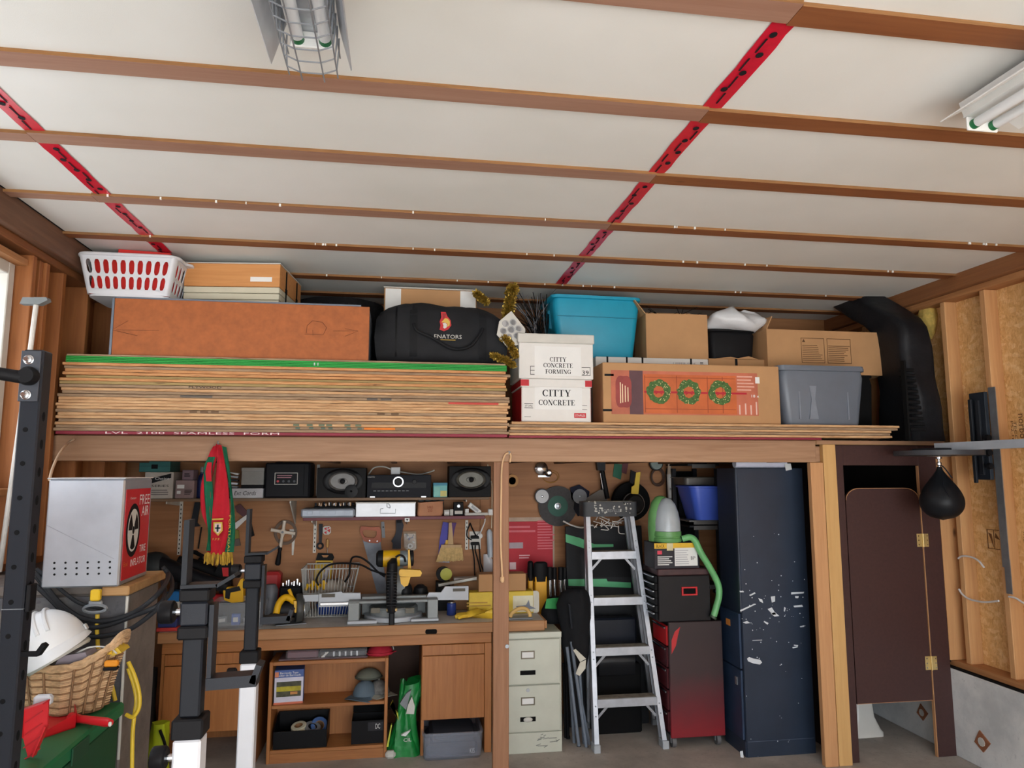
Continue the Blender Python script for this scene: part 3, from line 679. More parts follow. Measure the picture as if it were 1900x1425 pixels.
# --- wire branches
t = thing('wire_branches', 'bundle of bare dark wire branches behind the banker boxes', 'branches', P(985, 640, 4.66) - Vector((0, 0, .3)))
rg = random.Random(3); m = M(); m2 = M()
t.location.z = RTOP
for k in range(70):
    a = P(1010 + rg.uniform(-25, 10), 640 + rg.uniform(-15, 10), 4.66 + rg.uniform(-.05, .1)); b = P(985 + rg.uniform(-38, 34), 585 + rg.uniform(-45, 50), 4.66 + rg.uniform(-.05, .1))
    c_ = a.lerp(b, .5) + Vector((0, 0, rg.uniform(0, .05))); o = t.location
    (m if k % 3 else m2).tube([a - o, c_ - o, b - o], .0028, 4)
m.tube([Vector((0, 0, 0)), Vector((.02, .0, .2)), P(1000, 630, 4.66) - t.location], .014, 6)
obj('twig_bundle', m, blk_matte, t)['kind'] = 'stuff'; obj('grey_twig_bundle', m2, mat((96, 98, 104), .5), t)['kind'] = 'stuff'
# --- serif lettering for the banker boxes
def arc(cx, cy, rx, ry, a0, a1, n=14): return [(cx + rx * math.cos(R(a0 + (a1 - a0) * i / n)), cy + ry * math.sin(R(a0 + (a1 - a0) * i / n))) for i in range(n + 1)]
def band(pts_w):
    L_ = []; R_ = []
    for i, (x, y, w_) in enumerate(pts_w):
        a = pts_w[max(0, i - 1)]; b = pts_w[min(len(pts_w) - 1, i + 1)]; dx, dy = b[0] - a[0], b[1] - a[1]; l = math.hypot(dx, dy) or 1
        L_.append((x - dy / l * w_ / 2, y + dx / l * w_ / 2)); R_.append((x + dy / l * w_ / 2, y - dx / l * w_ / 2))
    return [[L_[i], L_[i + 1], R_[i + 1], R_[i]] for i in range(len(pts_w) - 1)]
def rc(x0, x1, y0, y1): return [[(x0, y0), (x1, y0), (x1, y1), (x0, y1)]]
def ln(x0, y0, x1, y1, w_): return band([(x0, y0, w_), (x1, y1, w_)])
T_, N_, S_ = .18, .06, .05
def ring_(cx, cy, rx, ry, a0, a1): return band([(x, y, N_ + (T_ - N_) * abs(math.cos(R(a0 + (a1 - a0) * i / 20))) ** 1.3) for i, (x, y) in enumerate(arc(cx, cy, rx, ry, a0, a1, 20))])
SER = {
 'I': (.42, rc(.12, .30, 0, 1) + rc(.0, .42, 0, S_) + rc(0, .42, 1 - S_, 1)),
 'T': (.74, rc(.28, .46, 0, 1) + rc(.14, .60, 0, S_) + rc(0, .74, .94, 1) + rc(0, .05, .74, .94) + rc(.69, .74, .74, .94)),
 'C': (.76, ring_(.42, .5, .33, .46, 48, 312) + rc(.66, .72, .66, .98) + rc(.66, .70, .10, .22)),
 'O': (.86, ring_(.43, .5, .34, .46, 0, 360)),
 'G': (.84, ring_(.42, .5, .33, .46, 48, 320) + rc(.66, .72, .66, .98) + rc(.58, .76, .06, .42) + rc(.50, .84, .40, .45)),
 'Y': (.84, rc(.33, .51, 0, .48) + rc(.2, .64, 0, S_) + ln(.16, 1, .42, .42, .17) + ln(.70, 1, .44, .42, .07) + rc(0, .32, .95, 1) + rc(.56, .84, .95, 1)),
 'N': (.88, rc(.12, .18, 0, 1) + rc(.70, .76, 0, 1) + ln(.14, 1, .72, 0, .19) + rc(0, .30, 0, S_) + rc(0, .2, .95, 1) + rc(.58, .88, .95, 1)),
 'E': (.74, rc(.12, .30, 0, 1) + rc(0, .70, 0, .06) + rc(0, .68, .94, 1) + rc(.66, .72, 0, .26) + rc(.63, .68, .76, 1) + rc(.3, .5, .48, .54) + rc(.47, .52, .40, .62)),
 'F': (.68, rc(.12, .30, 0, 1) + rc(0, .44, 0, S_) + rc(0, .66, .94, 1) + rc(.61, .66, .76, 1) + rc(.3, .5, .48, .54) + rc(.47, .52, .40, .62)),
 'R': (.84, rc(.12, .30, 0, 1) + rc(0, .42, 0, S_) + rc(0, .46, .94, 1) + rc(.3, .46, .46, .52) + ring_(.44, .73, .17, .24, -90, 90) + ln(.42, .5, .70, 0, .18) + rc(.66, .84, 0, S_)),
 'M': (1.04, rc(.12, .18, 0, 1) + rc(.78, .96, 0, 1) + ln(.16, 1, .50, .06, .18) + ln(.80, 1, .52, .06, .06) + rc(0, .30, 0, S_) + rc(.68, 1.04, 0, S_) + rc(0, .22, .95, 1) + rc(.78, 1.04, .95, 1))}
def serif(parent, s, x, y, z, wd, ht, mm=ink):
    tot = sum(SER[c][0] + .06 for c in s) - .06; k = wd / tot; m = M(); u = x - wd / 2
    for c in s:
        for q in SER[c][1]: 
            g = [(u + a * k, z - ht / 2 + b * ht) for a, b in q]; m.add([(a, y, b) for a, b in g] , [tuple(range(len(g)))])
        u += (SER[c][0] + .06) * k
    return obj('lettering', m, mm, parent)
# --- banker boxes
bx, bw_, bz, bh = B(966, 703, 1098, 780, 4.165, RTOP)
bankm = mat((226, 224, 220), .7, var=.04); redm = mat((190, 26, 38), .55)
t = thing('banker_box', 'lower white banker box with red corners, lettered CITTY CONCRETE', 'box', (bx, 4.165, RTOP), R(0))
carton(t, bw_ - .012, .36, bh - .052, bankm)
obj('lid', M().box(-bw_ / 2, bw_ / 2, -.006, .366, bh - .052, bh - .002, .004), bankm, t)
rl = M().box(-bw_ / 2 - .0008, -bw_ / 2 + .05, -.0072, .367, bh - .046, bh - .008).box(bw_ / 2 - .042, bw_ / 2 + .0008, -.0072, .367, bh - .046, bh - .008); obj('red_corner', rl, redm, t)
for s in (-1, 1): obj('side_band', M().box(s * (bw_ / 2 - .0055) - .0004, s * (bw_ / 2 - .0055) + .0004, .004, .356, .004, bh - .056), redm, t)
fx = lambda px: P(px, 740, 4.165).x - bx
fz = lambda py: P(1030, py, 4.165).z - RTOP
patch(t, fx(992), fx(1080), fz(760), fz(711), -.0005, paper, 'paper_label')
serif(t, 'CITTY', fx(1033), -.002, fz(729.5), fx(1060) - fx(1007), fz(724) - fz(736.5)); serif(t, 'CONCRETE', fx(1033), -.002, fz(747), fx(1067) - fx(1000), fz(742) - fz(752))
patch(t, fx(1065), fx(1087), fz(775), fz(766), -.0005, redm, 'sticker'); txt(t, 'STAPLES', fx(1076), -.0025, fz(770.5), fx(1085) - fx(1067), fz(768.5) - fz(772.5), paper)
txt(t, 'STORE', fx(981), -.001, fz(753.5), fx(988) - fx(974), fz(752) - fz(755.5), ink)
obj('print_rules', M().box(fx(973), fx(989), -.001, 0, fz(750), fz(749)).box(fx(973), fx(989), -.001, 0, fz(758), fz(757)).box(fx(1076), fx(1089), -.001, 0, fz(752), fz(751.3)).box(fx(1076), fx(1089), -.001, 0, fz(760), fz(759.3)).box(fx(973), fx(985), -.001, 0, fz(774), fz(773.4)), ink, t)
tz = RTOP + bh
bx2, bw2, _, bh2 = B(960, 620, 1102, 703, 4.165, tz)
t = thing('banker_box', 'upper white banker box lettered CITTY CONCRETE FORMING with number 39', 'box', (bx2 + .002, 4.165, tz), R(0))
bx = bx2 + .002; carton(t, bw2 - .014, .36, bh2 - .056, bankm)
obj('lid', M().box(-bw2 / 2, bw2 / 2, -.007, .367, bh2 - .056, bh2, .004), offwhite, t)
fz = lambda py: P(1030, py, 4.165).z - tz
patch(t, fx(992), fx(1079), fz(697), fz(643), -.0005, paper, 'paper_label')
serif(t, 'CITTY', fx(1036), -.002, fz(667), fx(1052) - fx(1021), fz(663) - fz(671)); serif(t, 'CONCRETE', fx(1036), -.002, fz(678), fx(1064) - fx(1009), fz(674) - fz(682)); serif(t, 'FORMING', fx(1036), -.002, fz(689.5), fx(1061) - fx(1013), fz(685.5) - fz(693.5))
txt(t, '39', fx(1087), -.001, fz(690.5), fx(1093) - fx(1081), fz(686.5) - fz(694.5), ink)
g = M()
for a, b, c_, d in ((984, 992, 680, 681), (984, 992, 687.5, 688.5), (984, 992, 695, 696), (984, 984.8, 680, 696), (1080, 1096, 680, 681), (1080, 1096, 695, 696), (1095.2, 1096, 680, 696)): g.box(fx(a), fx(b), -.001, 0, fz(d), fz(c_))
obj('print_rules', g, ink, t)
# --- blue tote and open carton on a long white carton
t, wd, ht = tapedbox('long_carton', 'long white carton bound with black straps behind the wreath box', (1106, 664, 1316, 780), 4.50, RTOP, .34, bankm)
LC = RTOP + ht
for px in (1127, 1163, 1192, 1282):
    x = P(px, 670, 4.5).x - t.location.x; obj('strap', M().box(x - .006, x + .006, -.0015, .3415, ht - .10, ht + .0015), blk, t)
txt(t, 'UPPER SIDE', wd / 2 - .17, -.001, ht - .035, .16, .016, mat((170, 160, 158), .7)); lines(t, wd / 2 - .06, wd / 2 - .035, ht - .06, ht - .02, 0, 3, ink)
cx, wd, z0, ht = B(1024, 549, 1194, 662, 4.56, LC)
t = thing('storage_tote', 'bright turquoise plastic tote standing behind the banker boxes', 'tote', (cx, 4.56, z0 + .001), R(2))
tq = mat((22, 150, 182), .42, var=.04)
tote(t, wd, .40, ht, tq, .17, .02, .05)
for s in (-1, 1): obj('handle', M().box(s * wd * .478 - .012, s * wd * .478 + .012, .13, .28, ht * .74, ht * .80, .004).box(s * wd * .462 - .012, s * wd * .462 + .012, .13, .145, ht * .5, ht * .76, .004).box(s * wd * .462 - .012, s * wd * .462 + .012, .265, .28, ht * .5, ht * .76, .004), mat((18, 122, 150), .45), t)
obj('rib_line', M().box(-wd * .44, wd * .44, .0035, .010, ht * .655, ht * .663), mat((18, 122, 150), .45), t)
cx, wd, z0, ht = B(1200, 583, 1312, 664, 4.53, LC)
t = thing('open_carton', 'plain brown open carton between the turquoise tote and the white bag', 'box', (cx, 4.53, z0 + .001), R(-3))
carton(t, wd, .28, ht, card, open_=True)
m = M(); m.T = Matrix.Translation((-wd / 2, .0, ht)) @ Matrix.Rotation(R(-38), 4, 'Y'); m.box(-.005, 0, .0, .28, 0, .12); m.T = None; obj('flap', m, card, t)
m = M(); m.T = Matrix.Translation((0, .28, ht)) @ Matrix.Rotation(R(-30), 4, 'X'); m.box(-wd / 2, wd / 2, -.005, 0, .001, .09); m.T = None; obj('flap', m, card, t)
m = M(); rg = random.Random(5)
for k in range(26): x = rg.uniform(-wd / 2 + .02, wd / 2 - .02); m.tube([(x, .14, ht * .5), (x + rg.uniform(-.04, .04), .14 + rg.uniform(-.08, .08), ht + rg.uniform(.0, .03)), (x + rg.uniform(-.09, .09), .14 + rg.uniform(-.1, .1), ht + rg.uniform(-.02, .07))], .0025, 4)
w_ = obj('wire_tangle', m, blk_matte, loc=t.location); tag(w_, 'tangle of thin dark wires sticking out of the open brown carton', 'wire')
# --- wreath box
bx, wd, _, ht = B(1119, 676, 1447, 783, 4.17, RTOP); WB = RTOP
t = thing('wreath_carton', 'long brown carton printed with three lit wreaths on an orange door', 'box', (bx, 4.17, RTOP))
carton(t, wd, .24, ht, card)
fx = lambda px: P(px, 730, 4.17).x - bx
fz = lambda py: P(1280, py, 4.17).z - WB
patch(t, fx(1134), fx(1406), fz(770), fz(690), -.0004, mat((188, 104, 78), .6, var=.22, s=5), 'printed_panel')
patch(t, fx(1168), fx(1193), fz(770), fz(690), -.0014, mat((92, 60, 66), .6, var=.2, s=8), 'printed_post')
o = patch(t, fx(1193), fx(1366), fz(768), fz(696), -.0014, mat((198, 100, 50), .6, var=.15, s=7), 'printed_door')
m = M()
for a in (1196, 1255, 1312, 1340): m.box(fx(a), fx(a) + .004, -.0034, -.0026, fz(766), fz(698))
m.box(fx(1196), fx(1364), -.0034, -.0026, fz(760), fz(759)).box(fx(1196), fx(1364), -.0034, -.0026, fz(702), fz(701)); obj('door_moulding', m, mat((150, 66, 32), .6), t)
sc_pts = []
for i in range(32): a = 2 * PI * i / 32; k = 1 + .10 * math.cos(4 * a + PI) ; sc_pts.append((fx(1157) + (fx(1173) - fx(1157)) * k * math.cos(a) * 1.0, fz(729) + (fz(695) - fz(729)) * k * math.sin(a) * .92))
obj('badge', M().prism(sc_pts, -.0012, -.0032), mat((150, 62, 58), .6, var=.25, s=8), t)
m = M(); 
for i, x in enumerate((1150, 1154, 1159, 1164)): m.box(fx(x), fx(x) + .006, -.0042, -.0034, fz(750 - i), fz(712 + 3 * i))
obj('badge_lettering', m, mat((238, 214, 176), .6), t)
gl = mat((70, 104, 50), .7, var=.5, s=80); bow = mat((180, 28, 46), .6); lit = mat((250, 236, 170), .5, var=.02)
rg = random.Random(11)
obj('printed_ribbon', M().box(fx(1195), fx(1385), -.0036, -.0026, fz(730.5), fz(727)), bow, t)
for px in (1222, 1278, 1336):
    c0, c1 = fx(px), fz(728); r = fx(1243) - fx(1221)
    m = M(); N = 36; v = []
    for i in range(N):
        a = 2 * PI * i / N; k = 1 + rg.uniform(-.08, .08); v += [(c0 + r * k * math.cos(a), -.0045, c1 + r * k * math.sin(a)), (c0 + r * .46 * (2 - k) * math.cos(a), -.0045, c1 + r * .46 * (2 - k) * math.sin(a))]
    m.add(v, [(2 * i, 2 * ((i + 1) % N), 2 * ((i + 1) % N) + 1, 2 * i + 1) for i in range(N)])
    wre = obj('printed_wreath', m, gl, t)
    m = M()
    for i in range(34): a = rg.random() * 6.28; k = r * rg.uniform(.5, .98); m.prism(circ(.0024, 6, c0 + k * math.cos(a), c1 + k * math.sin(a)), -.0052, -.0046)
    obj('printed_lights', m, lit, wre)
    obj('printed_bow', M().prism([(c0 - .028, c1 + .008), (c0, c1 + .002), (c0 + .028, c1 + .008), (c0 + .02, c1 - .018), (c0, c1 - .004), (c0 - .02, c1 - .018)], -.0058, -.0050), bow, wre)
m = M()
for x in (1370, 1381, 1391, 1401): m.box(fx(x), fx(x) + .009, -.0022, -.0014, fz(768), fz(744 + (x % 3) * 3))
obj('printed_columns', m, mat((226, 190, 176), .7), t)
lines(t, fx(1368), fx(1402), fz(725), fz(694), -.0004, 5, mat((226, 170, 150), .7)); patch(t, fx(1402), fx(1410), fz(709), fz(697), -.0008, paper, 'barcode_label'); txt(t, '18 x', fx(1401), -.002, fz(733), fx(1408) - fx(1394), fz(730.5) - fz(735.5), paper)
m = M()
for px, py in ((1131, 699), (1127, 763)): x = fx(px); m.box(x - .03, x + .028, -.0016, 0, fz(py + 2), fz(py - 2))
obj('strap_end', m, blk, t)
# --- grey tote
bx, wd, _, ht = B(1447, 682, 1610, 787, 4.17, RTOP)
t = thing('storage_tote', 'slate grey plastic tote with a lid rim at the end of the low stack', 'tote', (bx, 4.165, RTOP), R(-1))
gt = mat((104, 112, 124), .38, var=.05)
tote(t, wd, .26, ht, gt, .16, .02, .05)
obj('rib', M().box(-wd * .28, -wd * .265, .010, .026, ht * .1, ht * .8).box(wd * .265, wd * .28, .010, .026, ht * .1, ht * .8).prism([(-wd * .17, ht * .80), (-wd * .07, ht * .80), (-wd * .1, ht * .45), (-wd * .07, ht * .1), (-wd * .17, ht * .1), (-wd * .14, ht * .45)], .008, .022), mat((128, 136, 148), .35), t)
obj('lid', M().prism(rrect(wd * .985, .255, .05, 5, 0, .13), ht + .0005, ht + .012, 'z'), gt, t)
# --- torn carton, dark bin with white bag
t, wd, ht = tapedbox('torn_carton', 'low torn brown carton wedged behind the wreath box', (1317, 666, 1424, 780), 4.50, RTOP, .34, card)
obj('torn_flap', M().prism([(-.16, ht), (-.05, ht + .012), (.0, ht + .004), (.08, ht + .02), (.15, ht)], -.004, -.0005), card, t); obj('strap', M().box(-.02, -.002, -.002, .341, ht - .09, ht + .002), blk, t)
TC = RTOP + ht
cx, wd, z0, ht = B(1316, 612, 1404, 666, 4.54, TC)
t = thing('black_bin', 'black plastic bin under the white bag behind the cartons', 'bin', (cx, 4.54, TC + .004)); tote(t, wd, .27, ht, blk, .1, .014, .04)
bz_ = TC + ht + .005
t = thing('white_sack', 'crumpled white plastic sack slumped over the black bin', 'sack', (P(1378, 600, 4.5).x, 4.62, TC + ht + .032))
m = M(); W2 = P(1424, 600, 4.55).x - P(1310, 600, 4.55).x
rings = []
for i in range(9):
    u = i / 8; zz = -.03 + .15 * u; k = math.sin(PI * (.18 + .80 * u)) ** .6
    rings.append([(W2 / 2 * k * math.cos(a) + .014 * math.sin(5 * a + 9 * u), .15 * k * math.sin(a) - .02 + .014 * math.cos(7 * a + 5 * u), zz + .016 * math.sin(3 * a + 2) + .05 * u * math.cos(a) * -.3) for a in [2 * PI * j / 30 for j in range(30)]])
obj('sack_body', m.loft(rings), mat((214, 216, 220), .35, var=.04, bmp=.5, bs_=18), t, ang=70)
# --- big carton with open flaps, on a black crate
t = thing('black_crate', 'black plastic crate under the big brown carton beyond the grey tote', 'crate', (P(1561, 740, 4.46).x, 4.45, RTOP)); wd = P(1622, 740, 4.46).x - P(1500, 740, 4.46).x
zt = P(1640, 697, 4.45).z; tote(t, wd, .34, zt - RTOP - .002, blk_matte, .06, .014, .03)
cx, wd, z0, ht = B(1424, 614, 1645, 694, 4.45, zt)
t = thing('flap_carton', 'big brown carton with open flaps and two printed notice boxes', 'box', (cx, 4.45, zt), R(0))
carton(t, wd, .38, ht, card, open_=True)
m = M(); m.T = Matrix.Translation((0, .38, ht)) @ Matrix.Rotation(R(-55), 4, 'X'); m.box(-wd / 2, wd / 2, -.005, 0, .001, .17); m.T = None; obj('flap', m, card, t)
m = M(); m.T = Matrix.Translation((-wd / 2, .0, ht)) @ Matrix.Rotation(R(25), 4, 'Y'); m.box(0, .005, 0, .38, .001, .10); m.T = None; obj('flap', m, card, t)
fx = lambda px: P(px, 655, 4.45).x - cx
fz = lambda py: P(1530, py, 4.45).z - zt
brn = mat((98, 68, 42), .8)
for a, b in ((1487, 1530), (1535, 1579)):
    m = M().box(fx(a), fx(b), -.0014, 0, fz(629), fz(628)).box(fx(a), fx(b), -.0014, 0, fz(674), fz(673)).box(fx(a), fx(a) + .003, -.0014, 0, fz(674), fz(628)).box(fx(b) - .003, fx(b), -.0014, 0, fz(674), fz(628))
    nb = obj('notice_box', m, brn, t); lines(nb, fx(a) + .008, fx(b) - .006, fz(671), fz(640), 0, 9, brn, .3)
obj('warning_sign', M().prism([(fx(1489), fz(636)), (fx(1495), fz(636)), (fx(1492), fz(630))], -.0014, 0), brn, t)
# --- dark folding furniture in black plastic
o_ = P(1680, 815, 4.17); t = thing('wrapped_chair', 'black slatted patio chair wrapped in torn black plastic against the OSB wall', 'chair', (3.37, 4.24, DECK))
bagm = mat((26, 27, 31), .5, var=.2, bmp=1.0, bs_=14)
rings = []; zt = P(1690, 548, 4.72).z - DECK
for i in range(17):
    u = i / 16; zz = zt * u; up = max(0, (u - .72) / .28)
    xr = .165 - .02 * u - .02 * up + .006 * math.sin(11 * u); xl = -.085 + .03 * u + .03 * math.sin(6 * u) - (.03 * up)
    yf = -.10 + .10 * u + .42 * up; yb = .30 + .50 * up
    rings.append([(x + .012 * math.sin(7 * y + 13 * u + x * 20), y + .015 * math.sin(17 * u + 9 * x), zz) for x, y in rrect(xr - xl, yb - yf, .05, 4, (xr + xl) / 2, (yb + yf) / 2)])
obj('plastic_wrap', M().loft(rings), bagm, t, ang=80)
sl = None
for k in range(12):
    zz = .06 + k * .036; obj('slat', M().box(-.135, -.03, -.135 + k * .006, -.112 + k * .006, zz, zz + .02, .003), blk, t)
obj('leg', M().box(-.15, -.136, -.13, -.09, 0, .52, .003), blk_matte, t)
t = thing('insulation_batt', 'yellow fibre insulation tuft poking out beside the black plastic', 'insulation', (P(1712, 570, 4.4).x, 4.36, P(1712, 600, 4.4).z - .12))
rings = []
for i in range(10):
    u = i / 9; rings.append([(.05 * math.sin(PI * (.1 + .85 * u)) * math.cos(a) + .008 * math.sin(9 * a + 8 * u), .07 * math.sin(PI * (.1 + .85 * u)) * math.sin(a), .30 * u + .006 * math.sin(5 * a)) for a in [2 * PI * j / 18 for j in range(18)]])
obj('fibre_tuft', M().loft(rings), mat((206, 178, 96), .95, var=.25, s=30, bmp=.8, bs_=60), t, ang=80)
# --- dark clutter behind
t = thing('timber_offcut', 'short brown timber offcut leaning behind the wire branches', 'board', (P(1010, 600, 5.05).x, 5.02, RTOP), rot=(R(0), R(14), 0)); obj('board', M().box(-.04, .04, 0, .04, 0, .86, .003), stud_brown, t); 
# ================================================================= SHELVES AND TOOLS ON THE BACK WALL
WALL = BY - .0125
S1, S2 = 1.598, 1.464
shelf_m = wood('grey_shelf_board', (140, 112, 86), (104, 78, 56), 'x'); mshelf = mat((110, 40, 52), .5, var=.15)
brk = mat((206, 204, 196), .5, .1)
x0, x1 = P(255, 925, 5.08).x, P(908, 921, 5.08).x
sh1 = thing('wall_shelf', 'long upper wall shelf of greyish board holding the speakers and receiver', 'shelf', (x0, 5.08, S1))
obj('board', M().box(0, x1 - x0, 0, WALL - 5.082, -.019, -.0005, .002), shelf_m, sh1)
for px, ln_ in ((548, .235), (330, .05), (860, .2)):
    x = P(px, 950, 5.36).x - x0
    obj('bracket', M().prism([(.02, -.02), (WALL - 5.082, -.02), (WALL - 5.082, -.02 - ln_ * .75), (WALL - 5.1, -.02 - ln_ * .75), (.02, -.035)], x - .004, x + .004, 'x') if px != 860 else M().box(x - .004, x + .004, .06, WALL - 5.082, -.035, -.02), brk, sh1)
sx0, sx1 = P(562, 965, 5.14).x, P(900, 957, 5.14).x
sh2 = thing('wall_shelf', 'short lower wall shelf with a maroon front edge holding metal cases', 'shelf', (sx0, 5.14, S2))
obj('board', M().box(0, sx1 - sx0, 0, WALL - 5.142, -.024, -.0005, .002), mshelf, sh2)
for px in (585, 755): 
    x = P(px, 980, 5.36).x - sx0
    obj('bracket', M().prism([(.0, -.0245), (WALL - 5.142, -.0245), (WALL - 5.142, -.07), (WALL - 5.16, -.07), (.0, -.035)], x - .003, x + .003, 'x'), brk, sh2)
def standard(px0, py0, px1, py1, label):
    a, b = P(px0, py0, WALL - .01), P(px1, py1, WALL - .01)
    t = thing('shelf_standard', label, 'rail', ((a.x + b.x) / 2, WALL - .008, b.z)); h = a.z - b.z
    obj('rail', M().box(-.011, .011, 0, .0075, 0, h, .001), brk, t); m = M()
    for k in range(int(h / .03)): m.box(-.003, .003, -.0008, .0, .01 + .03 * k, .022 + .03 * k)
    o = obj('slot', m, blk_matte, t); o['kind'] = 'stuff'
standard(334, 925, 334, 1030, 'slotted pale shelf rail on the plywood beside the scarf')
standard(584, 967, 584, 1026, 'slotted pale shelf rail beside the hanging ring wrench')
standard(866, 965, 866, 1020, 'slotted pale shelf rail beside the power outlet')
standard(590, 862, 590, 920, 'slotted pale shelf rail showing between the black safe and the speaker')
t = thing('shelf_bracket', 'white pointed shelf bracket hanging below the cross-shaped crank', 'bracket', P(545, 985, WALL)); h = t.location.z - P(545, 1030, WALL).z
obj('arm', M().prism([(-.028, .012), (.022, .012), (.022, -.004), (.014, -.01), (.004, -h), (-.006, -h), (-.012, -.01), (-.028, -.004)], -.006, -.001), brk, t)
def shelfbox(name, label, rect, Y, d, mm, cat='box', z=S1, rz=0, b=.003):
    cx, wd, z0, ht = B(*rect, Y, z); t = thing(name, label, cat, (cx, Y, z), R(rz)); obj('box_body', M().box(-wd / 2, wd / 2, 0, d, 0, ht, b), mm, t); return t, wd, ht
# upper shelf, from its near end
t, wd, ht = shelfbox('printed_carton', 'white printed carton with a slanted black banner under the teal box', (268, 876, 321, 921), 5.10, .24, mat((196, 188, 178), .7))
m = M().prism([(-wd * .45, ht * .52), (wd * .42, ht * .78), (wd * .42, ht * .95), (-wd * .45, ht * .72)], -.0015, 0); obj('banner', m, ink, t); txt(t, 'Choice', .02, -.002, ht * .76, wd * .5, ht * .10, paper, name='lettering'); txt(t, 'SERIES', .01, -.001, ht * .48, wd * .6, ht * .09, ink); lines(t, -wd * .4, wd * .4, ht * .12, ht * .36, 0, 3, mat((110, 100, 100), .7))
tl = ht
t, wd, ht = shelfbox('teal_case', 'flat teal case lying on the white printed carton', (258, 856, 316, 876), 5.11, .22, mat((44, 110, 108), .5), z=S1 + tl + .001)
obj('seam', M().box(-wd / 2 - .001, wd / 2 + .001, -.001, .221, ht * .52, ht * .58), mat((30, 84, 84), .5), t); obj('latch', M().box(-.02, .02, -.004, -.0005, ht * .3, ht * .7, .001), blk, t)
t, wd, ht = shelfbox('part_box', 'small dusky pink box with two white labels on the upper shelf', (325, 891, 360, 921), 5.10, .16, mat((150, 128, 128), .7)); patch(t, -wd * .4, -wd * .02, ht * .55, ht * .75, 0, paper); patch(t, -wd * .4, -wd * .2, ht * .26, ht * .42, 0, paper); lines(t, .0, wd * .42, ht * .2, ht * .5, 0, 4, ink); pt = ht
t, wd, ht = shelfbox('part_box', 'small violet-grey box sitting on the dusky pink box', (338, 872, 359, 890), 5.11, .12, mat((134, 112, 122), .7), z=S1 + pt + .001); lines(t, -wd * .3, wd * .3, ht * .3, ht * .7, 0, 2, ink)
cx = P(371, 900, 5.14).x; t = thing('spray_bottle', 'dark blue bottle with grey cap beside the dusky pink box', 'bottle', (cx, 5.18, S1))
obj('bottle_body', M().lathe([(.026, 0), (.028, .004), (.028, .12), (.022, .15), (.011, .165), (.011, .175)], n=18), mat((26, 40, 84), .3), t); obj('cap', M().lathe([(.014, .1755), (.014, .205), (.010, .212), (0, .212)], n=14), grey, t)
t, wd, ht = shelfbox('label_box', 'white shoebox with handwritten Ext Cords, under the grey box', (427, 906, 488, 929), 5.10, .24, mat((196, 196, 200), .6), z=S1)
txt(t, 'Ext Cords', -.012, -.001, ht * .52, wd * .66, ht * .42, mat((40, 34, 40), .8), shear=.25); eb = ht
t, wd, ht = shelfbox('grey_box', 'plain grey box on the white handwritten shoebox', (448, 868, 490, 897), 5.12, .2, mat((142, 140, 136), .6), z=S1 + eb + .022)
obj('lid', M().box(-wd / 2 - .002, wd / 2 + .002, -.002, .202, ht * .8, ht + .001, .002), mat((150, 148, 144), .6), t)
obj('spacer_tray', M().box(-wd / 2, wd / 2, 0, .2, -.0215, -.0005, .002), blk, t)
t = thing('clip_bundle', 'bundle of grey clips and cable beside the plain grey box', 'clips', (P(433, 885, 5.15).x, 5.16, S1 + eb + .001))
for k in range(5): obj('clip', M().prism([(-.04 + .012 * k, .005 + .022 * k), (.03, .0 + .022 * k), (.035, .012 + .022 * k), (-.03, .02 + .022 * k)], -.02, .02), (grey, steel, charcoal, galv, white)[k], t)
# small fan heater / safe
t, wd, ht = shelfbox('black_safe', 'black cabinet with a white-framed control panel on the upper shelf', (491, 858, 575, 929), 5.07, .27, mat((20, 21, 26), .6), b=.012)
L_ = LP(t); a, b = L_(510, 877, 5.07), L_(552, 899, 5.07)
m = M(); 
for q in ((a.x, b.x, a.z - .004, a.z), (a.x, b.x, b.z, b.z + .004), (a.x, a.x + .004, b.z, a.z), (b.x - .004, b.x, b.z, a.z)): m.box(q[0], q[1], -.003, -.0005, q[2], q[3], .0005)
obj('panel_frame', m, offwhite, t)
for k in range(4): obj('button', M().prism(circ(.008, 12, a.x + .022 + k * (b.x - a.x - .044) / 3, b.z + .022), -.004, -.0005), mat((196, 60, 70), .5) if k == 0 else mat((70, 74, 80), .5), t)
lines(t, a.x + .016, b.x - .014, b.z + .04, a.z - .012, 0, 2, mat((170, 120, 130), .6)); obj('door_line', M().box(wd * .36, wd * .37, -.001, .0, .02, ht - .02), blk_matte, t)
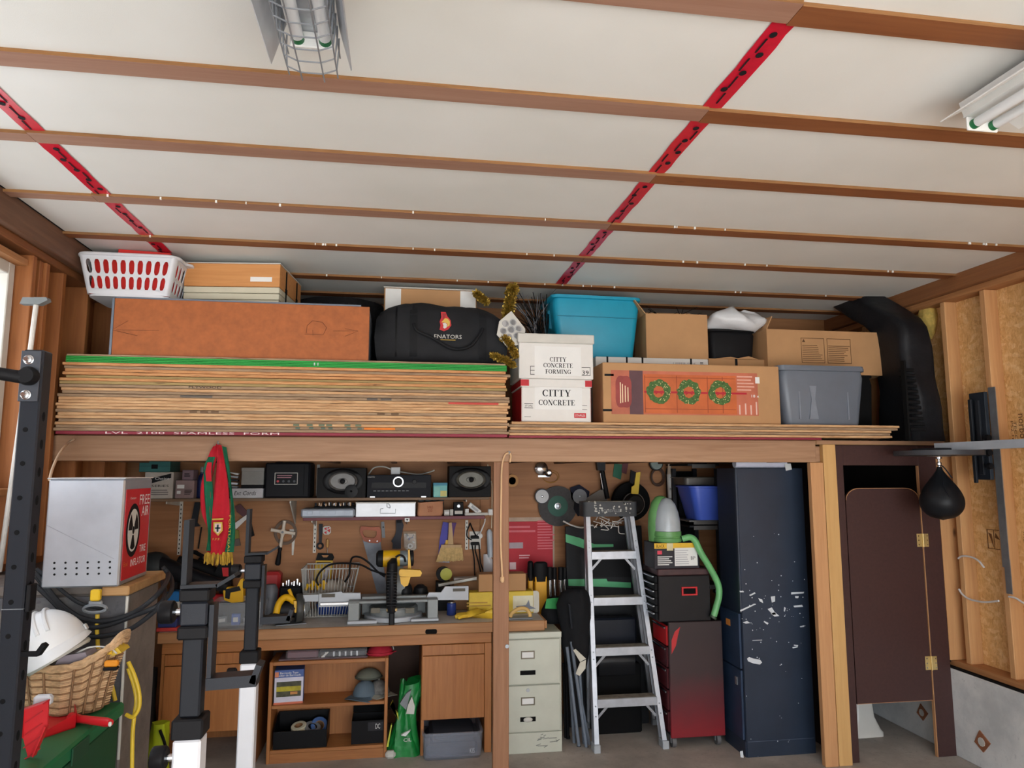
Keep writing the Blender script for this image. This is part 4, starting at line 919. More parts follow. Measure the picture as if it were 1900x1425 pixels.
# car speakers in boxes
def speaker(rect, ell, label, gl):
    t, wd, ht = shelfbox('car_speaker', label, rect, 5.08, .18, mat((16, 16, 18), .6)); L_ = LP(t)
    c = L_(ell[0], ell[1], 5.08); rx = abs(L_(ell[0] + ell[2], ell[1], 5.08).x - c.x); rz = abs(L_(ell[0], ell[1] - ell[3], 5.08).z - c.z)
    for nm, k0, k1, mm, y in (('surround', 1.5, 1.1, blk_gloss, -.006),):
        m = M(); N = 40; v = []
        for i in range(N):
            a = 2 * PI * i / N
            v += [(c.x + rx * k0 * math.cos(a), -.0005, c.z + rz * k0 * math.sin(a)), (c.x + rx * (k0 + k1) / 2 * math.cos(a), y, c.z + rz * (k0 + k1) / 2 * math.sin(a)), (c.x + rx * k1 * math.cos(a), -.002, c.z + rz * k1 * math.sin(a))]
        m.add(v, [(3 * i + j, 3 * ((i + 1) % N) + j, 3 * ((i + 1) % N) + j + 1, 3 * i + j + 1) for i in range(N) for j in (0, 1)]); obj(nm, m, mm, t)
    m = M().lathe([(1.09, -.003), (1.0, -.008), (.93, -.004), (.4, .012), (.34, -.012), (.0, -.016)], (c.x, 0, c.z), 32, 'y', rx, rz)
    obj('cone', m, mat(gl, .42, .3, .2, 12), t); obj('tweeter', M().lathe([(.012, -.017), (.018, -.026), (.008, -.032), (0, -.032)], (c.x, 0, c.z), 18, 'y'), blk, t)
    return t
speaker((588, 868, 679, 927), (636, 893, 25, 16), 'boxed oval car speaker beside the black safe', (104, 102, 100)); speaker((833, 865, 911, 921), (874, 890, 25, 15), 'boxed oval car speaker next to the turquoise note box', (96, 94, 86))
t = thing('puck', 'small round black tweeter standing before the boxed speaker by the safe', 'tweeter', (P(651, 914, 5.02).x, 5.07, S1)); r = .045
obj('ring', M().lathe([(r * .7, -.016), (r, -.014), (r, 0), (r * .7, .0)], (0, -.002, r), 24, 'y'), blk_gloss, t); obj('grille', M().lathe([(r * .69, -.010), (r * .3, -.013), (0, -.02)], (0, -.002, r), 20, 'y'), blk_matte, t)
# receiver
t, wd, ht = shelfbox('receiver', 'wide black audio receiver with a silver-ringed knob between the speakers', (681, 881, 800, 922), 5.07, .27, mat((22, 24, 32), .6)); L_ = LP(t)
for px in (691, 786): 
    q = L_(px, 922, 5.07); obj('foot', M().box(q.x - .018, q.x + .018, -.006, .012, .0, .010, .002), chrome, t)
c = L_(739, 894, 5.07); r = .036
obj('knob_ring', M().lathe([(r * .8, -.002), (r * .82, -.012), (r, -.012), (r, -.0005)], (c.x, 0, c.z), 28, 'y'), chrome, t); k = obj('knob', M().lathe([(r * .78, -.0005), (r * .76, -.02), (r * .6, -.024), (0, -.023)], (c.x, 0, c.z), 28, 'y'), blk_gloss, t)
c2 = L_(769, 894, 5.07); obj('small_knob', M().lathe([(.016, -.0005), (.014, -.012), (0, -.012)], (c2.x, 0, c2.z), 18, 'y'), blk_gloss, t)
obj('display', M().box(-wd * .43, wd * .42, -.0012, -.0002, ht * .42, ht * .66), blk_gloss, t); m = M()
for k in range(9): m.box(-wd * .40 + k * .028, -wd * .385 + k * .028 + .012, -.0026, -.0013, ht * .28, ht * .31)
obj('small_keys', m, grey, t)['kind'] = 'stuff'; txt(t, 'ONKYO', -wd * .44, -.0012, ht * .90, .05, .010, offwhite)
a = P(690, 880, 5.2); cb = thing('cable_end', 'white cable with a clear plug lying on top of the black receiver', 'cable', (P(735, 880, 5.2).x, 5.2, S1 + ht)); L_ = LP(cb)
obj('wire', M().tube(spline([L_(684, 880, 5.2), L_(694, 868, 5.2), L_(712, 866, 5.2), L_(732, 873, 5.2), L_(752, 877, 5.2), L_(778, 880, 5.2), L_(800, 875, 5.2), L_(806, 872, 5.2)], 6), .005, 8), mat((190, 188, 180), .5), cb)
q = L_(734, 874, 5.19); obj('plug', M().box(q.x - .034, q.x + .034, -.02, .012, q.z - .025, q.z + .028, .004), clear('clear_plug', (.85, .86, .86), .55), cb)
t, wd, ht = shelfbox('note_box', 'small turquoise and yellow box between receiver and speaker', (804, 896, 830, 922), 5.09, .1, mat((112, 190, 190), .5))
obj('lid', M().box(-wd / 2 - .001, wd / 2 + .001, -.001, .101, ht * .82, ht + .001, .001), mat((38, 132, 160), .5), t); patch(t, .0, wd * .46, .004, ht * .45, 0, mat((214, 206, 128), .6)); patch(t, -wd * .45, -.004, .01, ht * .7, 0, mat((140, 206, 196), .6))
# lower shelf
t, wd, ht = shelfbox('metal_case', 'flat pale grey metal case with embossed lid on the lower shelf', (558, 944, 658, 965), 5.08, .22, mat((164, 172, 184), .4, .2), z=S2, b=.012)
m = M()
for x0_, x1_, in ((-.14, -.10), (-.055, .055), (.11, .15)): m.box(x0_, x1_, -.003, -.0005, ht * .35, ht * .42).box(x0_, x1_, -.003, -.0005, ht * .68, ht * .75).box(x0_, x0_ + .006, -.003, -.0005, ht * .42, ht * .68).box(x1_ - .006, x1_, -.003, -.0005, ht * .42, ht * .68)
obj('embossing', m, mat((150, 158, 170), .4, .2), t)['kind'] = 'stuff'; obj('lid_seam', M().box(-wd / 2 - .002, wd / 2 + .002, -.002, .222, ht * .86, ht * .93, .002), steel, t)
ct = thing('socket_tray', 'open tray of dark sockets and bits lying on the flat grey case', 'tray', t.location + Vector((.03, .04, ht + .001)))
obj('tray', M().box(-.13, .15, 0, .12, 0, .012, .003), blk, ct); rg = random.Random(9)
for k in range(16): x = -.12 + .25 * k / 15; obj('socket', M().cyl((x, .03 + .05 * (k % 2), .0125), (x, .03 + .05 * (k % 2), .03 + .012 * rg.random()), .007, n=8), chrome if k % 3 else charcoal, ct)
t, wd, ht = shelfbox('steel_box', 'white-painted steel box with a wire latch on the lower shelf', (660, 932, 771, 962), 5.11, .22, mat((206, 208, 212), .35, .25, .10, 6), z=S2, b=.003)
m = M(); x = .012
m.tube(spline([(x - .004, -.004, ht * .95), (x - .004, -.006, ht * .7), (x + .016, -.007, ht * .62), (x + .014, -.006, ht * .8), (x + .002, -.006, ht * .92)], 5), .002, 6).tube([(x - .05, -.003, ht * .55), (x - .05, -.005, ht * .24), (x + .055, -.005, ht * .24), (x + .055, -.003, ht * .55)], .0018, 6).tube([(x - .05, -.003, ht * .55), (x - .03, -.004, ht * .57)], .0018, 6)
obj('latch', m, grey, t); obj('lid_edge', M().box(-wd / 2 - .0015, wd / 2 + .0015, -.0015, .221, ht * .93, ht + .001), offwhite, t)
t = thing('paper_bag', 'crumpled brown paper parcel on the lower shelf', 'parcel', (P(798, 955, 5.16).x, 5.155, S2)); w2 = .185 / 2
obj('parcel', M().loft([[(x * k + .004 * math.sin(9 * y + 30 * z), y + .07 + .004 * math.sin(20 * x), z + .005 * math.sin(25 * x) * (z > .05)) for x, y in rrect(w2 * 2, .13, .02, 4)] for z, k in ((0, .94), (.02, 1), (.06, .99), (.085, .96), (.098, 1.02))]), mat((190, 134, 100), .8, var=.08, bmp=.4, bs_=30), t, ang=60); txt(t, 'H&B\n250', .0, -.003, .05, .04, .045, mat((160, 92, 66), .8))
def small(label, rect, mm, Y=5.17, d=.06, cat='box', name='small_box'): return shelfbox(name, label, rect, Y, d, mm, cat, z=S2, b=.002)
t, wd, ht = small('row of glass jars', (1, 1, 2, 2), grey) if False else (0, 0, 0)
for i, px in enumerate((781, 794, 806, 818)):
    c = P(px, 945, 5.31); j = thing('glass_jar', ('first', 'second', 'third', 'fourth')[i] + ' small dark glass jar behind the brown paper parcel, counted from the steel box', 'jar', (c.x, 5.33, S2), group='glass jars on the lower shelf')
    obj('jar_body', M().lathe([(.022, 0), (.024, .004), (.024, .085), (.02, .095)], n=16), mat((74, 82, 80), .2), j); obj('lid', M().lathe([(.023, .0955), (.023, .112), (0, .113)], n=16), grey, j)
t, wd, ht = small('small grey carton next to the paper parcel', (824, 946, 834, 962), mat((190, 186, 178), .6)); patch(t, -wd * .4, wd * .4, ht * .3, ht * .7, 0, paper)
t, wd, ht = small('thin white carton beside a black charger', (835, 945, 841, 961), offwhite); obj('end_flap', M().box(-wd / 2, wd / 2, -.001, 0, ht * .8, ht * .82), grey, t)
t, wd, ht = small('black battery charger on the lower shelf', (842, 932, 860, 961), blk, cat='charger', name='battery_charger'); patch(t, -wd * .4, wd * .4, ht * .12, ht * .36, 0, offwhite); obj('lens', M().lathe([(.013, -.0005), (.011, -.006), (0, -.007)], (0, 0, ht * .72), 16, 'y'), steel, t)
t, wd, ht = small('thin white carton between the charger and white adapter', (863, 944, 870, 961), white); obj('end_flap', M().box(-wd / 2, wd / 2, -.001, 0, ht * .7, ht * .72), grey, t)
t = thing('power_adapter', 'white adapter box propped at a slant on the lower shelf', 'adapter', P(881, 944, 5.17) + Vector((0, 0, 0)), rot=(0, R(38), 0)); obj('housing', M().box(-.052, .052, 0, .04, -.018, .018, .005), white, t); obj('label', M().box(-.03, .03, -.0008, -.0002, -.008, .008), mat((176, 178, 182), .6), t); obj('prong', M().box(.0525, .066, .01, .014, -.008, -.003).box(.0525, .066, .026, .03, -.008, -.003), steel, t)
t = thing('power_strip', 'slim white power strip lying at the end of the lower shelf', 'power strip', (P(884, 956, 5.16).x, 5.155, S2)); obj('strip_body', M().box(-.085, .085, 0, .04, 0, .02, .004), offwhite, t); obj('end_plug', M().box(.0855, .13, -.004, .044, .0, .046, .006), white, t)
# ---------------------------------------------------------------- tools hung on the plywood
HW = WALL - .02
def hung(name, label, cat, px, py, Y=HW): 
    t = thing(name, label, cat, P(px, py, Y)); return t, LP(t)
def poly(L_, pts, Y=HW): return [(L_(x, y, Y).x, L_(x, y, Y).z) for x, y in pts]
# hand saw
t, L_ = hung('hand_saw', 'hand saw with an orange-brown wooden handle hanging on the plywood', 'saw', 690, 975)
hand = mat((168, 82, 44), .5, var=.12)
obj('blade', M().prism(poly(L_, [(673, 1002), (706, 1005), (716, 1080), (724, 1120), (700, 1102)]), .003, .005), mat((104, 108, 116), .45, .4, .25, 10), t)
m = M(); out = poly(L_, [(668, 980), (671, 976), (690, 978), (704, 977), (707, 984), (706, 996), (708, 1004), (700, 1008), (686, 1007), (675, 1004), (673, 998), (668, 988)]); inn = poly(L_, [(673, 985), (676, 983), (690, 984), (699, 985), (699, 993), (694, 998), (686, 998), (677, 996), (674, 992), (673.5, 990), (673.2, 988), (673, 986.5)])
n = 12; V = [(a, y, b) for y in (-.008, .010) for a, b in out] + [(a, y, b) for y in (-.008, .010) for a, b in inn]
m.add(V, [q for i in range(n) for q in ((i, (i + 1) % n, n + (i + 1) % n, n + i), (2 * n + i, 2 * n + (i + 1) % n, 3 * n + (i + 1) % n, 3 * n + i), (i, (i + 1) % n, 2 * n + (i + 1) % n, 2 * n + i), (n + i, n + (i + 1) % n, 3 * n + (i + 1) % n, 3 * n + i))])
obj('handle', m, hand, t); 
for x, y in ((686, 1003), (700, 1004)): q = L_(x, y, HW); obj('rivet', M().prism(circ(.005, 10, q.x, q.z), -.0095, -.0082), steel, t)
t, L_ = hung('hinge_plate', 'small grey perforated steel plate behind the hand saw handle', 'plate', 711, 975); m = M().prism(poly(L_, [(707, 968), (713, 968), (715, 998), (709, 998)]), .0, .004); obj('plate', m, grey, t); obj('hole', M().prism(circ(.005, 8, poly(L_, [(711, 978)])[0][0], poly(L_, [(711, 978)])[0][1]), -.001, -.0001), blk, t)
t, L_ = hung('knife_sheath', 'black curved knife sheath hanging below the lower shelf', 'sheath', 740, 965)
obj('sheath', M().prism(poly(L_, [(735, 960), (741, 957), (746, 965), (749, 975), (746, 990), (744, 1000), (744, 1018), (728, 1018), (729, 1008), (726, 1004), (733, 993), (735, 985)]), -.012, .012), mat((40, 42, 52), .5), t, ang=20); obj('belt_loop', M().prism(poly(L_, [(736, 962), (744, 962), (745, 970), (736, 970)]), -.018, -.0125), blk, t)
t, L_ = hung('blister_pack', 'clear blister pack of white rope and hardware behind the mitre saw motor', 'package', 763, 985)
obj('backing_card', M().prism(poly(L_, [(748, 986), (772, 986), (774, 1018), (768, 1023), (754, 1022), (749, 1016)]), .0, .003), mat((150, 128, 104), .7), t); 
obj('coil', M().tube([(L_(761, 1013, HW).x + .014 * math.cos(a), -.010, L_(761, 1013, HW).z + .014 * math.sin(a)) for a in [2 * PI * k / 16 for k in range(16)]], .007, 6, True), white, t)
rg = random.Random(4)
for k in range(7): q = L_(754 + rg.random() * 14, 993 + rg.random() * 14, HW); obj('hardware_piece', M().tube([(q.x, -.006, q.z), (q.x + .02 * rg.uniform(-1, 1), -.008, q.z + .02 * rg.uniform(-1, 1))], .005, 6), (steel, white, mat((60, 70, 120), .5))[k % 3], t)
obj('blister', M().prism(poly(L_, [(750, 990), (771, 990), (772, 1017), (767, 1021), (755, 1020), (750, 1014)]), -.022, -.0005), clear('clear_blister', (.95, .96, .97), .12, .08), t)
# shelf label
t, L_ = hung('price_tag', 'small white tag with a black arrow hanging under the steel box', 'tag', 755, 962, 5.10); obj('card', M().prism(poly(L_, [(751, 961), (760, 961), (760, 968), (751, 968)], 5.10), 0, .001), paper, t); obj('arrow', M().prism(poly(L_, [(753, 963), (758, 963), (755.5, 966.5)], 5.10), -.001, -.0002), ink, t)
# brushes
t, L_ = hung('paint_brush', 'large paint brush in a purple cardboard sleeve on the plywood', 'brush', 828, 968)
for pts, mm, nm in (([(822, 968), (832, 970), (830, 1000), (822, 1012), (820, 1040), (812, 1042), (816, 1000)], mat((74, 70, 170), .6), 'sleeve'), ([(832, 970), (847, 970), (843, 985), (839, 1012), (830, 1012)], mat((86, 44, 116), .6), 'sleeve_back'), ([(812, 1039), (834, 1040), (834, 1044), (812, 1043)], mat((160, 170, 190), .5), 'sleeve_end')): obj(nm, M().prism(poly(L_, pts), .002 if nm == 'sleeve_back' else -.004, .010 if nm == 'sleeve_back' else .001), mm, t)
obj('stripe', M().prism(poly(L_, [(827, 1002), (832, 1002), (831, 1012), (826, 1012)]), -.006, -.0045), yellow, t)
t, L_ = hung('wall_brush', 'wide wooden wallpaper brush with straw bristles hanging over the purple sleeve', 'brush', 836, 970, HW - .03); Yb = HW - .03
blond = wood('blond_brush_wood', (206, 176, 132), (184, 150, 106), 'z'); obj('handle', M().prism(poly(L_, [(833, 970), (838, 969), (840, 990), (841, 1010), (831, 1010), (832, 990)], Yb), -.008, .008), blond, t)
obj('stock', M().prism(poly(L_, [(819, 1010.5), (856, 1010.5), (856, 1016), (818, 1016)], Yb), -.011, .011), blond, t)
m = M(); A, Bq = L_(818, 1016, Yb), L_(857, 1016, Yb); C_, D_ = L_(810, 1042, Yb), L_(859, 1039, Yb)
for k in range(46):
    u = k / 45; p, q = A.lerp(Bq, u), C_.lerp(D_, u)
    for y in (-.008, .0, .008): m.bar((p.x, y, p.z - .0005), (q.x + random.uniform(-.003, .003), y * 1.8, q.z + random.uniform(-.006, .004)), .0046, .004)
o = obj('bristles', m, mat((202, 172, 116), .8, var=.2, s=60), t); o['kind'] = 'stuff'
# wrench, stickered card, small screwdriver
t, L_ = hung('ring_wrench', 'dark ring wrench hanging beside the slotted rail', 'wrench', 594, 972)
obj('shaft', M().prism(poly(L_, [(592, 972), (599, 972), (597, 1008), (592, 1008)]), -.005, .005), charcoal, t); q = L_(594, 1013, HW); obj('ring', M().tube([(q.x + .020 * math.cos(a), 0, q.z + .020 * math.sin(a)) for a in [2 * PI * k / 18 for k in range(18)]], .007, 8, True), charcoal, t)
t, L_ = hung('sticker', 'round red and white sticker on a tag beside the ring wrench', 'sticker', 606, 984); obj('disc', M().prism(poly(L_, [(599, 979), (603, 976), (611, 976), (614, 979), (614, 988), (610, 992), (602, 992), (599, 988)]), -.001, .001), offwhite, t)
for pts in ([(601, 981), (606, 978), (606, 984)], [(607, 984), (613, 981), (612, 988)], [(601, 988), (606, 985), (606, 991)], [(608, 978), (612, 978), (608, 982)]): obj('red_mark', M().prism(poly(L_, pts), -.0024, -.0012), redink, t)
t, L_ = hung('screwdriver', 'small screwdriver with a tan handle stuck in the plywood', 'screwdriver', 608, 1000); obj('handle', M().lathe([(.004, 0), (.010, -.006), (.011, -.05), (.006, -.062)], (0, 0, 0), 12), mat((196, 150, 90), .4), t); obj('shaft', M().cyl((0, 0, -.0625), (0, 0, -.125), .003, n=8), steel, t)
t, L_ = hung('blade_pack', 'yellow and black saw-blade package hanging behind the wire basket', 'package', 605, 1028)
obj('sleeve', M().prism(poly(L_, [(586, 1040), (618, 1040), (612, 1092), (580, 1092)]), -.006, .001), mat((220, 180, 40), .5), t); obj('header', M().prism(poly(L_, [(590, 1026), (617, 1027), (620, 1034), (618, 1039.5), (586, 1039.5)]), -.004, .001), blk, t); obj('hang_hole', M().prism(poly(L_, [(597, 1030), (610, 1030), (607, 1034), (600, 1034)]), -.006, -.0045), mat((180, 130, 84), .7), t); obj('blade_picture', M().prism(poly(L_, [(606, 1052), (612, 1052), (606, 1080), (594, 1080)]), -.0075, -.0062), mat((188, 180, 190), .6), t); obj('lettering', M().prism(poly(L_, [(588, 1043), (614, 1043), (613, 1045.5), (588, 1045.5)]), -.0075, -.0062), ink, t)
# cross-shaped crank
t, L_ = hung('cross_crank', 'white four-armed crank with one long black grip hanging on a coil', 'tool', 525, 990, HW - .03); Yb = HW - .03
for a, b in (((525, 987), (503, 983)), ((525, 987), (548, 990)), ((525, 987), (528, 966)), ((525, 987), (520, 1015))):
    p, q = L_(*a, Yb), L_(*b, Yb); obj('arm', M().tube([p, p.lerp(q, .35), q], [.017, .011, .013], 10), mat((212, 200, 184), .5), t)
q = L_(525, 987, Yb); obj('hub', M().lathe([(.02, .014), (.02, -.014), (.012, -.018), (0, -.018)], (q.x, 0, q.z), 16, 'y'), mat((206, 194, 178), .5), t); obj('hub_nut', M().lathe([(.009, -.0185), (.009, -.024), (0, -.024)], (q.x, 0, q.z), 8, 'y'), grey, t)
p, r_ = L_(520, 1016, Yb), L_(515, 1049, Yb); obj('grip', M().tube([p, p.lerp(r_, .1), p.lerp(r_, .2), p.lerp(r_, .6), p.lerp(r_, .93), r_], [.012, .015, .011, .017, .019, .012], 12), blk, t)
t2, L_ = hung('wire_coil', 'coil of grey wire on the plywood behind the white crank', 'wire', 530, 988); m = M()
for k in range(5): m.tube([((.062 + .004 * k) * math.cos(a), -.004 - .003 * (k % 2), (.062 + .004 * k) * math.sin(a) * 1.1) for a in [2 * PI * j / 28 for j in range(28)]], .0022, 5, True)
obj('coil', m, mat((120, 104, 92), .6), t2)
# pliers and cutters under the shelf, clamp, black cutter
t, L_ = hung('snips', 'yellow and black handled snips hanging under the upper shelf', 'snips', 455, 940)
obj('jaw', M().prism(poly(L_, [(436, 940), (446, 935), (462, 952), (460, 960), (450, 958), (440, 950)]), -.006, .006), mat((90, 50, 56), .5), t); obj('yellow_grip', M().prism(poly(L_, [(458, 952), (464, 950), (466, 972), (461, 974)]), -.009, .009), yellow, t); obj('black_grip', M().prism(poly(L_, [(461, 974.5), (467, 972.5), (472, 994), (463, 997)]), -.009, .009), blk, t)
obj('white_grip', M().prism(poly(L_, [(434, 972), (458, 955), (461, 960), (438, 982)]), -.008, .008), white, t)
t, L_ = hung('hand_cutter', 'yellow and dark hand cutter hanging beside the scarf fringe', 'cutter', 440, 990); obj('head', M().prism(poly(L_, [(434, 982), (443, 984), (444, 998), (435, 1000)]), -.008, .008), mat((130, 120, 40), .5), t); obj('handle', M().prism(poly(L_, [(432, 1001), (444, 999), (447, 1012), (431, 1014)]), -.008, .008), mat((96, 84, 76), .5), t)
t, L_ = hung('pipe_clamp', 'dark steel clamp hanging behind the scarf', 'clamp', 365, 930); obj('jaw', M().prism(poly(L_, [(362, 932), (372, 932), (366, 970), (372, 976), (356, 978), (354, 972)]), -.010, .010), charcoal, t); obj('rod', M().tube([L_(374, 978, HW), L_(368, 1018, HW)], .005, 8), blk, t)
t, L_ = hung('web_strap', 'black webbing strap bunched on the plywood behind the squat stand', 'strap', 368, 1020)
m = M()
for k in range(6): m.tube(spline([L_(354 + k, 1026, HW - .004 * k), L_(362 + 2 * k, 1022 + 2 * k, HW - .02), L_(372 + k, 1030, HW - .024), L_(378 - k * 2, 1050 - 2 * k, HW - .02), L_(358 + 3 * k, 1048, HW - .01)], 5), .006, 6)
obj('webbing', m, blk, t)
# outlet and its cords
t, L_ = hung('power_outlet', 'white double outlet plate with black plugs on the plywood', 'outlet', 880, 1002, WALL - .006); Yb = WALL - .006
a, b = L_(871, 986, Yb), L_(892, 1019, Yb); obj('plate', M().box(a.x, b.x, 0, .006, b.z, a.z, .002), offwhite, t)
for y in (996, 1008): c = L_(881, y, Yb); obj('plug', M().box(c.x - .032, c.x + .032, -.03, -.0005, c.z - .012, c.z + .010, .004), blk, t)
for pts in ([(876, 1012), (878, 1025), (880, 1040), (881, 1068)], [(882, 1012), (882, 1022), (887, 1040), (893, 1066)], [(889, 1010), (890, 1024), (892, 1045), (900, 1066)], [(875, 1002), (867, 996), (867, 985), (872, 972)], [(884, 996), (877, 982), (872, 970)]):
    obj('cord', M().tube(spline([L_(x, y, Yb - .018) for x, y in pts], 6), .005, 6), blk, t)
c = L_(890, 994, Yb); obj('white_plug', M().lathe([(.010, -.03), (.02, -.024), (.022, -.0005)], (c.x, 0, c.z), 14, 'y'), white, t); obj('white_cord', M().tube(spline([L_(890, 993, Yb - .03), L_(893, 985, Yb - .04), L_(899, 970, Yb - .04), L_(900, 962, Yb - .05)], 6), .005, 6), white, t)
t, L_ = hung('caulk_gun_tube', 'clear plastic tube and bag hanging beside the post', 'tube', 910, 980, HW - .02); Yb = HW - .02
p = L_(908, 982, Yb); q = L_(910, 1034, Yb); obj('tube_body', M().tube([p, p.lerp(q, .1), q], [.010, .022, .022], 12), mat((176, 186, 196), .3), t); obj('bag', M().loft([[(L_(902, y, Yb).x + wd / 2 + wd / 2 * math.cos(a_) - .02, .012 * math.sin(a_), L_(905, y, Yb).z) for a_ in [2 * PI * k / 14 for k in range(14)]] for y, wd in ((1028, .03), (1040, .075), (1054, .10), (1064, .10))]), clear('hazy_bag', (.7, .72, .76), .5), t)
obj('hanging_cord', M().tube(spline([L_(905, 862, Yb), L_(909, 888, Yb), L_(913, 905, Yb), L_(912, 980, Yb)], 6), .004, 6), mat((200, 186, 160), .7), t)
# ---------------------------------------------------------------- scarf on the beam
t = thing('football_scarf', 'red and green football scarf with yellow fringe hanging from the beam', 'scarf', P(403, 823, 4.19)); L_ = LP(t); SYs = 4.165
sr = mat((190, 20, 40), .85, var=.08, s=40, bmp=.3, bs_=160); sg = mat((12, 104, 72), .85, var=.1, s=40, bmp=.3, bs_=160); sdr = mat((150, 16, 28), .85, var=.08, s=40, bmp=.3, bs_=160)
def strip(pl, pr, Y0, Y1, mm, name, wave=.006, parent=None):
    n = 16; a = spline([Vector((L_(x, y, SYs).x, 0, L_(x, y, SYs).z)) for x, y in pl], 6); b = spline([Vector((L_(x, y, SYs).x, 0, L_(x, y, SYs).z)) for x, y in pr], 6)
    g = []
    for i, (p, q) in enumerate(zip(a, b)):
        u = i / (len(a) - 1); g.append([p.lerp(q, k / 6) + Vector((0, Y0 + (Y1 - Y0) * u + wave * math.sin(k * 1.4 + 6 * u), 0)) for k in range(7)])
    return obj(name, M().sheet(g, .004), mm, parent or t, ang=60)
strip([(396, 828), (385, 850), (372, 905), (374, 950), (388, 990), (384, 1025)], [(404, 826), (402, 850), (392, 905), (393, 950), (396, 990), (394, 1025)], -.030, -.020, sr, 'rear_fold')
strip([(388, 848), (379, 868), (379, 905), (383, 950), (387, 990), (383, 1022)], [(400, 848), (395, 868), (396, 905), (397, 950), (394, 990), (393, 1022)], -.040, -.030, sg, 'green_stripe')
strip([(403, 824), (404, 850), (399, 905), (396, 950), (394, 990), (393, 1028)], [(412, 826), (421, 870), (426, 905), (428, 950), (426, 990), (418, 1028)], -.050, -.042, sr, 'front_fold', .010)
strip([(414, 828), (420, 866), (427, 910), (430, 945), (426, 985), (418, 1024)], [(421, 830), (427, 866), (432, 910), (436, 945), (437, 985), (434, 1024)], -.044, -.036, sg, 'green_edge')
obj('lettering_panel', M().sheet([[Vector((L_(x, y, SYs).x, -.060, L_(x, y, SYs).z)) for x in xs] for y, xs in ((858, (388, 396)), (875, (384, 395)), (893, (386, 396)))], .002), sr, t)
c = L_(406, 980, SYs); yg = mat((206, 170, 70), .7)
cr = obj('crest', M().prism([(c.x - .02, c.z + .036), (c.x + .026, c.z + .036), (c.x + .03, c.z - .01), (c.x + .008, c.z - .038), (c.x - .018, c.z - .012)], -.066, -.060), yg, t); obj('shield', M().prism([(c.x - .012, c.z + .028), (c.x + .02, c.z + .028), (c.x + .022, c.z - .008), (c.x + .006, c.z - .026), (c.x - .011, c.z - .01)], -.069, -.0665), mat((226, 196, 190), .7), cr); obj('cross', M().box(c.x + .000, c.x + .009, -.0715, -.0695, c.z - .016, c.z + .022).box(c.x - .009, c.x + .018, -.0715, -.0695, c.z + .0, c.z + .008), mat((24, 60, 66), .7), cr)
txt(t, 'PORTUGAL', L_(428, 990, SYs).x, -.058, L_(428, 990, SYs).z, .20, .012, mat((196, 170, 60), .7), rot=(PI / 2, PI / 2, 0)); txt(t, 'F.P.F.', c.x, -.064, c.z - .056, .04, .011, yg); obj('crest_wreath', M().prism([(c.x - .028, c.z + .046), (c.x + .03, c.z + .048), (c.x + .03, c.z + .056), (c.x - .028, c.z + .054)], -.064, -.060), yg, t)
m = M()
for k in range(34):
    p = L_(382 + 48 * k / 33, 1024 + random.uniform(-1, 3), SYs); q = L_(379 + 52 * k / 33 + random.uniform(-2, 2), 1046 + random.uniform(-5, 3), SYs); y = -.035 + .015 * math.sin(k)
    m.tube([(p.x, y, p.z), (q.x, y - .004, q.z)], .0035, 5)
o = obj('fringe', m, mat((196, 156, 52), .8, var=.3, s=40), t); o['kind'] = 'stuff'
q = L_(407, 822, SYs); obj('hook', M().tube([(q.x, .012, q.z - .006), (q.x, -.052, q.z - .008), (q.x, -.058, q.z + .010)], .004, 6), galv, t)
# ================================================================= WORKBENCH
WT = .808
x0, x1 = P(292, 1176, 4.72).x, .957
top_m = concrete('worn_grey_worktop', (186, 182, 176), (208, 204, 198), (222, 218, 212), 6)
t = thing('worktop', 'thick worn workbench top with a bare wooden front edge', 'worktop', (x0, 4.72, .745))
obj('slab', M().box(0, x1 - x0, .022, 5.385 - 4.72, .012, .0625, .002), top_m, t); obj('front_edge', M().box(0, x1 - x0, 0, .0215, .0, .0635, .004), wood('worktop_edge', (186, 138, 94), (150, 102, 64), 'x'), t); obj('end_edge', M().box(x1 - x0 + .0005, x1 - x0 + .014, 0, 5.385 - 4.72, .014, .063, .002), pineY, t)
q = P(800, 1177, 4.72).x - x0; obj('burn_mark', M().prism(rrect(.075, .03, .012, 4, q, .018), -.0012, -.0002), blk_matte, t)
# kneehole desk
dx0, kx0, kx1, dx1 = x0 + .02, P(478, 1260, 4.75).x, P(782, 1250, 4.75).x, P(912, 1250, 4.75).x
d = thing('kneehole_desk', 'oak veneer kneehole desk under the workbench top', 'desk', (dx0, 4.75, 0)); L_ = LP(d); X = lambda v: v - dx0
obj('desk_top', M().box(0, X(dx1), 0, .58, .675, .742, .004), oakX, d)
for a, b, nm in ((dx0, kx0, 'left'), (kx1, dx1, 'right')):
    a_, b_ = X(a), X(b); s = .024 if nm == 'left' else .045
    obj('side_panel', M().box(a_, a_ + .02, .008, .56, .0, .674, .002), oak, d); obj('side_panel', M().box(b_ - s, b_, .0, .56, .0, .674, .002), oak, d); obj('back_panel', M().box(a_ + .021, b_ - s - .001, .54, .56, .0, .674), oak, d)
    zb = .215; zd = P(850 if nm == 'right' else 430, 1215 if nm == 'right' else 1232, 4.75).z
    obj('drawer', M().box(a_ + .004 if nm == 'right' else a_ + .022, b_ - s - .002, -.002, .018, zd + .002, .672, .002), oak, d)
    obj('door', M().box(a_ + .004 if nm == 'right' else a_ + .022, b_ - s - .002, -.002, .018, zb, zd - .002, .002), oak, d)
    obj('pedestal_floor', M().box(a_ + .021, b_ - s - .001, .03, .539, zb + .01, zb + .025), oak, d)
obj('modesty_panel', M().box(X(kx0) + .001, X(kx1) - .001, .545, .56, .12, .674), mat((70, 46, 34), .7), d)
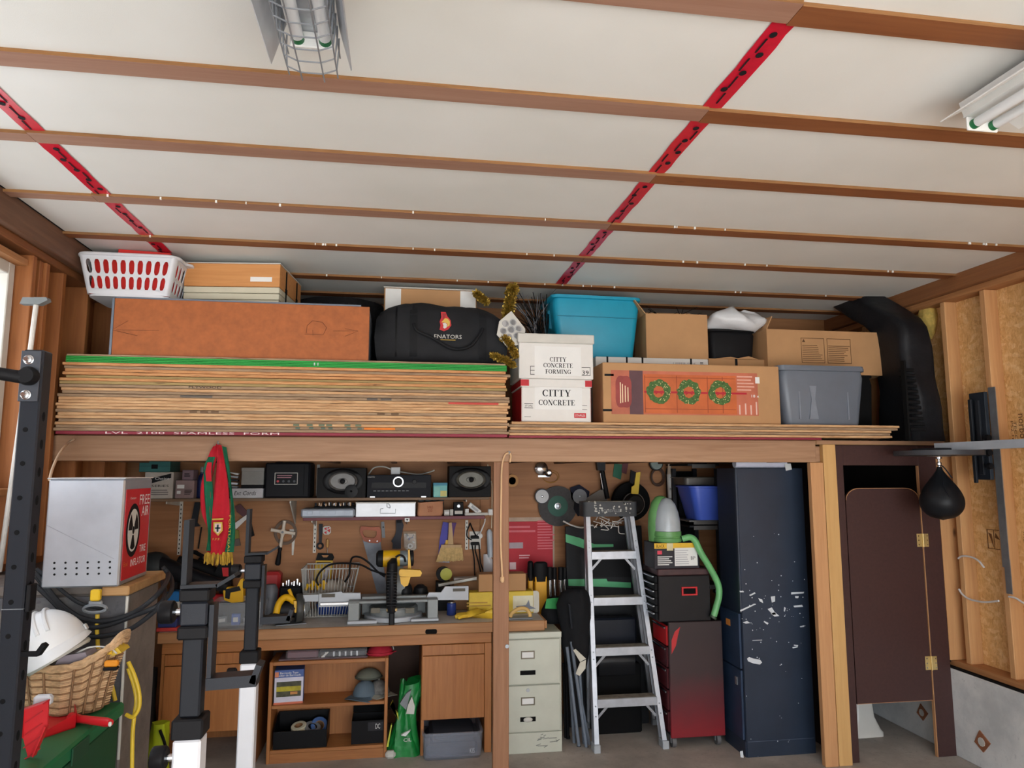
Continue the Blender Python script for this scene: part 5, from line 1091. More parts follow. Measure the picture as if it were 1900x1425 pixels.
# bookshelf
bx, bw_, bz, bh = B(497, 1217, 719, 1410, 4.77, 0)
t = thing('bookshelf', 'small oak bookshelf standing in the desk kneehole', 'bookshelf', (bx, 4.77, 0)); hw = bw_ / 2; bh = .60
z1_, z2_ = P(600, 1306, 4.77).z, P(600, 1388, 4.77).z
obj('side', M().box(-hw, -hw + .02, 0, .25, 0, bh, .002), oak, t); obj('side', M().box(hw - .02, hw, 0, .25, 0, bh, .002), oak, t)
obj('top', M().box(-hw + .0205, hw - .0205, 0, .25, bh - .022, bh, .002), oakX, t)
for z in (z1_, z2_): obj('shelf', M().box(-hw + .0205, hw - .0205, 0.002, .24, z - .02, z, .002), oakX, t)
obj('plinth', M().box(-hw + .0205, hw - .0205, .004, .018, .0, z2_ - .021), oakX, t); obj('back', M().box(-hw + .0205, hw - .0205, .241, .249, .0, bh - .023), oak, t)
def inside(px, py, Y): return P(px, py, Y)
# barricade tape box
x_, wd, z_, ht = B(509, 1243, 563, 1300, 4.80, z1_ + .0005)
t = thing('tape_carton', 'white and blue barricade tape carton with a photo on the bookshelf', 'box', (x_, 4.80, z1_ + .0005), R(4)); obj('box_body', M().box(-wd / 2, wd / 2, 0, .11, 0, ht, .002), mat((70, 96, 160), .5), t)
patch(t, -wd / 2 + .002, wd / 2 - .002, ht * .0, ht * .78, 0, mat((206, 204, 220), .5), 'front_label'); patch(t, -wd / 2, wd / 2, 0, ht * .06, -.001, mat((206, 110, 80), .5), 'orange_strip'); patch(t, -wd * .42, wd * .42, ht * .22, ht * .66, -.0014, mat((70, 70, 50), .6, var=.5, s=30), 'picture'); patch(t, -wd * .42, wd * .42, ht * .38, ht * .52, -.0028, mat((176, 164, 40), .6, var=.3, s=20), 'picture_band'); patch(t, .01, wd * .3, ht * .28, ht * .36, -.0036, mat((190, 130, 70), .6), 'picture_van')
txt(t, 'Barricade Tape\nRuban de Barricade', .0, -.001, ht * .88, wd * .8, ht * .13, paper); patch(t, -wd / 2 + .002, -wd / 2 + .025, ht * .8, ht * .95, 0, mat((214, 130, 90), .5), 'corner_mark')
# caps
def cap(label, px, py, mm, mm2, rz, Y, z, sc=1.0):
    t = thing('baseball_cap', label, 'cap', (P(px, py, Y).x, Y + .1, z), rz)
    obj('crown', M().ell((0, 0, 0), (.075 * sc, .085 * sc, .095 * sc), 20, 8, 0.0, 1.0), mm, t, ang=60); v = []
    obj('brim', M().sheet([[(.07 * sc * math.cos(a) * k, -.07 * sc * math.sin(a) * k - .02 * (k > 1), .006 - .010 * (k - 1) * 4 * math.cos(a) ** 2 + .004) for a in [R(20 + 140 * j / 12) for j in range(13)]] for k in (1.02, 1.4, 1.75)], .003, (0, 0, 1)), mm2, t, ang=60)
    obj('button', M().ell((0, 0, .096 * sc), .007, 8, 5), mm2, t); return t
cap('blue-grey cap lying on the middle bookshelf board', 676, 1280, mat((92, 110, 124), .8), mat((82, 104, 120), .8), R(-30), 4.80, z1_ + .001); cap('grey patterned cap leaning by the bookshelf side panel', 702, 1280, mat((112, 110, 106), .8, var=.35, s=40), mat((150, 150, 140), .8), R(30), 4.83, z1_ + .001, .92)
t = thing('grey_beanie', 'olive-grey cap set on top of the blue-grey cap', 'cap', (P(684, 1250, 4.93).x, 4.955, z1_ + .096)); obj('crown', M().ell((0, 0, 0.0), (.085, .07, .06), 18, 8, 0, 1), mat((104, 108, 96), .8, var=.2), t, ang=60); obj('band', M().tube([(.085 * math.cos(a), .07 * math.sin(a), .006) for a in [2 * PI * k / 20 for k in range(20)]], .006, 6, True), mat((80, 84, 74), .8), t)
# black tray with tape rolls
x_, wd, z_, ht = B(507, 1352, 606, 1391, 4.79, z2_ + .0005); hb_ = P(550, 1318, 4.99).z - z2_
t = thing('black_organizer', 'black plastic organizer tray with a high back, full of tape rolls', 'organizer', (x_, 4.785, z2_ + .0005), 0)
sp = [(0, 0), (.20, 0), (.20, hb_), (.13, hb_), (0, ht * .9)]
obj('side', M().prism(sp, -wd / 2, -wd / 2 + .005, 'x'), blk_gloss, t); obj('side', M().prism(sp, wd / 2 - .005, wd / 2, 'x'), blk_gloss, t)
obj('base', M().box(-wd / 2 + .0055, wd / 2 - .0055, 0, .2, 0, .006), blk_gloss, t); obj('front', M().box(-wd / 2 + .0055, wd / 2 - .0055, 0, .005, .0065, ht * .9), blk_gloss, t); obj('back', M().box(-wd / 2 + .0055, wd / 2 - .0055, .195, .2, .0065, hb_), blk_gloss, t)
def roll(label, px, py, Y, z, ro, w_, mm, rot, core=card_d):
    r = thing('tape_roll', label, 'tape', (P(px, py, Y).x, Y, z), rot=rot, group='tape rolls in the black organizer')
    obj('roll', M().lathe([(ro * .55, 0), (ro * .95, 0), (ro, .003), (ro, w_ - .003), (ro * .95, w_), (ro * .55, w_), (ro * .55, 0)], n=26), mm, r); obj('core', M().lathe([(ro * .48, .001), (ro * .545, .001), (ro * .545, w_ - .001), (ro * .48, w_ - .001), (ro * .48, .001)], n=22), core, r); return r
cream = mat((206, 202, 178), .6)
roll('lower cream tape roll in the black organizer', 553, 1362, 4.855, z2_ + .010, .05, .05, cream, (0, 0, 0)); roll('upper cream tape roll tilted on the lower one', 556, 1345, 4.87, z2_ + .075, .048, .04, cream, (R(14), R(-8), 0)); roll('silver tape roll lying in the black organizer', 578, 1352, 4.87, z2_ + .07, .052, .036, mat((150, 154, 160), .35, .4), (R(20), R(14), 0), blk); roll('blue tape roll propped at the back of the black organizer', 591, 1340, 4.92, z2_ + .07, .055, .045, mat((66, 100, 156), .6), (R(48), R(20), 0))
# shoe box
x_, wd, z_, ht = B(652, 1337, 713, 1377, 4.80, z2_ + .0005)
t = thing('shoe_box', 'open black shoe box with a white DC logo on the bottom bookshelf', 'box', (x_, 4.80, z2_ + .0005), 0); carton(t, wd, .16, ht, blk, open_=True, t=.003)
m = M(); m.T = Matrix.Translation((0, .16, ht)) @ Matrix.Rotation(R(-16), 4, 'X'); m.box(-wd / 2, wd / 2, -.003, 0, .001, .085); m.T = None; obj('lid', m, blk_matte, t)
patch(t, wd * .0, wd * .47, ht * .55, ht * .92, 0, mat((50, 50, 54), .6), 'end_label'); txt(t, 'DC', wd * .3, -.0018, ht * .74, wd * .14, ht * .22, paper)
# on top of the bookshelf
t = thing('wrench_pack', 'clear-wrapped maroon tray of wrenches lying on the bookshelf', 'package', (P(600, 1222, 4.8).x, 4.79, .601)); L_ = LP(t); a, b = L_(517, 1222, 4.8).x, L_(682, 1222, 4.8).x
obj('tray', M().box(a, b, 0, .17, 0, .008, .003), mat((110, 90, 96), .5), t); obj('maroon_insert', M().box(a + .05, a + .24, .004, .16, .0085, .055, .008), mat((92, 34, 52), .4), t); obj('dark_insert', M().box(a + .245, b - .01, .01, .16, .0085, .05, .008), mat((50, 52, 58), .4), t)
for k in range(5): obj('wrench', M().box(a + .33 + k * .036, a + .345 + k * .036, -.0, .012, .0512 if False else .014, .046, .003), steel, t)
for k in range(3): obj('cutter_blade', M().bar((a + .262 + .008 * k, -.0, .014), (a + .30 - .006 * k + .01 * (k % 2), -.001, .044), .006, .003), white, t)
obj('wrapper', M().box(a + .045, b - .004, -.004, .165, .0082, .062, .01), clear('clear_wrap', (.9, .92, .95), .12, .06), t)
t = thing('baseball_cap', 'crumpled red cap at the end of the bookshelf top', 'cap', (P(705, 1205, 4.83).x, 4.88, .601), R(12)); rc_ = mat((168, 24, 48), .8, bmp=.3, bs_=30)
obj('crown', M().ell((0, 0, .0), (.085, .07, .068), 20, 8, 0, 1), rc_, t, ang=60); obj('brim', M().sheet([[(.075 * k * math.cos(a), -.055 * k * math.sin(a), .01 + .01 * (k - 1)) for a in [R(25 + 130 * j / 10) for j in range(11)]] for k in (1.0, 1.3, 1.5)], .003, (0, 0, 1)), mat((196, 44, 64), .8), t); obj('strap', M().tube(spline([(.05, .02, .055), (.075, -.02, .05), (.08, -.045, .03)], 5), .003, 5), white, t)
# seed bag
t = thing('seed_bag', 'slumped green and yellow grass-seed sack beside the bookshelf', 'sack', (P(752, 1405, 4.76).x, 4.83, 0), 0)
rings = []
for i in range(12):
    u = i / 11; W = .115 - .035 * math.sin(PI * u * 1.05) - .045 * u; dd = .08 - .035 * u
    rings.append([(W * math.copysign(abs(math.cos(a)) ** .7, math.cos(a)) + .010 * math.sin(5 * a + 9 * u) + .055 * u * u - .01, dd * math.copysign(abs(math.sin(a)) ** .8, math.sin(a)) + .010 * math.sin(7 * a + 7 * u), .44 * u + .02 * math.sin(3 * a + 4) * u) for a in [2 * PI * j / 28 for j in range(28)]])
sb = obj('sack_body', M().loft(rings), mat((22, 128, 58), .35, var=.2, s=10, bmp=.4, bs_=25), t, ang=70)
obj('white_panel', M().prism([(.0, .26), (.05, .255), (.055, .30), (.035, .36), (.01, .31)], -.078, -.045), offwhite, t); obj('yellow_fold', M().prism([(-.10, .31), (-.05, .26), (-.045, .22), (-.07, .26), (-.085, .34)], -.076, -.045), mat((196, 206, 70), .5), t); obj('yellow_edge', M().prism([(-.118, .07), (-.092, .2), (-.086, .2), (-.106, .07)], -.085, -.06), mat((196, 206, 70), .5), t); obj('grey_fold', M().prism([(-.04, .32), (.0, .28), (.03, .40), (.0, .38)], -.072, -.04), grey, t)
lf = obj('leaf_print', M().prism([(-.03, .135), (.0, .128), (.02, .15), (.03, .162), (.0, .152)], -.088, -.06), paper, t); txt(t, 'CIL', .012, -.092, .108, .05, .02, paper)
obj('foot_fold', M().box(-.125, -.06, -.1, -.05, .0, .045, .015), offwhite, t)
# clear bin under desk
x_, wd, z_, ht = B(783, 1362, 897, 1410, 4.66, 0)
t = thing('clear_tote', 'clear plastic tote on the floor under the desk drawers', 'tote', (x_, 4.655, 0), 0); clr = clear('cloudy_plastic', (.42, .46, .56), .30, .3)
tote(t, wd, .44, P(840, 1360, 4.66).z, clr, .06, .012, .03); rg = random.Random(2)
o = thing('coat_pile', 'dark folded coveralls inside the clear floor tote', 'clothes', (x_, 4.70, .008)); obj('fold', M().box(-wd * .42, wd * .42, 0, .34, 0, .075, .02), mat((48, 54, 70), .8, bmp=.4, bs_=20), o); obj('fold', M().box(-wd * .36, wd * .40, .02, .33, .0755, .125, .02), mat((60, 64, 76), .8, bmp=.4, bs_=20), o)
txt(t, 'KIS', wd * .32, -.002 + .02, .045, .03, .03, paper)
# under the left pedestal and beside the desk
t = thing('work_vest', 'lime-yellow safety vest bunched on the floor beside the pier', 'vest', (P(292, 1400, 4.3).x, 4.32, 0)); rings = []
for i in range(9):
    u = i / 8; rings.append([((.07 - .03 * u) * math.cos(a) + .008 * math.sin(4 * a + 6 * u), (.06 - .02 * u) * math.sin(a), .42 * u) for a in [2 * PI * j / 20 for j in range(20)]])
obj('vest_body', M().loft(rings), mat((170, 186, 20), .7, bmp=.4, bs_=25), t, ang=70); obj('strap', M().tube(spline([(.02, -.065, .40), (.05, -.055, .3), (.03, -.07, .2)], 6), .008, 6), blk, t); txt(t, 'SON', .0, -.085, .22, .10, .05, paper, rot=(PI / 2, -PI / 2, 0)); obj('reflective_band', M().box(-.07, .07, -.075, -.062, .12, .15, .004), grey, t)
t = thing('dark_bag', 'crumpled dark canvas bag in the gap left of the desk', 'bag', (P(312, 1330, 4.85).x, 4.92, 0)); rings = [[(.085 * (1 - .3 * u) * math.cos(a) + .012 * math.sin(5 * a + 5 * u), .08 * math.sin(a), .55 * u) for a in [2 * PI * j / 20 for j in range(20)]] for u in [i / 7 for i in range(8)]]
t.location.x = x0 - .12
obj('bag_body', M().loft(rings), mat((60, 56, 54), .85, bmp=.5, bs_=20), t, ang=70); obj('handle', M().tube(spline([(-.05, -.03, .53), (-.02, -.07, .60), (.03, -.07, .60), (.05, -.03, .53)], 6), .008, 6), blk, t)
# ---------------------------------------------------------------- mitre saw
t = thing('mitre_saw', 'yellow and black sliding mitre saw on grey cast base', 'saw', P(730, 1157, 4.79)); t.location.z = WT + .001; L_ = LP(t)
cast = mat((138, 142, 142), .5, .2, .1, 12); fen = mat((178, 182, 188), .45, .15, .05); yl = mat((232, 178, 20), .4, var=.05); dk = mat((30, 31, 34), .5)
Yb = 4.80
def rectp(m, xa, ya, xb, yb, Y, y0, y1, b=.004): p, q = L_(xa, yb, Y), L_(xb, ya, Y); return m.box(p.x, q.x, y0, y1, max(0, p.z), q.z, b)
m = M(); rectp(m, 645, 1118, 667, 1157, Yb, .01, .30); obj('foot_block', m, cast, t); m = M(); rectp(m, 793, 1112, 813, 1152, Yb, .01, .30); obj('foot_block', m, cast, t)
m = M(); rectp(m, 644, 1150, 700, 1160, Yb, -.01, .04); obj('foot_pad', m, fen, t); m = M(); rectp(m, 762, 1146, 814, 1153, Yb, -.01, .04); obj('foot_pad', m, fen, t)
m = M(); rectp(m, 646, 1112, 812, 1122, Yb, .02, .30); obj('table', m, cast, t)
m = M(); rectp(m, 668, 1123, 792, 1152, Yb, .20, .28); obj('apron', m, mat((112, 116, 116), .55), t)
c = L_(730, 1130, Yb); obj('turntable', M().lathe([(.155, c.z - .055), (.16, c.z - .045), (.16, c.z - .012), (.15, c.z), (0, c.z + .002)], (c.x, .17, 0), 36), cast, t)
obj('mitre_scale', M().lathe([(.185, .0), (.192, .004), (.192, .03), (.185, .034), (.15, .034)], (c.x, .18, 0), 40), fen, t)
for xa, xb in ((688, 705), (752, 769)): p, q = L_(xa, 1139, 4.77), L_(xb, 1129, 4.77); obj('warning_plate', M().box(p.x, q.x, -.003, .012, p.z, q.z, .001), mat((96, 90, 76), .5), t)
# fences
fp = [(L_(x, y, Yb + .1).x, L_(x, y, Yb + .1).z) for x, y in ((592, 1102), (634, 1097), (636, 1100), (669, 1100), (670, 1115), (648, 1117), (647, 1124), (592, 1126))]
obj('fence', M().prism(fp, .10, .125), fen, t); obj('fence_extension', M().prism([(L_(x, y, Yb + .1).x, L_(x, y, Yb + .1).z) for x, y in ((562, 1104), (591, 1103), (591, 1116), (562, 1116))], .105, .12), fen, t)
fp = [(L_(x, y, Yb + .1).x, L_(x, y, Yb + .1).z) for x, y in ((791, 1108), (796, 1099), (818, 1099), (826, 1088), (869, 1087), (869, 1113), (791, 1113))]
obj('fence', M().prism(fp, .10, .125), fen, t)
for xa, xb, ya, yb in ((597, 622, 1101, 1108), (840, 863, 1091, 1097)): p, q = L_(xa, yb, Yb + .1), L_(xb, ya, Yb + .1); obj('warning_plate', M().box(p.x, q.x, .097, .0995, p.z, q.z), mat((84, 76, 62), .5), t)
m = M(); rectp(m, 670, 1108, 792, 1117, Yb, .09, .13); obj('fence_bar', m, cast, t)
m = M(); p = L_(594, 1121, Yb + .09); q = L_(648, 1117, Yb + .09); m.box(p.x, q.x, .085, .0985, p.z - .008, p.z + .012, .003); obj('fence_rail', m, chrome, t)
# arm, guard, motor, handle
g0, g1 = L_(727, 1040, Yb + .02), L_(727, 1137, Yb - .03)
pts = [L_(731, 1036, Yb + .05), L_(728, 1044, Yb + .02), L_(727, 1064, Yb), L_(726, 1100, Yb - .01), L_(726, 1135, Yb)]
obj('blade_guard', M().loft([[(p.x + (.030 * s) * math.cos(a), p.y + .05 * s * math.sin(a), p.z) for a in [2 * PI * k / 16 for k in range(16)]] for p, s in zip(pts, (.6, 1.1, 1.2, 1.15, 1.0))]), dk, t)
m = M()
for k in range(12): p = L_(727, 1062 + 5.6 * k, Yb - .06); m.box(p.x - .033, p.x + .033, p.y + .0, p.y + .03, p.z - .004, p.z + .004, .002)
obj('guard_rib', m, blk_gloss, t)['kind'] = 'stuff'
mz = L_(735, 1036, Yb + .14); r = abs(L_(700, 1020, Yb + .14).z - L_(700, 1050, Yb + .14).z) / 2
xa, xb, xc, xd = (L_(v, 1036, Yb + .14).x for v in (698, 711, 742, 768))
obj('motor_cap', M().lathe([(r * .7, xa), (r, xa + .012), (r * 1.06, xb - .004), (r * 1.0, xb)], (0, mz.y, mz.z), 28, 'x'), dk, t); obj('motor_body', M().lathe([(r * 1.02, xb + .0005), (r * 1.04, (xb + xc) / 2), (r, xc)], (0, mz.y, mz.z), 28, 'x'), yl, t)
obj('gear_case', M().lathe([(r * .94, xc + .0005), (r * .98, xc + .04), (r * .8, xd - .03)], (0, mz.y, mz.z), 24, 'x'), mat((140, 152, 158), .4, .3), t); obj('case_ring', M().lathe([(r * .9, xd - .029), (r * 1.0, xd - .026), (r * .98, xd - .006), (r * .6, xd)], (0, mz.y, mz.z), 24, 'x'), dk, t)
obj('upright_arm', M().prism([(L_(x, y, Yb + .1).x, L_(x, y, Yb + .1).z) for x, y in ((757, 1020), (760, 1019), (763, 1058), (757, 1058))], .09, .13), yl, t)
hp = [(L_(x, y, Yb).x, L_(x, y, Yb).z) for x, y in ((741, 1058), (744, 1056), (768, 1057), (780, 1058), (783, 1063), (780, 1069), (760, 1070), (742, 1069), (740, 1064))]
obj('trigger_handle', M().prism(hp, .00, .055), yl, t, ang=60); obj('handle_stem', M().prism([(L_(x, y, Yb).x, L_(x, y, Yb).z) for x, y in ((742, 1070.5), (762, 1070.5), (757, 1086), (750, 1089), (744, 1083))], .008, .045), yl, t)
obj('bevel_arm', M().loft([[(p.x + a, p.y + b, p.z) for a, b in ((-.035, -.03), (.035, -.03), (.035, .05), (-.035, .05))] for p in (L_(742, 1118, Yb + .2), L_(742, 1095, Yb + .2), L_(738, 1050, Yb + .18))]), cast, t)
obj('dust_port', M().lathe([(.05, 0), (.055, .03), (.045, .08), (.02, .10)], L_(780, 1112, Yb + .25), 18), dk, t); obj('rear_guard', M().ell(L_(752, 1098, Yb + .22), (.05, .06, .07), 18, 10), dk, t)
p = L_(727, 1134, Yb - .06); obj('mitre_pointer', M().box(p.x - .034, p.x + .034, p.y + .03, p.y + .07, p.z - .008, p.z + .010, .003), mat((214, 180, 120), .5), t); obj('mitre_grip', M().box(p.x - .018, p.x + .018, p.y + .0, p.y + .035, L_(727, 1170, 4.74).z, p.z - .009, .008), dk, t)
obj('power_cord', M().tube(spline([L_(716, 1066, Yb + .16), L_(690, 1058, Yb + .16), L_(665, 1047, Yb + .16), L_(620, 1046, Yb + .17), L_(598, 1057, Yb + .18), L_(587, 1075, Yb + .18), L_(591, 1086, Yb + .19)], 8), .0065, 8), blk, t)
obj('power_cord', M().tube(spline([L_(714, 1070, Yb + .17), L_(700, 1060, Yb + .17), L_(684, 1044, Yb + .17), L_(668, 1034, Yb + .17), L_(655, 1034, Yb + .17), L_(650, 1045, Yb + .18), L_(648, 1066, Yb + .18), L_(640, 1080, Yb + .19)], 8), .0065, 8), blk, t)
obj('carry_loop', M().tube(spline([L_(734, 1034, Yb + .04), L_(742, 1030, Yb + .04), L_(750, 1034, Yb + .06), L_(752, 1042, Yb + .08)], 6), .007, 8), dk, t)
# wire basket with gloves
t = thing('wire_basket', 'white wire basket behind the mitre saw holding work gloves', 'basket', P(610, 1145, 5.05)); t.location.z = WT + .001; L_ = LP(t)
wc = mat((190, 190, 186), .45, var=.03); m = M(); a0, a1, zz = L_(566, 1140, 5.05).x, L_(644, 1140, 5.05).x, L_(560, 1056, 5.05).z; b0, b1 = L_(560, 1056, 5.05).x, L_(664, 1056, 5.05).x
cor = [(a0, 0), (a1, 0), (a1, .24), (a0, .24)]; cot = [(b0, -.02), (b1, -.02), (b1, .27), (b0, .27)]
m.tube([(x, y, .004) for x, y in cor], .004, 6, True).tube([(x, y, zz) for x, y in cot], .0045, 6, True).tube([(x * .5 + u * .5, y * .5 + v * .5, zz * .5) for (x, y), (u, v) in zip(cor, cot)], .003, 6, True)
for e in range(4):
    n = 16 if e % 2 == 0 else 9
    for k in range(n + 1):
        u = k / n; p = Vector(cor[e] + (.004,)).lerp(Vector(cor[(e + 1) % 4] + (.004,)), u); q = Vector(cot[e] + (zz,)).lerp(Vector(cot[(e + 1) % 4] + (zz,)), u); m.tube([p, q], .0022, 5)
for k in range(10): y = .24 * (k + .5) / 10; m.tube([(a0, y, .004), (a1, y, .004)], .002, 5)
obj('wire_frame', m, wc, t)
g = thing('work_gloves', 'grey and yellow work gloves heaped in the white wire basket', 'gloves', t.location + Vector((.0, .12, zz * .45)))
obj('cuff', M().loft([[(.10 * k * math.cos(a) + .012 * math.sin(5 * a), .07 * k * math.sin(a), z + .012 * math.sin(3 * a)) for a in [2 * PI * j / 20 for j in range(20)]] for z, k in ((0, .9), (.03, 1.1), (.06, .9), (.08, .5))]), mat((170, 160, 148), .9, bmp=.4, bs_=30), g, ang=70)
for k in range(4): obj('finger', M().tube([(-.12 + .03 * k, -.03, .05), (-.15 + .035 * k, -.07, .06 + .02 * (k % 2)), (-.16 + .04 * k, -.085, .03)], [.013, .013, .009], 8), yellow, g)
b_ = thing('blue_tub', 'blue tub sitting in the bottom of the white wire basket', 'tub', t.location + Vector((.03, .03, .009))); tote(b_, .24, .17, .07, mat((26, 58, 130), .4), .1, .008, .02)
# circular saw
t = thing('circular_saw', 'yellow cordless circular saw with black guard on the bench', 'saw', (P(540, 1158, 4.84).x, 4.86, WT + .001), R(14)); L_ = lambda x, y, Y=4.86: Vector((P(x, y, Y).x - t.location.x, 0, P(x, y, Y).z - t.location.z))
obj('shoe', M().box(-.10, .09, -.03, .10, 0, .006, .002), steel, t); c = L_(562, 1128); obj('upper_guard', M().lathe([(.02, -.022), (.085, -.02), (.09, -.012), (.09, .012), (.085, .02), (.02, .022)], (c.x - .02, .04, .09), 30, 'x'), mat((66, 66, 64), .5), t)
obj('blade', M().lathe([(.0, .026), (.075, .026), (.075, .028), (.0, .028)], (c.x - .02, .04, .082), 30, 'x'), steel, t)
obj('motor', M().lathe([(.02, -.17), (.04, -.165), (.045, -.10), (.04, -.03)], (c.x, .045, .085), 20, 'x'), dk, t)
h = spline([(c.x - .04, .04, .11), (c.x - .07, .03, .15), (c.x - .115, .02, .165), (c.x - .15, .0, .13), (c.x - .165, -.02, .075)], 6); obj('handle', M().tube(h, .021, 12), yl, t); obj('front_grip', M().tube([(c.x - .06, .03, .15), (c.x - .085, .05, .21)], .011, 10), yl, t); obj('battery', M().box(c.x - .21, c.x - .13, -.06, .02, .02, .075, .01), dk, t); obj('side_plate', M().prism([(c.x - .05, .07), (c.x + .01, .08), (c.x - .0, .14), (c.x - .06, .145)], -.012, .01), yl, t)
# clear bin with fittings
x_, wd, z_, ht = B(390, 1117, 492, 1166, 4.80, WT + .001)
t = thing('clear_tote', 'clear plastic tub of fittings at the front of the bench', 'tote', (x_, 4.775, WT + .001)); tote(t, wd, .24, ht, clear('clear_tub_plastic', (.6, .63, .66), .2, .2), .08, .008, .025)
for i, (x, y, z, s, mm, lb) in enumerate(((-.02, .06, .008, (.05, .03, .07), blue, 'blue box inside the clear bench tub'), (.07, .05, .01, (.06, .04, .05), mat((190, 192, 196), .5), 'white hinge package inside the clear bench tub'), (-.11, .10, .008, (.07, .06, .05), grey, 'grey fitting block inside the clear bench tub'))):
    o = thing('fitting_box', lb, 'box', t.location + Vector((x, y, z)), R(15 * i), rot=(0, R(0 if i != 1 else -12), R(20 * i))); obj('box_body', M().box(-s[0] / 2, s[0] / 2, 0, s[1], 0, s[2], .003), mm, o); obj('label', M().box(-s[0] * .3, s[0] * .3, -.0012, -.0002, s[2] * .3, s[2] * .7), paper, o)
# cordless tools at the left
t = thing('jigsaw', 'yellow and black cordless jigsaw behind the clear bench tub', 'saw', P(432, 1118, 5.0)); t.location.z = WT + .001; L_ = LP(t); Q = lambda pts, Y=5.0: [(L_(x, y, Y).x, L_(x, y, Y).z) for x, y in pts]
obj('body', M().prism(Q([(416, 1095), (424, 1088), (440, 1090), (448, 1074), (453, 1072), (453, 1115), (432, 1117), (418, 1112)]), -.03, .03), yl, t, ang=20); obj('grip', M().prism(Q([(421, 1092), (446, 1086), (449, 1094), (430, 1098), (428, 1110), (420, 1108)]), -.035, -.0305), dk, t); obj('foot', M().box(-.09, .09, -.04, .05, 0, L_(432, 1117.5, 5.0).z, .004), charcoal, t)
t = thing('cordless_drill', 'black and red cordless drill on the bench under the scarf fringe', 'drill', P(415, 1070, 5.15)); t.location.z = WT + .001; L_ = LP(t); Q = lambda pts, Y=5.15: [(L_(x, y, Y).x, L_(x, y, Y).z) for x, y in pts]
obj('body', M().prism(Q([(400, 1062), (408, 1045), (430, 1042), (436, 1060), (434, 1074), (404, 1072)]), -.03, .03), blk, t, ang=20); obj('grip', M().prism(Q([(404, 1072.5), (430, 1074.5), (434, 1100), (408, 1100)]), -.02, .02), blk, t); z_ = L_(420, 1101, 5.15).z; obj('battery', M().box(-.06, .09, -.035, .035, 0, z_, .008), red, t); obj('red_panel', M().prism(Q([(414, 1052), (426, 1052), (426, 1068), (416, 1068)]), -.034, -.0305), red, t)
t = thing('red_case', 'red moulded tool case lying behind the squat stand', 'case', P(505, 1075, 5.2)); t.location.z = WT + .001; L_ = LP(t); a, b = L_(488, 1075, 5.2).x, L_(520, 1075, 5.2).x; h = L_(500, 1062, 5.2).z
obj('shell', M().box(a, b, 0, .12, 0, h, .02), mat((176, 50, 52), .45), t); obj('latch', M().box(a + .03, a + .06, -.005, -.0003, h * .4, h * .65, .002), blk, t)
t = thing('socket_set', 'open black case of chrome sockets beside the wire basket', 'case', P(535, 1095, 5.06)); t.location.z = WT + .001; L_ = LP(t); a, b, h = L_(518, 1090, 5.06).x, L_(560, 1090, 5.06).x, L_(540, 1088, 5.06).z
obj('case_shell', M().box(a, b, 0, .16, 0, h, .01), blk, t)
for k in range(7): q = a + .02 + (b - a - .04) * k / 6; obj('socket', M().cyl((q, .03 + .03 * (k % 2), h + .0005), (q, .03 + .03 * (k % 2), h + .02 + .01 * (k % 3)), .010, n=10), chrome, t)
t = thing('sander', 'dark grey power sander behind the clear bench tub', 'sander', P(502, 1112, 4.98)); t.location.z = WT + .001; L_ = LP(t); h = L_(502, 1084, 4.98).z
obj('body', M().loft([[(.06 * k * math.cos(a) , .05 * k * math.sin(a), z) for a in [2 * PI * j / 18 for j in range(18)]] for z, k in ((0, 1), (h * .2, 1.02), (h * .3, .75), (h * .6, .7), (h * .85, .8), (h, .5))]), mat((84, 86, 92), .5), t, ang=50); obj('dust_bag', M().ell((.05, .02, h * .35), (.05, .04, .05), 14, 8), mat((120, 112, 104), .8), t)
# leaf blower
t = thing('leaf_blower', 'long black leaf blower tube lying across the back of the bench', 'blower', P(330, 1060, 5.15)); t.location.z = WT + .001; L_ = LP(t)
obj('tube', M().tube([L_(297, 1048, 5.1), L_(330, 1062, 5.08), L_(380, 1078, 5.03), L_(424, 1090, 5.0)], [.062, .058, .048, .036], 16), mat((28, 29, 33), .45), t); obj('upper_tube', M().tube([L_(330, 1045, 5.2), L_(370, 1052, 5.2), L_(424, 1075, 5.2)], [.05, .045, .04], 14), blk, t); obj('motor_housing', M().ell(L_(286, 1052, 5.12), (.11, .10, .10), 18, 10), mat((52, 56, 58), .5), t)
obj('stand_leg', M().box(-.02, .02, -.06, .06, 0, L_(345, 1078, 5.1).z, .004), blk, t)
t = thing('blue_box', 'bright blue plastic box at the end of the bench behind the squat stand', 'box', P(322, 1112, 4.98)); t.location.z = WT + .0005; L_ = LP(t); a, b, h = L_(308, 1110, 4.98).x, L_(333, 1110, 4.98).x, L_(320, 1098, 4.98).z; z_ = L_(320, 1117, 4.98).z
obj('box_body', M().box(a, b, 0, .10, z_, h, .006), mat((36, 112, 178), .4), t); obj('lower_box', M().box(a - .004, b, .002, .11, 0, z_ - .0005, .003), offwhite, t)
t = thing('parts_tray', 'red-bottomed blue parts tray at the front corner of the bench', 'tray', (P(312, 1160, 4.8).x, 4.76, WT + .001)); obj('tray_body', M().box(-.05, .06, 0, .12, .022, .075, .006), mat((44, 56, 110), .4), t); obj('tray_base', M().box(-.055, .065, -.004, .124, 0, .0215, .003), mat((196, 58, 54), .5), t)
t = thing('cap_bottle', 'grey and white capped bottle lying beside the parts tray', 'bottle', (P(300, 1142, 4.75).x + .0, 4.80, WT + .104)); 
obj('bottle_body', M().lathe([(.026, 0), (.028, .006), (.028, .08), (.02, .09)], n=16, axis='x'), charcoal, t); obj('cap', M().lathe([(.022, -.03), (.024, -.001), (0, 0)], n=14, axis='x'), white, t)
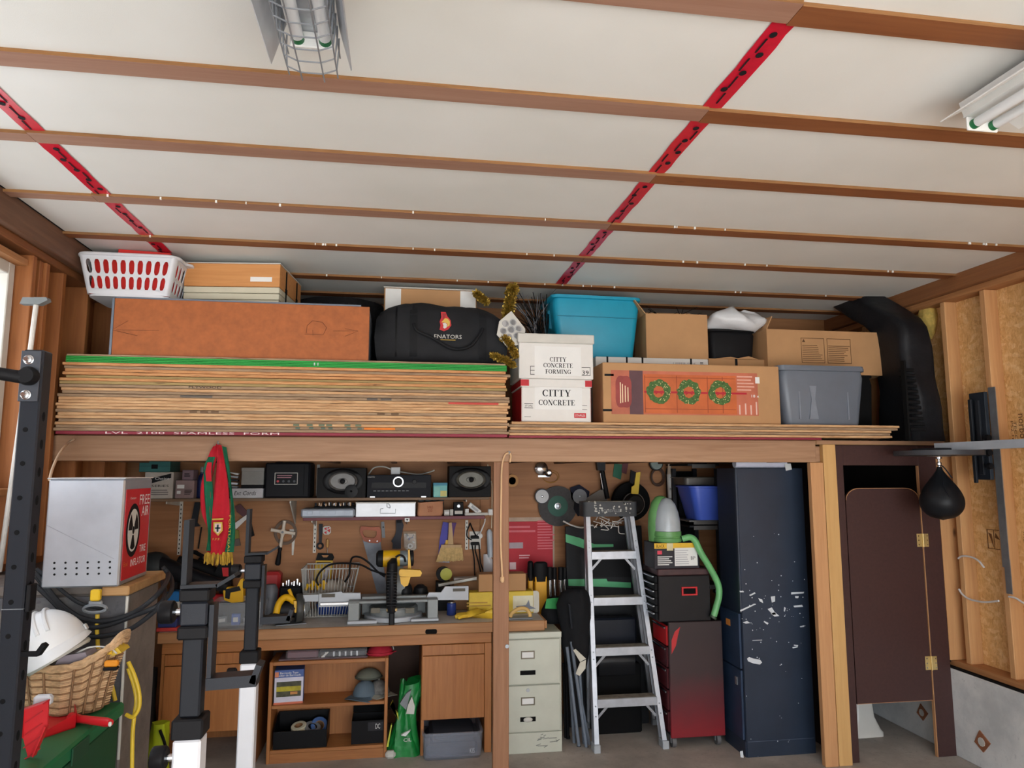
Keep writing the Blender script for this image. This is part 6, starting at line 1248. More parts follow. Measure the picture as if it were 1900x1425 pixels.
# right part of the bench
def bbox(name, label, rect, Y, d, mm, cat='box', rz=0, z=WT + .001): return shelfbox(name, label, rect, Y, d, mm, cat, z=z, rz=rz)
t, wd, ht = bbox('long_carton', 'yellow illustrated carton at the back of the bench behind the post', (870, 1098, 990, 1141), 4.97, .10, mat((222, 192, 60), .55)); L_ = LP(t)
patch(t, .08, wd / 2 - .004, .01, ht * .8, 0, mat((226, 222, 196), .6), 'picture_panel'); obj('tool_picture', M().prism([(.1, .05), (.17, .055), (.19, .09), (.2, .05), (.24, .03), (.12, .025)], -.0026, -.0014), mat((110, 116, 130), .5), t); lines(t, -.24, -.04, .05, .09, 0, 2, mat((190, 150, 60), .6)); obj('end_flap', M().prism(rrect(.055, ht, .02, 4, wd / 2 + .012, ht / 2), .002, .006), mat((206, 202, 188), .6), t); yb_ = ht
t, wd, ht = bbox('brown_carton', 'plain brown carton on the yellow carton behind the post', (888, 1065, 976, 1098), 4.985, .12, card, z=WT + .002 + yb_); obj('tape', M().box(-.02, .02, -.001, 0, 0, ht), card_d, t)
t, wd, ht = bbox('grey_panel_box', 'flat grey boxed panel leaning at the back of the bench beside the mitre saw', (842, 1072, 893, 1106), 5.16, .08, mat((176, 172, 168), .6), z=WT + .001 + .2); obj('support_block', M().box(-wd / 2, wd / 2, 0, .1, -.2, -.001, .003), card_d, t)
t2 = thing('aluminium_bar', 'aluminium bar lying sloped on the grey boxed panel', 'bar', P(855, 1078, 5.12), rot=(0, R(-9), 0)); obj('bar', M().box(-.16, .17, -.012, .012, -.010, .010, .002), mat((170, 168, 160), .4, .5), t2); obj('end_cap', M().box(.1705, .176, -.013, .013, -.011, .011), grey, t2)
t = thing('tape_measure', 'lime-ended roll lying beside the aluminium bar', 'roll', P(822, 1085, 5.18)); t.location.z = WT + .2; obj('roll', M().lathe([(.05, -.02), (.05, .02), (.02, .024)], (0, 0, .05), 22, 'y'), blk, t); obj('lime_face', M().lathe([(.03, -.0205), (.042, -.024), (.015, -.026), (0, -.026)], (0.02, 0, .05), 18, 'y'), mat((170, 170, 50), .5), t); obj('rest_block', M().box(-.05, .05, -.03, .06, -.2 + .001, -.001, .003), blk, t)
t = thing('blue_can', 'small blue can beside the yellow gloves', 'can', (P(838, 1125, 4.98).x, 5.0, WT + .001)); obj('can_body', M().lathe([(.03, 0), (.032, .004), (.032, .075), (.028, .08), (0, .08)], n=20), mat((40, 60, 130), .3), t); obj('lid', M().lathe([(.026, .0805), (.026, .086), (0, .087)], n=18), steel, t)
t = thing('rubber_gloves', 'crumpled yellow rubber gloves on the bench in front of the yellow carton', 'gloves', (P(880, 1140, 4.86).x, 4.875, WT + .001)); g_ = mat((236, 196, 60), .45, var=.08, bmp=.4, bs_=25)
rings = [[(x + .008 * math.sin(20 * y), .035 * k * math.cos(a) + .008 * math.sin(3 * a + 30 * x), .018 * k + .018 * k * math.sin(a) + .012 * k * math.sin(2 * a + 24 * x)) for a in [2 * PI * j / 16 for j in range(16)]] for x, k, y in ((-.06, .7, 0), (-.03, 1.1, 1), (.02, 1.4, 2), (.07, 1.3, 3), (.11, 1.5, 4), (.125, 1.6, 5))]
obj('cuff', M().loft(rings), g_, t, ang=70)
for k in range(4): obj('finger', M().tube(spline([(-.05, -.03 + .02 * k, .022), (-.09 - .008 * (k % 2), -.045 + .026 * k, .018), (-.135 + .015 * abs(k - 1.5), -.05 + .028 * k, .010)], 4), [.012] * 8 + [.008], 8), g_, t)
t = thing('float_handle', 'yellow wooden trowel float with an arched handle at the end of the bench', 'trowel', (P(968, 1148, 4.80).x, 4.80, WT + .001)); ww = mat((220, 180, 110), .55); obj('sole', M().box(-.10, .07, -.03, .06, 0, .010, .003), grey, t)
obj('handle', M().tube(spline([(-.075, .01, .0105), (-.065, .01, .035), (-.02, .01, .062), (.03, .01, .06), (.055, .01, .03), (.058, .01, .0105)], 6), .013, 10), ww, t)
# ================================================================= RIGHT BAY
# hanging pull cord on the post
t = thing('pull_cord', 'pale rope pull cord hanging from a hook on the wooden post', 'cord', P(934, 842, 4.19)); L_ = LP(t); cm = mat((226, 186, 142), .7)
obj('rope', M().tube(spline([L_(946, 858, 4.185), L_(948, 846, 4.185), L_(944, 841, 4.185), L_(936, 846, 4.185), L_(931, 870, 4.185), L_(930, 920, 4.185), L_(929, 1000, 4.185), L_(932, 1070, 4.185)], 8), .0055, 8), cm, t); q = L_(932, 1073, 4.185); obj('toggle', M().lathe([(.004, .012), (.012, .006), (.013, -.014), (.007, -.024), (0, -.026)], q, 12), cm, t); q = L_(944, 842, 4.19); obj('hook', M().tube([(q.x, .006, q.z), (q.x, -.008, q.z), (q.x + .006, -.012, q.z + .010), (q.x - .004, -.010, q.z + .014)], .004, 6), galv, t)
# filing cabinet
fx0, fx1 = .672, 1.062
t = thing('filing_cabinet', 'beige two-drawer metal filing cabinet under the end of the worktop', 'cabinet', ((fx0 + fx1) / 2, 4.69, 0)); hw = (fx1 - fx0) / 2; fm = mat((196, 198, 184), .45, .1, .04); L_ = LP(t)
obj('body', M().box(-hw, hw, .012, .66, 0, .742, .004), fm, t); obj('kick_plate', M().box(-hw + .002, hw - .002, .002, .0115, .0, .125, .002), fm, t); obj('top_rail', M().box(-hw, hw, .0, .0115, .705, .742, .003), fm, t)
for za, zb in ((.132, .415), (.422, .700)):
    dr = obj('drawer', M().box(-hw + .012, hw - .012, -.006, .0115, za, zb, .004), fm, t)
    x = L_(979, 1212, 4.69).x; z1, z2 = zb - .095, zb - .205
    fr = M()
    for q in ((-.045, .045, .018, .025), (-.045, .045, -.025, -.018), (-.045, -.038, -.018, .018), (.038, .045, -.018, .018)): fr.box(x + q[0], x + q[1], -.011, -.0065, z1 + q[2], z1 + q[3], .001)
    obj('label_holder', fr, mat((120, 112, 98), .4, .6), dr); obj('card', M().box(x - .0375, x + .0375, -.0085, -.0065, z1 - .0175, z1 + .0175), paper, dr); obj('pull_slot', M().box(x - .05, x + .05, -.0075, -.0062, z2 - .014, z2 + .014), blk_matte, dr)
    if za < .2: obj('rag', M().ell((x, -.010, z2 - .002), (.03, .01, .016), 10, 6), offwhite, dr); q = L_(977, 1286, 4.69); obj('lock', M().lathe([(.012, -.0065), (.011, -.012), (0, -.012)], (x, 0, zb - .028), 16, 'y'), steel, dr)
m = M(); rg = random.Random(8)
for k in range(14): a = rg.uniform(.02, hw - .03); z = rg.uniform(.02, .11); m.bar((a, .0015, z), (a + rg.uniform(.01, .06), .0015, z + rg.uniform(-.006, .012)), .003, .002, (0, 0, 1))
obj('scuffs', m, mat((110, 112, 108), .6), t)['kind'] = 'stuff'
# red plastic package on the wall
t, L_ = hung('red_package', 'large clear-edged red printed package hung on the plywood behind the post', 'package', 985, 1010, WALL - .006); Y_ = WALL - .006
q0, q1 = L_(938, 968, Y_), L_(1026, 1062, Y_); redp = mat((186, 22, 44), .6, var=.12, s=7)
obj('card', M().box(q0.x, q1.x, 0, .004, q1.z, q0.z, .001), redp, t); obj('clear_edge', M().box(q0.x - .01, q1.x + .014, .0045, .0055, q1.z - .006, q0.z + .03), mat((176, 150, 128), .5), t)
p = L_(957, 1012, Y_); obj('grey_badge', M().box(p.x - .05, p.x + .055, -.002, -.0002, p.z - .022, p.z + .022, .001), mat((168, 150, 160), .5), t); p = L_(951, 1050, Y_); obj('white_label', M().box(p.x - .022, p.x + .026, -.002, -.0002, p.z - .026, p.z + .026), mat((226, 196, 200), .5), t)
lines(t, L_(945, 0, Y_).x, L_(990, 0, Y_).x, L_(0, 1003, Y_).z, L_(0, 985, Y_).z, 0, 2, mat((216, 96, 108), .5)); lines(t, L_(993, 0, Y_).x, L_(1022, 0, Y_).x, L_(0, 1038, Y_).z, L_(0, 975, Y_).z, 0, 11, mat((216, 96, 108), .5)); lines(t, L_(962, 0, Y_).x, L_(985, 0, Y_).x, L_(0, 1056, Y_).z, L_(0, 1046, Y_).z, 0, 2, mat((236, 180, 186), .5))
# discs and bits hung on the wall
def disc(label, px, py, rpx, Y, mm, mm2=None, k2=.55, hub=steel, name='grinding_disc'):
    t = thing(name, label, 'disc', P(px, py, Y)); r = (P(px + rpx, py, Y).x - P(px - rpx, py, Y).x) / 2
    obj('disc', M().lathe([(r * .14, 0), (r, 0), (r, .005), (r * .14, .005), (r * .14, 0)], n=36, axis='y'), mm, t)
    if mm2: obj('label_ring', M().lathe([(r * .2, -.0008), (r * k2, -.0008), (r * k2, -.0001), (r * .2, -.0001)], n=32, axis='y'), mm2, t)
    obj('hub', M().lathe([(r * .13, .004), (r * .17, -.004), (r * .10, -.006), (r * .07, -.002), (0, -.002)], n=18, axis='y'), hub, t); return t
gd = mat((72, 70, 70), .85, var=.15, s=60)
disc('large grey grinding disc with a dark green centre on the plywood', 1035, 939, 36, WALL - .03, gd, mat((40, 88, 74), .6), .52)
disc('small white-faced grinding wheel overlapping the large green-centred disc', 1006, 921, 14, WALL - .05, mat((66, 66, 70), .7), mat((196, 196, 198), .5), .86)
disc('pale grey flap disc on dark sanding sheets', 1076, 921, 13, WALL - .06, mat((132, 134, 138), .7), None)
t, L_ = hung('sanding_sheets', 'dark navy sanding sheets stacked behind the pale flap disc', 'sheets', 1075, 920, WALL - .03)
for i, (pts, mm) in enumerate((([(1058, 905), (1075, 899), (1094, 912), (1092, 928), (1075, 936), (1060, 926)], mat((36, 38, 54), .8)), ([(1066, 930), (1092, 922), (1100, 950), (1072, 958), (1064, 944)], mat((30, 30, 36), .85)))): obj('sheet', M().prism(poly(L_, pts, WALL - .03), -.006 * i, .004 - .006 * i), mm, t)
t, L_ = hung('trowel_blade', 'brown-grey triangular scraper blade behind the ladder top', 'scraper', 1110, 925, WALL - .04); obj('blade', M().prism(poly(L_, [(1078, 930), (1116, 907), (1122, 912), (1128, 932)], WALL - .04), 0, .004), mat((104, 96, 88), .5, .3), t); obj('tang', M().prism(poly(L_, [(1114, 890), (1118, 890), (1122, 908), (1115, 909)], WALL - .04), -.004, .006), blk, t)
t, L_ = hung('caulking_rod', 'black tool with a long chrome rod hanging behind the ladder', 'tool', 1118, 880, WALL - .05); obj('barrel', M().tube([L_(1117, 872, WALL - .05), L_(1127, 925, WALL - .05)], .018, 12), blk, t); obj('chrome_rod', M().tube([L_(1114, 878, WALL - .08), L_(1119, 908, WALL - .08)], .006, 8), chrome, t); obj('grip', M().prism(poly(L_, [(1106, 858), (1122, 858), (1122, 873), (1108, 873)], WALL - .05), -.02, .02), charcoal, t)
t, L_ = hung('tyre_tube', 'large black rubber ring hanging on the plywood above the ladder', 'ring', 1170, 930, WALL - .08); r = .145; obj('ring', M().lathe([(r * .5, -.02), (r, -.03), (r * 1.04, 0), (r, .03), (r * .5, .02), (r * .5, -.02)], n=36, axis='y'), blk_matte, t)
t, L_ = hung('saw_set', 'dark motor housing hanging in front of the black rubber ring', 'motor', 1176, 935, WALL - .16); obj('housing', M().lathe([(.0, -.05), (.06, -.045), (.075, -.02), (.08, .0), (.08, .045)], n=28, axis='y'), mat((30, 28, 28), .6), t); obj('rim', M().lathe([(.081, .0), (.086, .0), (.086, .03), (.081, .03), (.081, .0)], n=28, axis='y'), mat((80, 74, 70), .4, .5), t)
t, L_ = hung('yellow_level', 'bright yellow tool strip hanging over the black rubber ring', 'tool', 1180, 895, WALL - .20); obj('strip', M().prism(poly(L_, [(1180, 877), (1188, 876), (1184, 917), (1171, 916), (1172, 903), (1177, 900)], WALL - .20), -.005, .005), mat((214, 180, 40), .5), t); obj('dark_jaw', M().prism(poly(L_, [(1170, 872), (1179.5, 876), (1175, 898), (1168, 895)], WALL - .20), -.008, .008), blk, t)
t, L_ = hung('green_package', 'dark green card package hanging high on the plywood', 'package', 1147, 875, WALL - .01); obj('card', M().prism(poly(L_, [(1140, 860), (1156, 862), (1152, 890), (1137, 884)], WALL - .01), 0, .004), mat((22, 96, 70), .6), t); obj('maroon_part', M().prism(poly(L_, [(1155, 857), (1166, 858), (1162, 880), (1153, 876)], WALL - .01), -.004, .003), mat((96, 44, 52), .6), t)
t, L_ = hung('chrome_bowl', 'round chrome magnetic tray stuck high on the plywood', 'tray', 1004, 869, WALL - .02); obj('dish', M().lathe([(.052, 0), (.05, -.012), (.03, -.022), (0, -.024)], n=24, axis='y'), chrome, t); 
t, L_ = hung('chrome_pulley', 'small chrome wheel below the round chrome tray', 'wheel', 1018, 878, WALL - .03); obj('wheel', M().lathe([(.026, .01), (.028, 0), (.02, -.008), (.010, -.004), (0, -.006)], n=20, axis='y'), chrome, t); obj('plate', M().box(-.08, .01, .011, .014, -.03, -.016), steel, t)
t, L_ = hung('tape_ring', 'ring of amber tape hung on the plywood beside the post', 'tape', 950, 892, WALL - .02); obj('roll', M().lathe([(.028, -.012), (.048, -.012), (.048, .012), (.028, .012), (.028, -.012)], n=26, axis='y'), mat((176, 120, 40), .5), t); obj('core', M().lathe([(.024, -.011), (.0275, -.011), (.0275, .011), (.024, .011), (.024, -.011)], n=22, axis='y'), card_d, t)
t, L_ = hung('wire_hoop', 'thin hoop of amber wire hanging on the plywood', 'wire', 1022, 886, WALL - .01); m = M(); m.tube([(.055 * math.cos(a), 0, .04 * math.sin(a)) for a in [2 * PI * k / 24 for k in range(24)]], .003, 5, True); m.tube([(.065 * math.cos(a), -.006, .046 * math.sin(a) + .01) for a in [2 * PI * k / 24 for k in range(24)]], .002, 5, True); obj('hoop', m, mat((166, 122, 62), .5), t)
t, L_ = hung('cable_hoop', 'dark cable hoop hanging beside the caulk tube', 'cable', 1220, 885, WALL - .02); m = M()
for k in range(3): m.tube([((.045 + .006 * k) * math.cos(a), -.006 * k, (.055 + .008 * k) * math.sin(a)) for a in [2 * PI * j / 22 for j in range(22)]], .004, 6, True)
obj('hoop', m, mat((70, 44, 30), .6), t)
t, L_ = hung('plastic_lid', 'round grey-green lid hanging high beside the caulk tube', 'lid', 1217, 860, WALL - .03); obj('lid', M().lathe([(0, -.02), (.045, -.02), (.05, -.012), (.05, 0)], n=24, axis='y'), mat((126, 140, 136), .5), t); obj('rim', M().lathe([(.0505, -.01), (.056, -.01), (.056, .004), (.0505, .004), (.0505, -.01)], n=24, axis='y'), blk, t)
t, L_ = hung('caulk_tube', 'white caulk tube with a pointed nozzle hanging upright by the shelving', 'tube', 1246, 900, WALL - .10); a, b, c = L_(1247, 935, WALL - .1), L_(1244, 880, WALL - .1), L_(1241, 858, WALL - .1)
obj('tube', M().tube([a, b], .029, 18), mat((198, 196, 192), .5), t); obj('nozzle', M().tube([b + Vector((0, 0, .001)), c], [.026, .006], 14), mat((190, 170, 150), .5), t); p = a.lerp(b, .5); txt(t, 'MONO', p.x, p.y - .030, p.z, .045, .018, ink); obj('band', M().tube([a.lerp(b, .08), a.lerp(b, .2)], .0295, 18), mat((120, 120, 124), .5), t)
t, L_ = hung('silver_wires', 'loose silver and white wires bunched behind the ladder rails', 'wire', 1130, 968, 5.0); m = M(); rg = random.Random(6)
for k in range(16): a = L_(1100 + rg.random() * 60, 962 + rg.random() * 16, 5.0); b = a + Vector((rg.uniform(-.08, .08), rg.uniform(-.04, .04), rg.uniform(-.05, .05))); c = b + Vector((rg.uniform(-.08, .1), 0, rg.uniform(-.04, .03))); m.tube(spline([a, b, c], 4), .0035, 5)
m.tube(spline([L_(1045, 967, 5.1), L_(1062, 975, 5.1), L_(1080, 979, 5.08), L_(1100, 974, 5.02)], 5), .006, 6); obj('wires', m, mat((206, 200, 194), .4, .2), t)['kind'] = 'stuff'
# black boards with green tape, black seat and speaker
t = thing('black_board', 'tall black panel with strips of green tape leaning behind the ladder', 'panel', (P(1125, 1350, 5.10).x, 5.10, 0), rot=(R(-3), 0, 0)); L_ = lambda x, y: Vector((P(x, y, 5.06).x - t.location.x, 0, P(x, y, 5.06).z))
a, b = L_(1056, 980).x, L_(1200, 980).x; h = L_(1100, 978).z; bp = mat((34, 35, 38), .6)
obj('board', M().box(a, b, 0, .03, 0, h, .003), bp, t); gt_ = mat((84, 176, 120), .5, var=.06)
for pts in ([(1056, 993), (1082, 1000), (1110, 1012), (1146, 1012), (1146, 1017), (1112, 1018), (1090, 1020), (1056, 1008)], [(1060, 1078), (1132, 1077), (1134, 1082), (1178, 1084), (1178, 1094), (1060, 1090)]): obj('green_tape', M().prism([(L_(x, y).x, L_(x, y).z) for x, y in pts], -.0012, -.0001), gt_, t)
for pts in ([(1105, 1030), (1184, 1030), (1184, 1074), (1105, 1074)],): obj('edge_trim', M().prism([(L_(x, y).x, L_(x, y).z) for x, y in pts], -.0008, -.0001), blk, t)
x_, wd, z_, ht = B(1102, 1148, 1190, 1362, 4.93, 0)
t = thing('subwoofer_box', 'black cabinet with a shiny curved panel standing behind the ladder', 'cabinet', (x_, 4.93, 0)); obj('body', M().box(-wd / 2, wd / 2, 0, .12, .0, ht * .60, .01), blk_matte, t); obj('upper_body', M().box(-wd / 2, wd / 2 - .02, .02, .12, ht * .605, ht, .012), mat((30, 34, 44), .3), t)
obj('curved_panel', M().prism([(-.03, ht * .52), (-.04, ht * .62), (-.03, ht * .72), (.0, ht * .74), (.0, ht * .5)], -wd * .42, wd * .34, 'x'), mat((30, 31, 34), .22), t, ang=70)
# folded camp chairs
t = thing('camp_chair', 'folded black camp chair with grey tubular legs beside the filing cabinet', 'chair', (P(1070, 1390, 4.74).x, 4.74, 0)); L_ = lambda x, y, Y=4.74: Vector((P(x, y, Y).x - t.location.x, Y - 4.74, P(x, y, Y).z))
fab = mat((26, 27, 30), .85, var=.12, bmp=.45, bs_=22); tubm = mat((128, 138, 152), .4, .3)
for (a, b, Y) in (((1052, 1200), (1074, 1384), 4.76), ((1060, 1190), (1088, 1386), 4.74), ((1066, 1240), (1094, 1382), 4.78), ((1056, 1235), (1066, 1386), 4.82), ((1075, 1240), (1084, 1386), 4.80), ((1049, 1205), (1054, 1366), 4.90), ((1046, 1230), (1050, 1372), 4.92)):
    l_ = obj('leg', M().tube([L_(*a, Y), L_(*b, Y)], .011, 10), tubm if Y < 4.85 else blk, t); obj('rubber_foot', M().tube([L_(*b, Y), L_(b[0] + .4, b[1] + 6, Y)], .015, 10), blk, l_)
rings = []
for y, xa, xb, dd in ((1095, 1060, 1086, .04), (1103, 1046, 1094, .07), (1125, 1036, 1101, .09), (1150, 1040, 1102, .09), (1175, 1046, 1098, .08), (1195, 1046, 1100, .075), (1225, 1052, 1096, .06), (1250, 1062, 1092, .04)):
    a, b = L_(xa, y), L_(xb, y); rings.append([((a.x + b.x) / 2 + (b.x - a.x) / 2 * math.cos(q) + .008 * math.sin(5 * q + y), .06 + dd * math.sin(q) + .010 * math.sin(6 * q + y * .05), a.z) for q in [2 * PI * k / 22 for k in range(22)]])
obj('fabric', M().loft(rings), fab, t, ang=60); obj('strut', M().tube([L_(1056, 1120, 4.68), L_(1061, 1166, 4.69)], .008, 8), charcoal, t)
tg = M().prism([(L_(x, y, 4.66).x, L_(x, y, 4.66).z) for x, y in ((1063, 1206), (1068, 1204), (1087, 1222), (1076, 1228))], -.085, -.083).prism([(L_(x, y, 4.66).x, L_(x, y, 4.66).z) for x, y in ((1076, 1229), (1087, 1224), (1086, 1240), (1075, 1254), (1068, 1250))], -.084, -.081); obj('care_tag', tg, mat((206, 202, 188), .8), t)
t = thing('carry_bag', 'black folded chair bag with a green patch lying on the filing cabinet', 'bag', (P(1030, 1150, 4.95).x, 4.98, .7425)); L_ = LP(t); rings = []
for z, k in ((0, .9), (.03, 1.05), (.08, 1.0), (.13, .7), (.17, .4)): rings.append([(.085 * k * math.cos(q) + .006 * math.sin(4 * q) , .07 * k * math.sin(q), z) for q in [2 * PI * j / 18 for j in range(18)]])
obj('bag_body', M().loft(rings), fab, t, ang=60); obj('green_patch', M().prism([(L_(x, y, 4.9).x, L_(x, y, 4.9).z) for x, y in ((1014, 1111), (1037, 1109), (1036, 1130), (1011, 1129))], -.082, -.079), mat((40, 150, 74), .6), t)
# yellow and black upright poles, black and silver tubes
for i, (px, wpx, lb) in enumerate(((986, 9, 'slimmer yellow pole with a black cap standing behind the yellow carton'), (1003, 22, 'wider yellow pole with a black hood standing behind the yellow carton'))):
    x = P(px, 1080, 5.14).x; r = (P(px + wpx / 2, 1080, 5.14).x - P(px - wpx / 2, 1080, 5.14).x) / 2
    t = thing('folded_stand', lb, 'stand', (x, 5.14 + .04 * (1 - i), WT + .001 if x < .94 else .7425)); zt, zc = P(px, 1042, 5.14).z - t.location.z, P(px, 1068, 5.14).z - t.location.z
    obj('pole', M().box(-r, r, -.02, .02, 0, zc, .006), mat((232, 170, 30), .5), t); obj('cap', M().loft([[(r * k * 1.15 * math.cos(q), .026 * k * math.sin(q), z) for q in [2 * PI * j / 14 for j in range(14)]] for z, k in ((zc - .04, 1.0), (zc + .02, 1.1), (zt - .01, 1.0), (zt, .6))]), blk, t)
for i, px in enumerate((1021, 1031, 1041, 1050)):
    lb = ('first', 'second', 'third', 'fourth')[i] + ' black tube with a silver lower sleeve, counted from the yellow poles'; x = P(px, 1090, 5.12).x
    t = thing('tripod_tube', lb, 'tube', (x, 5.13 + .03 * (i % 2), .7425), group='black and silver tubes behind the filing cabinet'); zt, z1 = P(px, 1052 + 2 * (i % 2), 5.13).z - .7425, P(px, 1076, 5.13).z - .7425
    obj('sleeve', M().cyl((0, 0, 0), (0, 0, z1), .014, n=12), chrome, t); obj('black_top', M().tube([(0, 0, z1 + .0005), (0, 0, z1 + .02), (0, 0, zt)], [.018, .017, .017], 12), blk, t); obj('collar', M().cyl((0, 0, z1 * .35), (0, 0, z1 * .5), .017, n=12), blk, t)
# ---------------------------------------------------------------- step ladder
t = thing('step_ladder', 'paint-splashed aluminium step ladder with a dark cap', 'ladder', (1.50, 4.63, 0)); al = mat((184, 188, 196), .38, .55, .12, 14); worn = mat((150, 142, 130), .6, .2, .35, 26)
yf = lambda z: 4.63 + .17 * z
def fr(px, py):
    z = 1.0
    for _ in range(4): z = P(px, py, yf(z)).z
    p = P(px, py, yf(z)); return p - t.location
lt, lb, rt, rb = fr(1091, 955), fr(1108, 1394), fr(1172, 955), fr(1235, 1385)
lb.z = rb.z = .004
def rail(p, q, s):
    r_ = obj('front_rail', M().bar(p, q, .030, .006).bar(p + Vector((-s * .013, .03, 0)), q + Vector((-s * .013, .03, 0)), .005, .055).bar(p + Vector((0, .06, 0)), q + Vector((0, .06, 0)), .030, .005), al, t); m = M()
    for k in (.12, .15, .36, .39, .6, .63, .82, .86): c = p.lerp(q, k); m.cyl(c + Vector((0, -.003, 0)), c + Vector((0, -.006, 0)), .005, n=8)
    obj('rivet', m, galv, r_)['kind'] = 'stuff'; obj('rail_foot', M().box(q.x - .022, q.x + .022, q.y - .012, q.y + .07, -.003, .05, .005), mat((170, 176, 182), .5), r_)
rail(lt, lb, 1); rail(rt, rb, -1)
def onrail(py):
    def s(a, b):
        best = min(range(201), key=lambda k: abs(proj_y(a.lerp(b, k / 200) + t.location) - py)); return a.lerp(b, best / 200)
    return s(lt, lb), s(rt, rb)
def proj_y(p):
    v = p - Vector((0, 0, EYE)); return 712.5 - F * v.dot(_u) / v.dot(_f)
for py in (1030, 1115, 1208, 1303):
    a, b = onrail(py); z = (a.z + b.z) / 2; y = (a.y + b.y) / 2
    st_ = obj('step', M().box(a.x + .013, b.x - .013, y - .008, y - .003, z - .026, z + .026, .001).box(a.x + .013, b.x - .013, y - .003, y + .085, z + .020, z + .026, .001).box(a.x + .013, b.x - .013, y + .08, y + .085, z - .01, z + .0195, .001), al, t)
    obj('worn_tread', M().box(a.x + .02, b.x - .02, y + .004, y + .08, z + .0262, z + .0275), worn, st_)
    if py != 1115:
        obj('brace', M().bar((a.x + .085, y + .012, z - .022), (a.x + .014, y + .02, z - .10), .016, .004), al, t); obj('brace', M().bar((b.x - .085, y + .012, z - .022), (b.x - .014, y + .02, z - .10), .016, .004), al, t)
a, b = lt, rt; zc = P(1130, 958, yf(1.5)).z; zt = P(1130, 930, yf(1.5)).z
cp = obj('top_cap', M().prism(rrect((b.x - a.x) + .075, .15, .03, 4, (a.x + b.x) / 2, a.y + .05), zc, zt - .004, 'z'), mat((62, 64, 68), .6, var=.2), t)
obj('cap_tray', M().prism(rrect((b.x - a.x) + .03, .11, .03, 4, (a.x + b.x) / 2, a.y + .05), zt - .0035, zt, 'z'), mat((150, 146, 138), .8, var=.4, s=30), cp); txt(cp, 'LOUISVILLE', (a.x + b.x) / 2, a.y - .027, (zc + zt) / 2 - .012, .13, .02, mat((150, 150, 150), .6))
rg = random.Random(13); m = M()
for k in range(36): x = rg.uniform(a.x, b.x); z = rg.uniform(zc + .02, zt); m.prism(circ(rg.uniform(.003, .009), 6, x, z), a.y - .0268, a.y - .0255)
obj('paint_splash', m, mat((196, 194, 186), .7), cp)['kind'] = 'stuff'
lb2, rb2 = PZ(1092, 1350, 0) - t.location, PZ(1214, 1344, 0) - t.location
for p, q in ((lt + Vector((.012, .11, -.02)), lb2), (rt + Vector((-.012, .11, -.02)), rb2)): obj('rear_rail', M().bar(p, q + Vector((0, 0, .004)), .022, .028), al, t); obj('rail_foot', M().box(q.x - .018, q.x + .018, q.y - .02, q.y + .02, -.002, .04, .004), grey, t)
for k in (.9,): p, q = (lt + Vector((.012, .11, 0))).lerp(lb2, k), (rt + Vector((-.012, .11, 0))).lerp(rb2, k); obj('rear_strut', M().bar(p, q, .02, .006, (0, 0, 1)), al, t)
# ---------------------------------------------------------------- tool chest stack and cart
ckm = mat((34, 32, 34), .45, var=.1)
def cart_mat():
    m, nt, bs = nodes('black_over_red_paint'); tcn = nt.nodes.new('ShaderNodeTexCoord'); sp = nt.nodes.new('ShaderNodeSeparateXYZ'); nt.links.new(tcn.outputs['Object'], sp.inputs[0])
    n = noise(nt, tcn.outputs['Object'], 5, 4); ad_ = nt.nodes.new('ShaderNodeMath'); ad_.operation = 'MULTIPLY_ADD'; nt.links.new(n, ad_.inputs[0]); ad_.inputs[1].default_value = .16; nt.links.new(sp.outputs['Z'], ad_.inputs[2])
    nt.links.new(ramp(nt, ad_.outputs[0], [(.18, lin((132, 22, 34))), (.36, lin((96, 30, 38))), (.56, lin((58, 40, 42))), (.8, lin((48, 34, 36)))]), bs.inputs['Base Color']); bs.inputs['Roughness'].default_value = .45; return m
x_, wd, z_, ht = B(1243, 1153, 1343, 1368, 4.60, None)
t = thing('tool_cart', 'rolling tool cart with black paint fading to red, on casters', 'cart', (x_, 4.60, 0)); cm_ = cart_mat(); zc0 = z_; zc1 = z_ + ht
obj('side_panel', M().box(-wd / 2, wd / 2, 0, .016, zc0, zc1, .004), cm_, t); obj('carcass', M().box(-wd / 2 + .012, wd / 2, .0165, .30, zc0, zc1 - .002, .004), ckm, t)
for k in range(5): z = zc0 + .03 + k * (zc1 - zc0 - .05) / 5; d_ = obj('drawer', M().box(-wd / 2 - .006, -wd / 2 + .0115, .03, .28, z, z + (zc1 - zc0) / 5 - .02, .003), mat((84, 26, 34), .45) if k != 4 else red, t); obj('drawer_pull', M().box(-wd / 2 - .018, -wd / 2 - .0065, .04, .27, z + (zc1 - zc0) / 5 - .04, z + (zc1 - zc0) / 5 - .026, .003), chrome, d_)
sp_ = lambda pts: [(P(x, y, 4.6).x - x_, P(x, y, 4.6).z) for x, y in pts]
obj('red_flash', M().prism(sp_([(1246, 1214), (1246, 1188), (1252, 1172), (1262, 1163), (1258, 1178), (1254, 1198)]), -.0012, -.0002), mat((190, 38, 42), .45), t)
for dx, dy in ((-.42, .05), (.40, .05), (-.42, .25), (.40, .25)):
    c = obj('caster', M().box(dx * wd - .02, dx * wd + .02, dy - .015, dy + .015, zc0 - .012, zc0 - .0005), steel, t); obj('wheel', M().lathe([(.012, -.014), (.036, -.013), (.038, 0), (.036, .013), (.012, .014)], (dx * wd, dy, .038), 20, 'x'), mat((96, 96, 98), .5), c); obj('fork', M().box(dx * wd - .02, dx * wd - .0155, dy - .012, dy + .012, .03, zc0 - .0125).box(dx * wd + .0155, dx * wd + .02, dy - .012, dy + .012, .03, zc0 - .0125), steel, c)
x_, wd, _, ht = B(1220, 1055, 1319, 1152, 4.60, zc1 + .001)
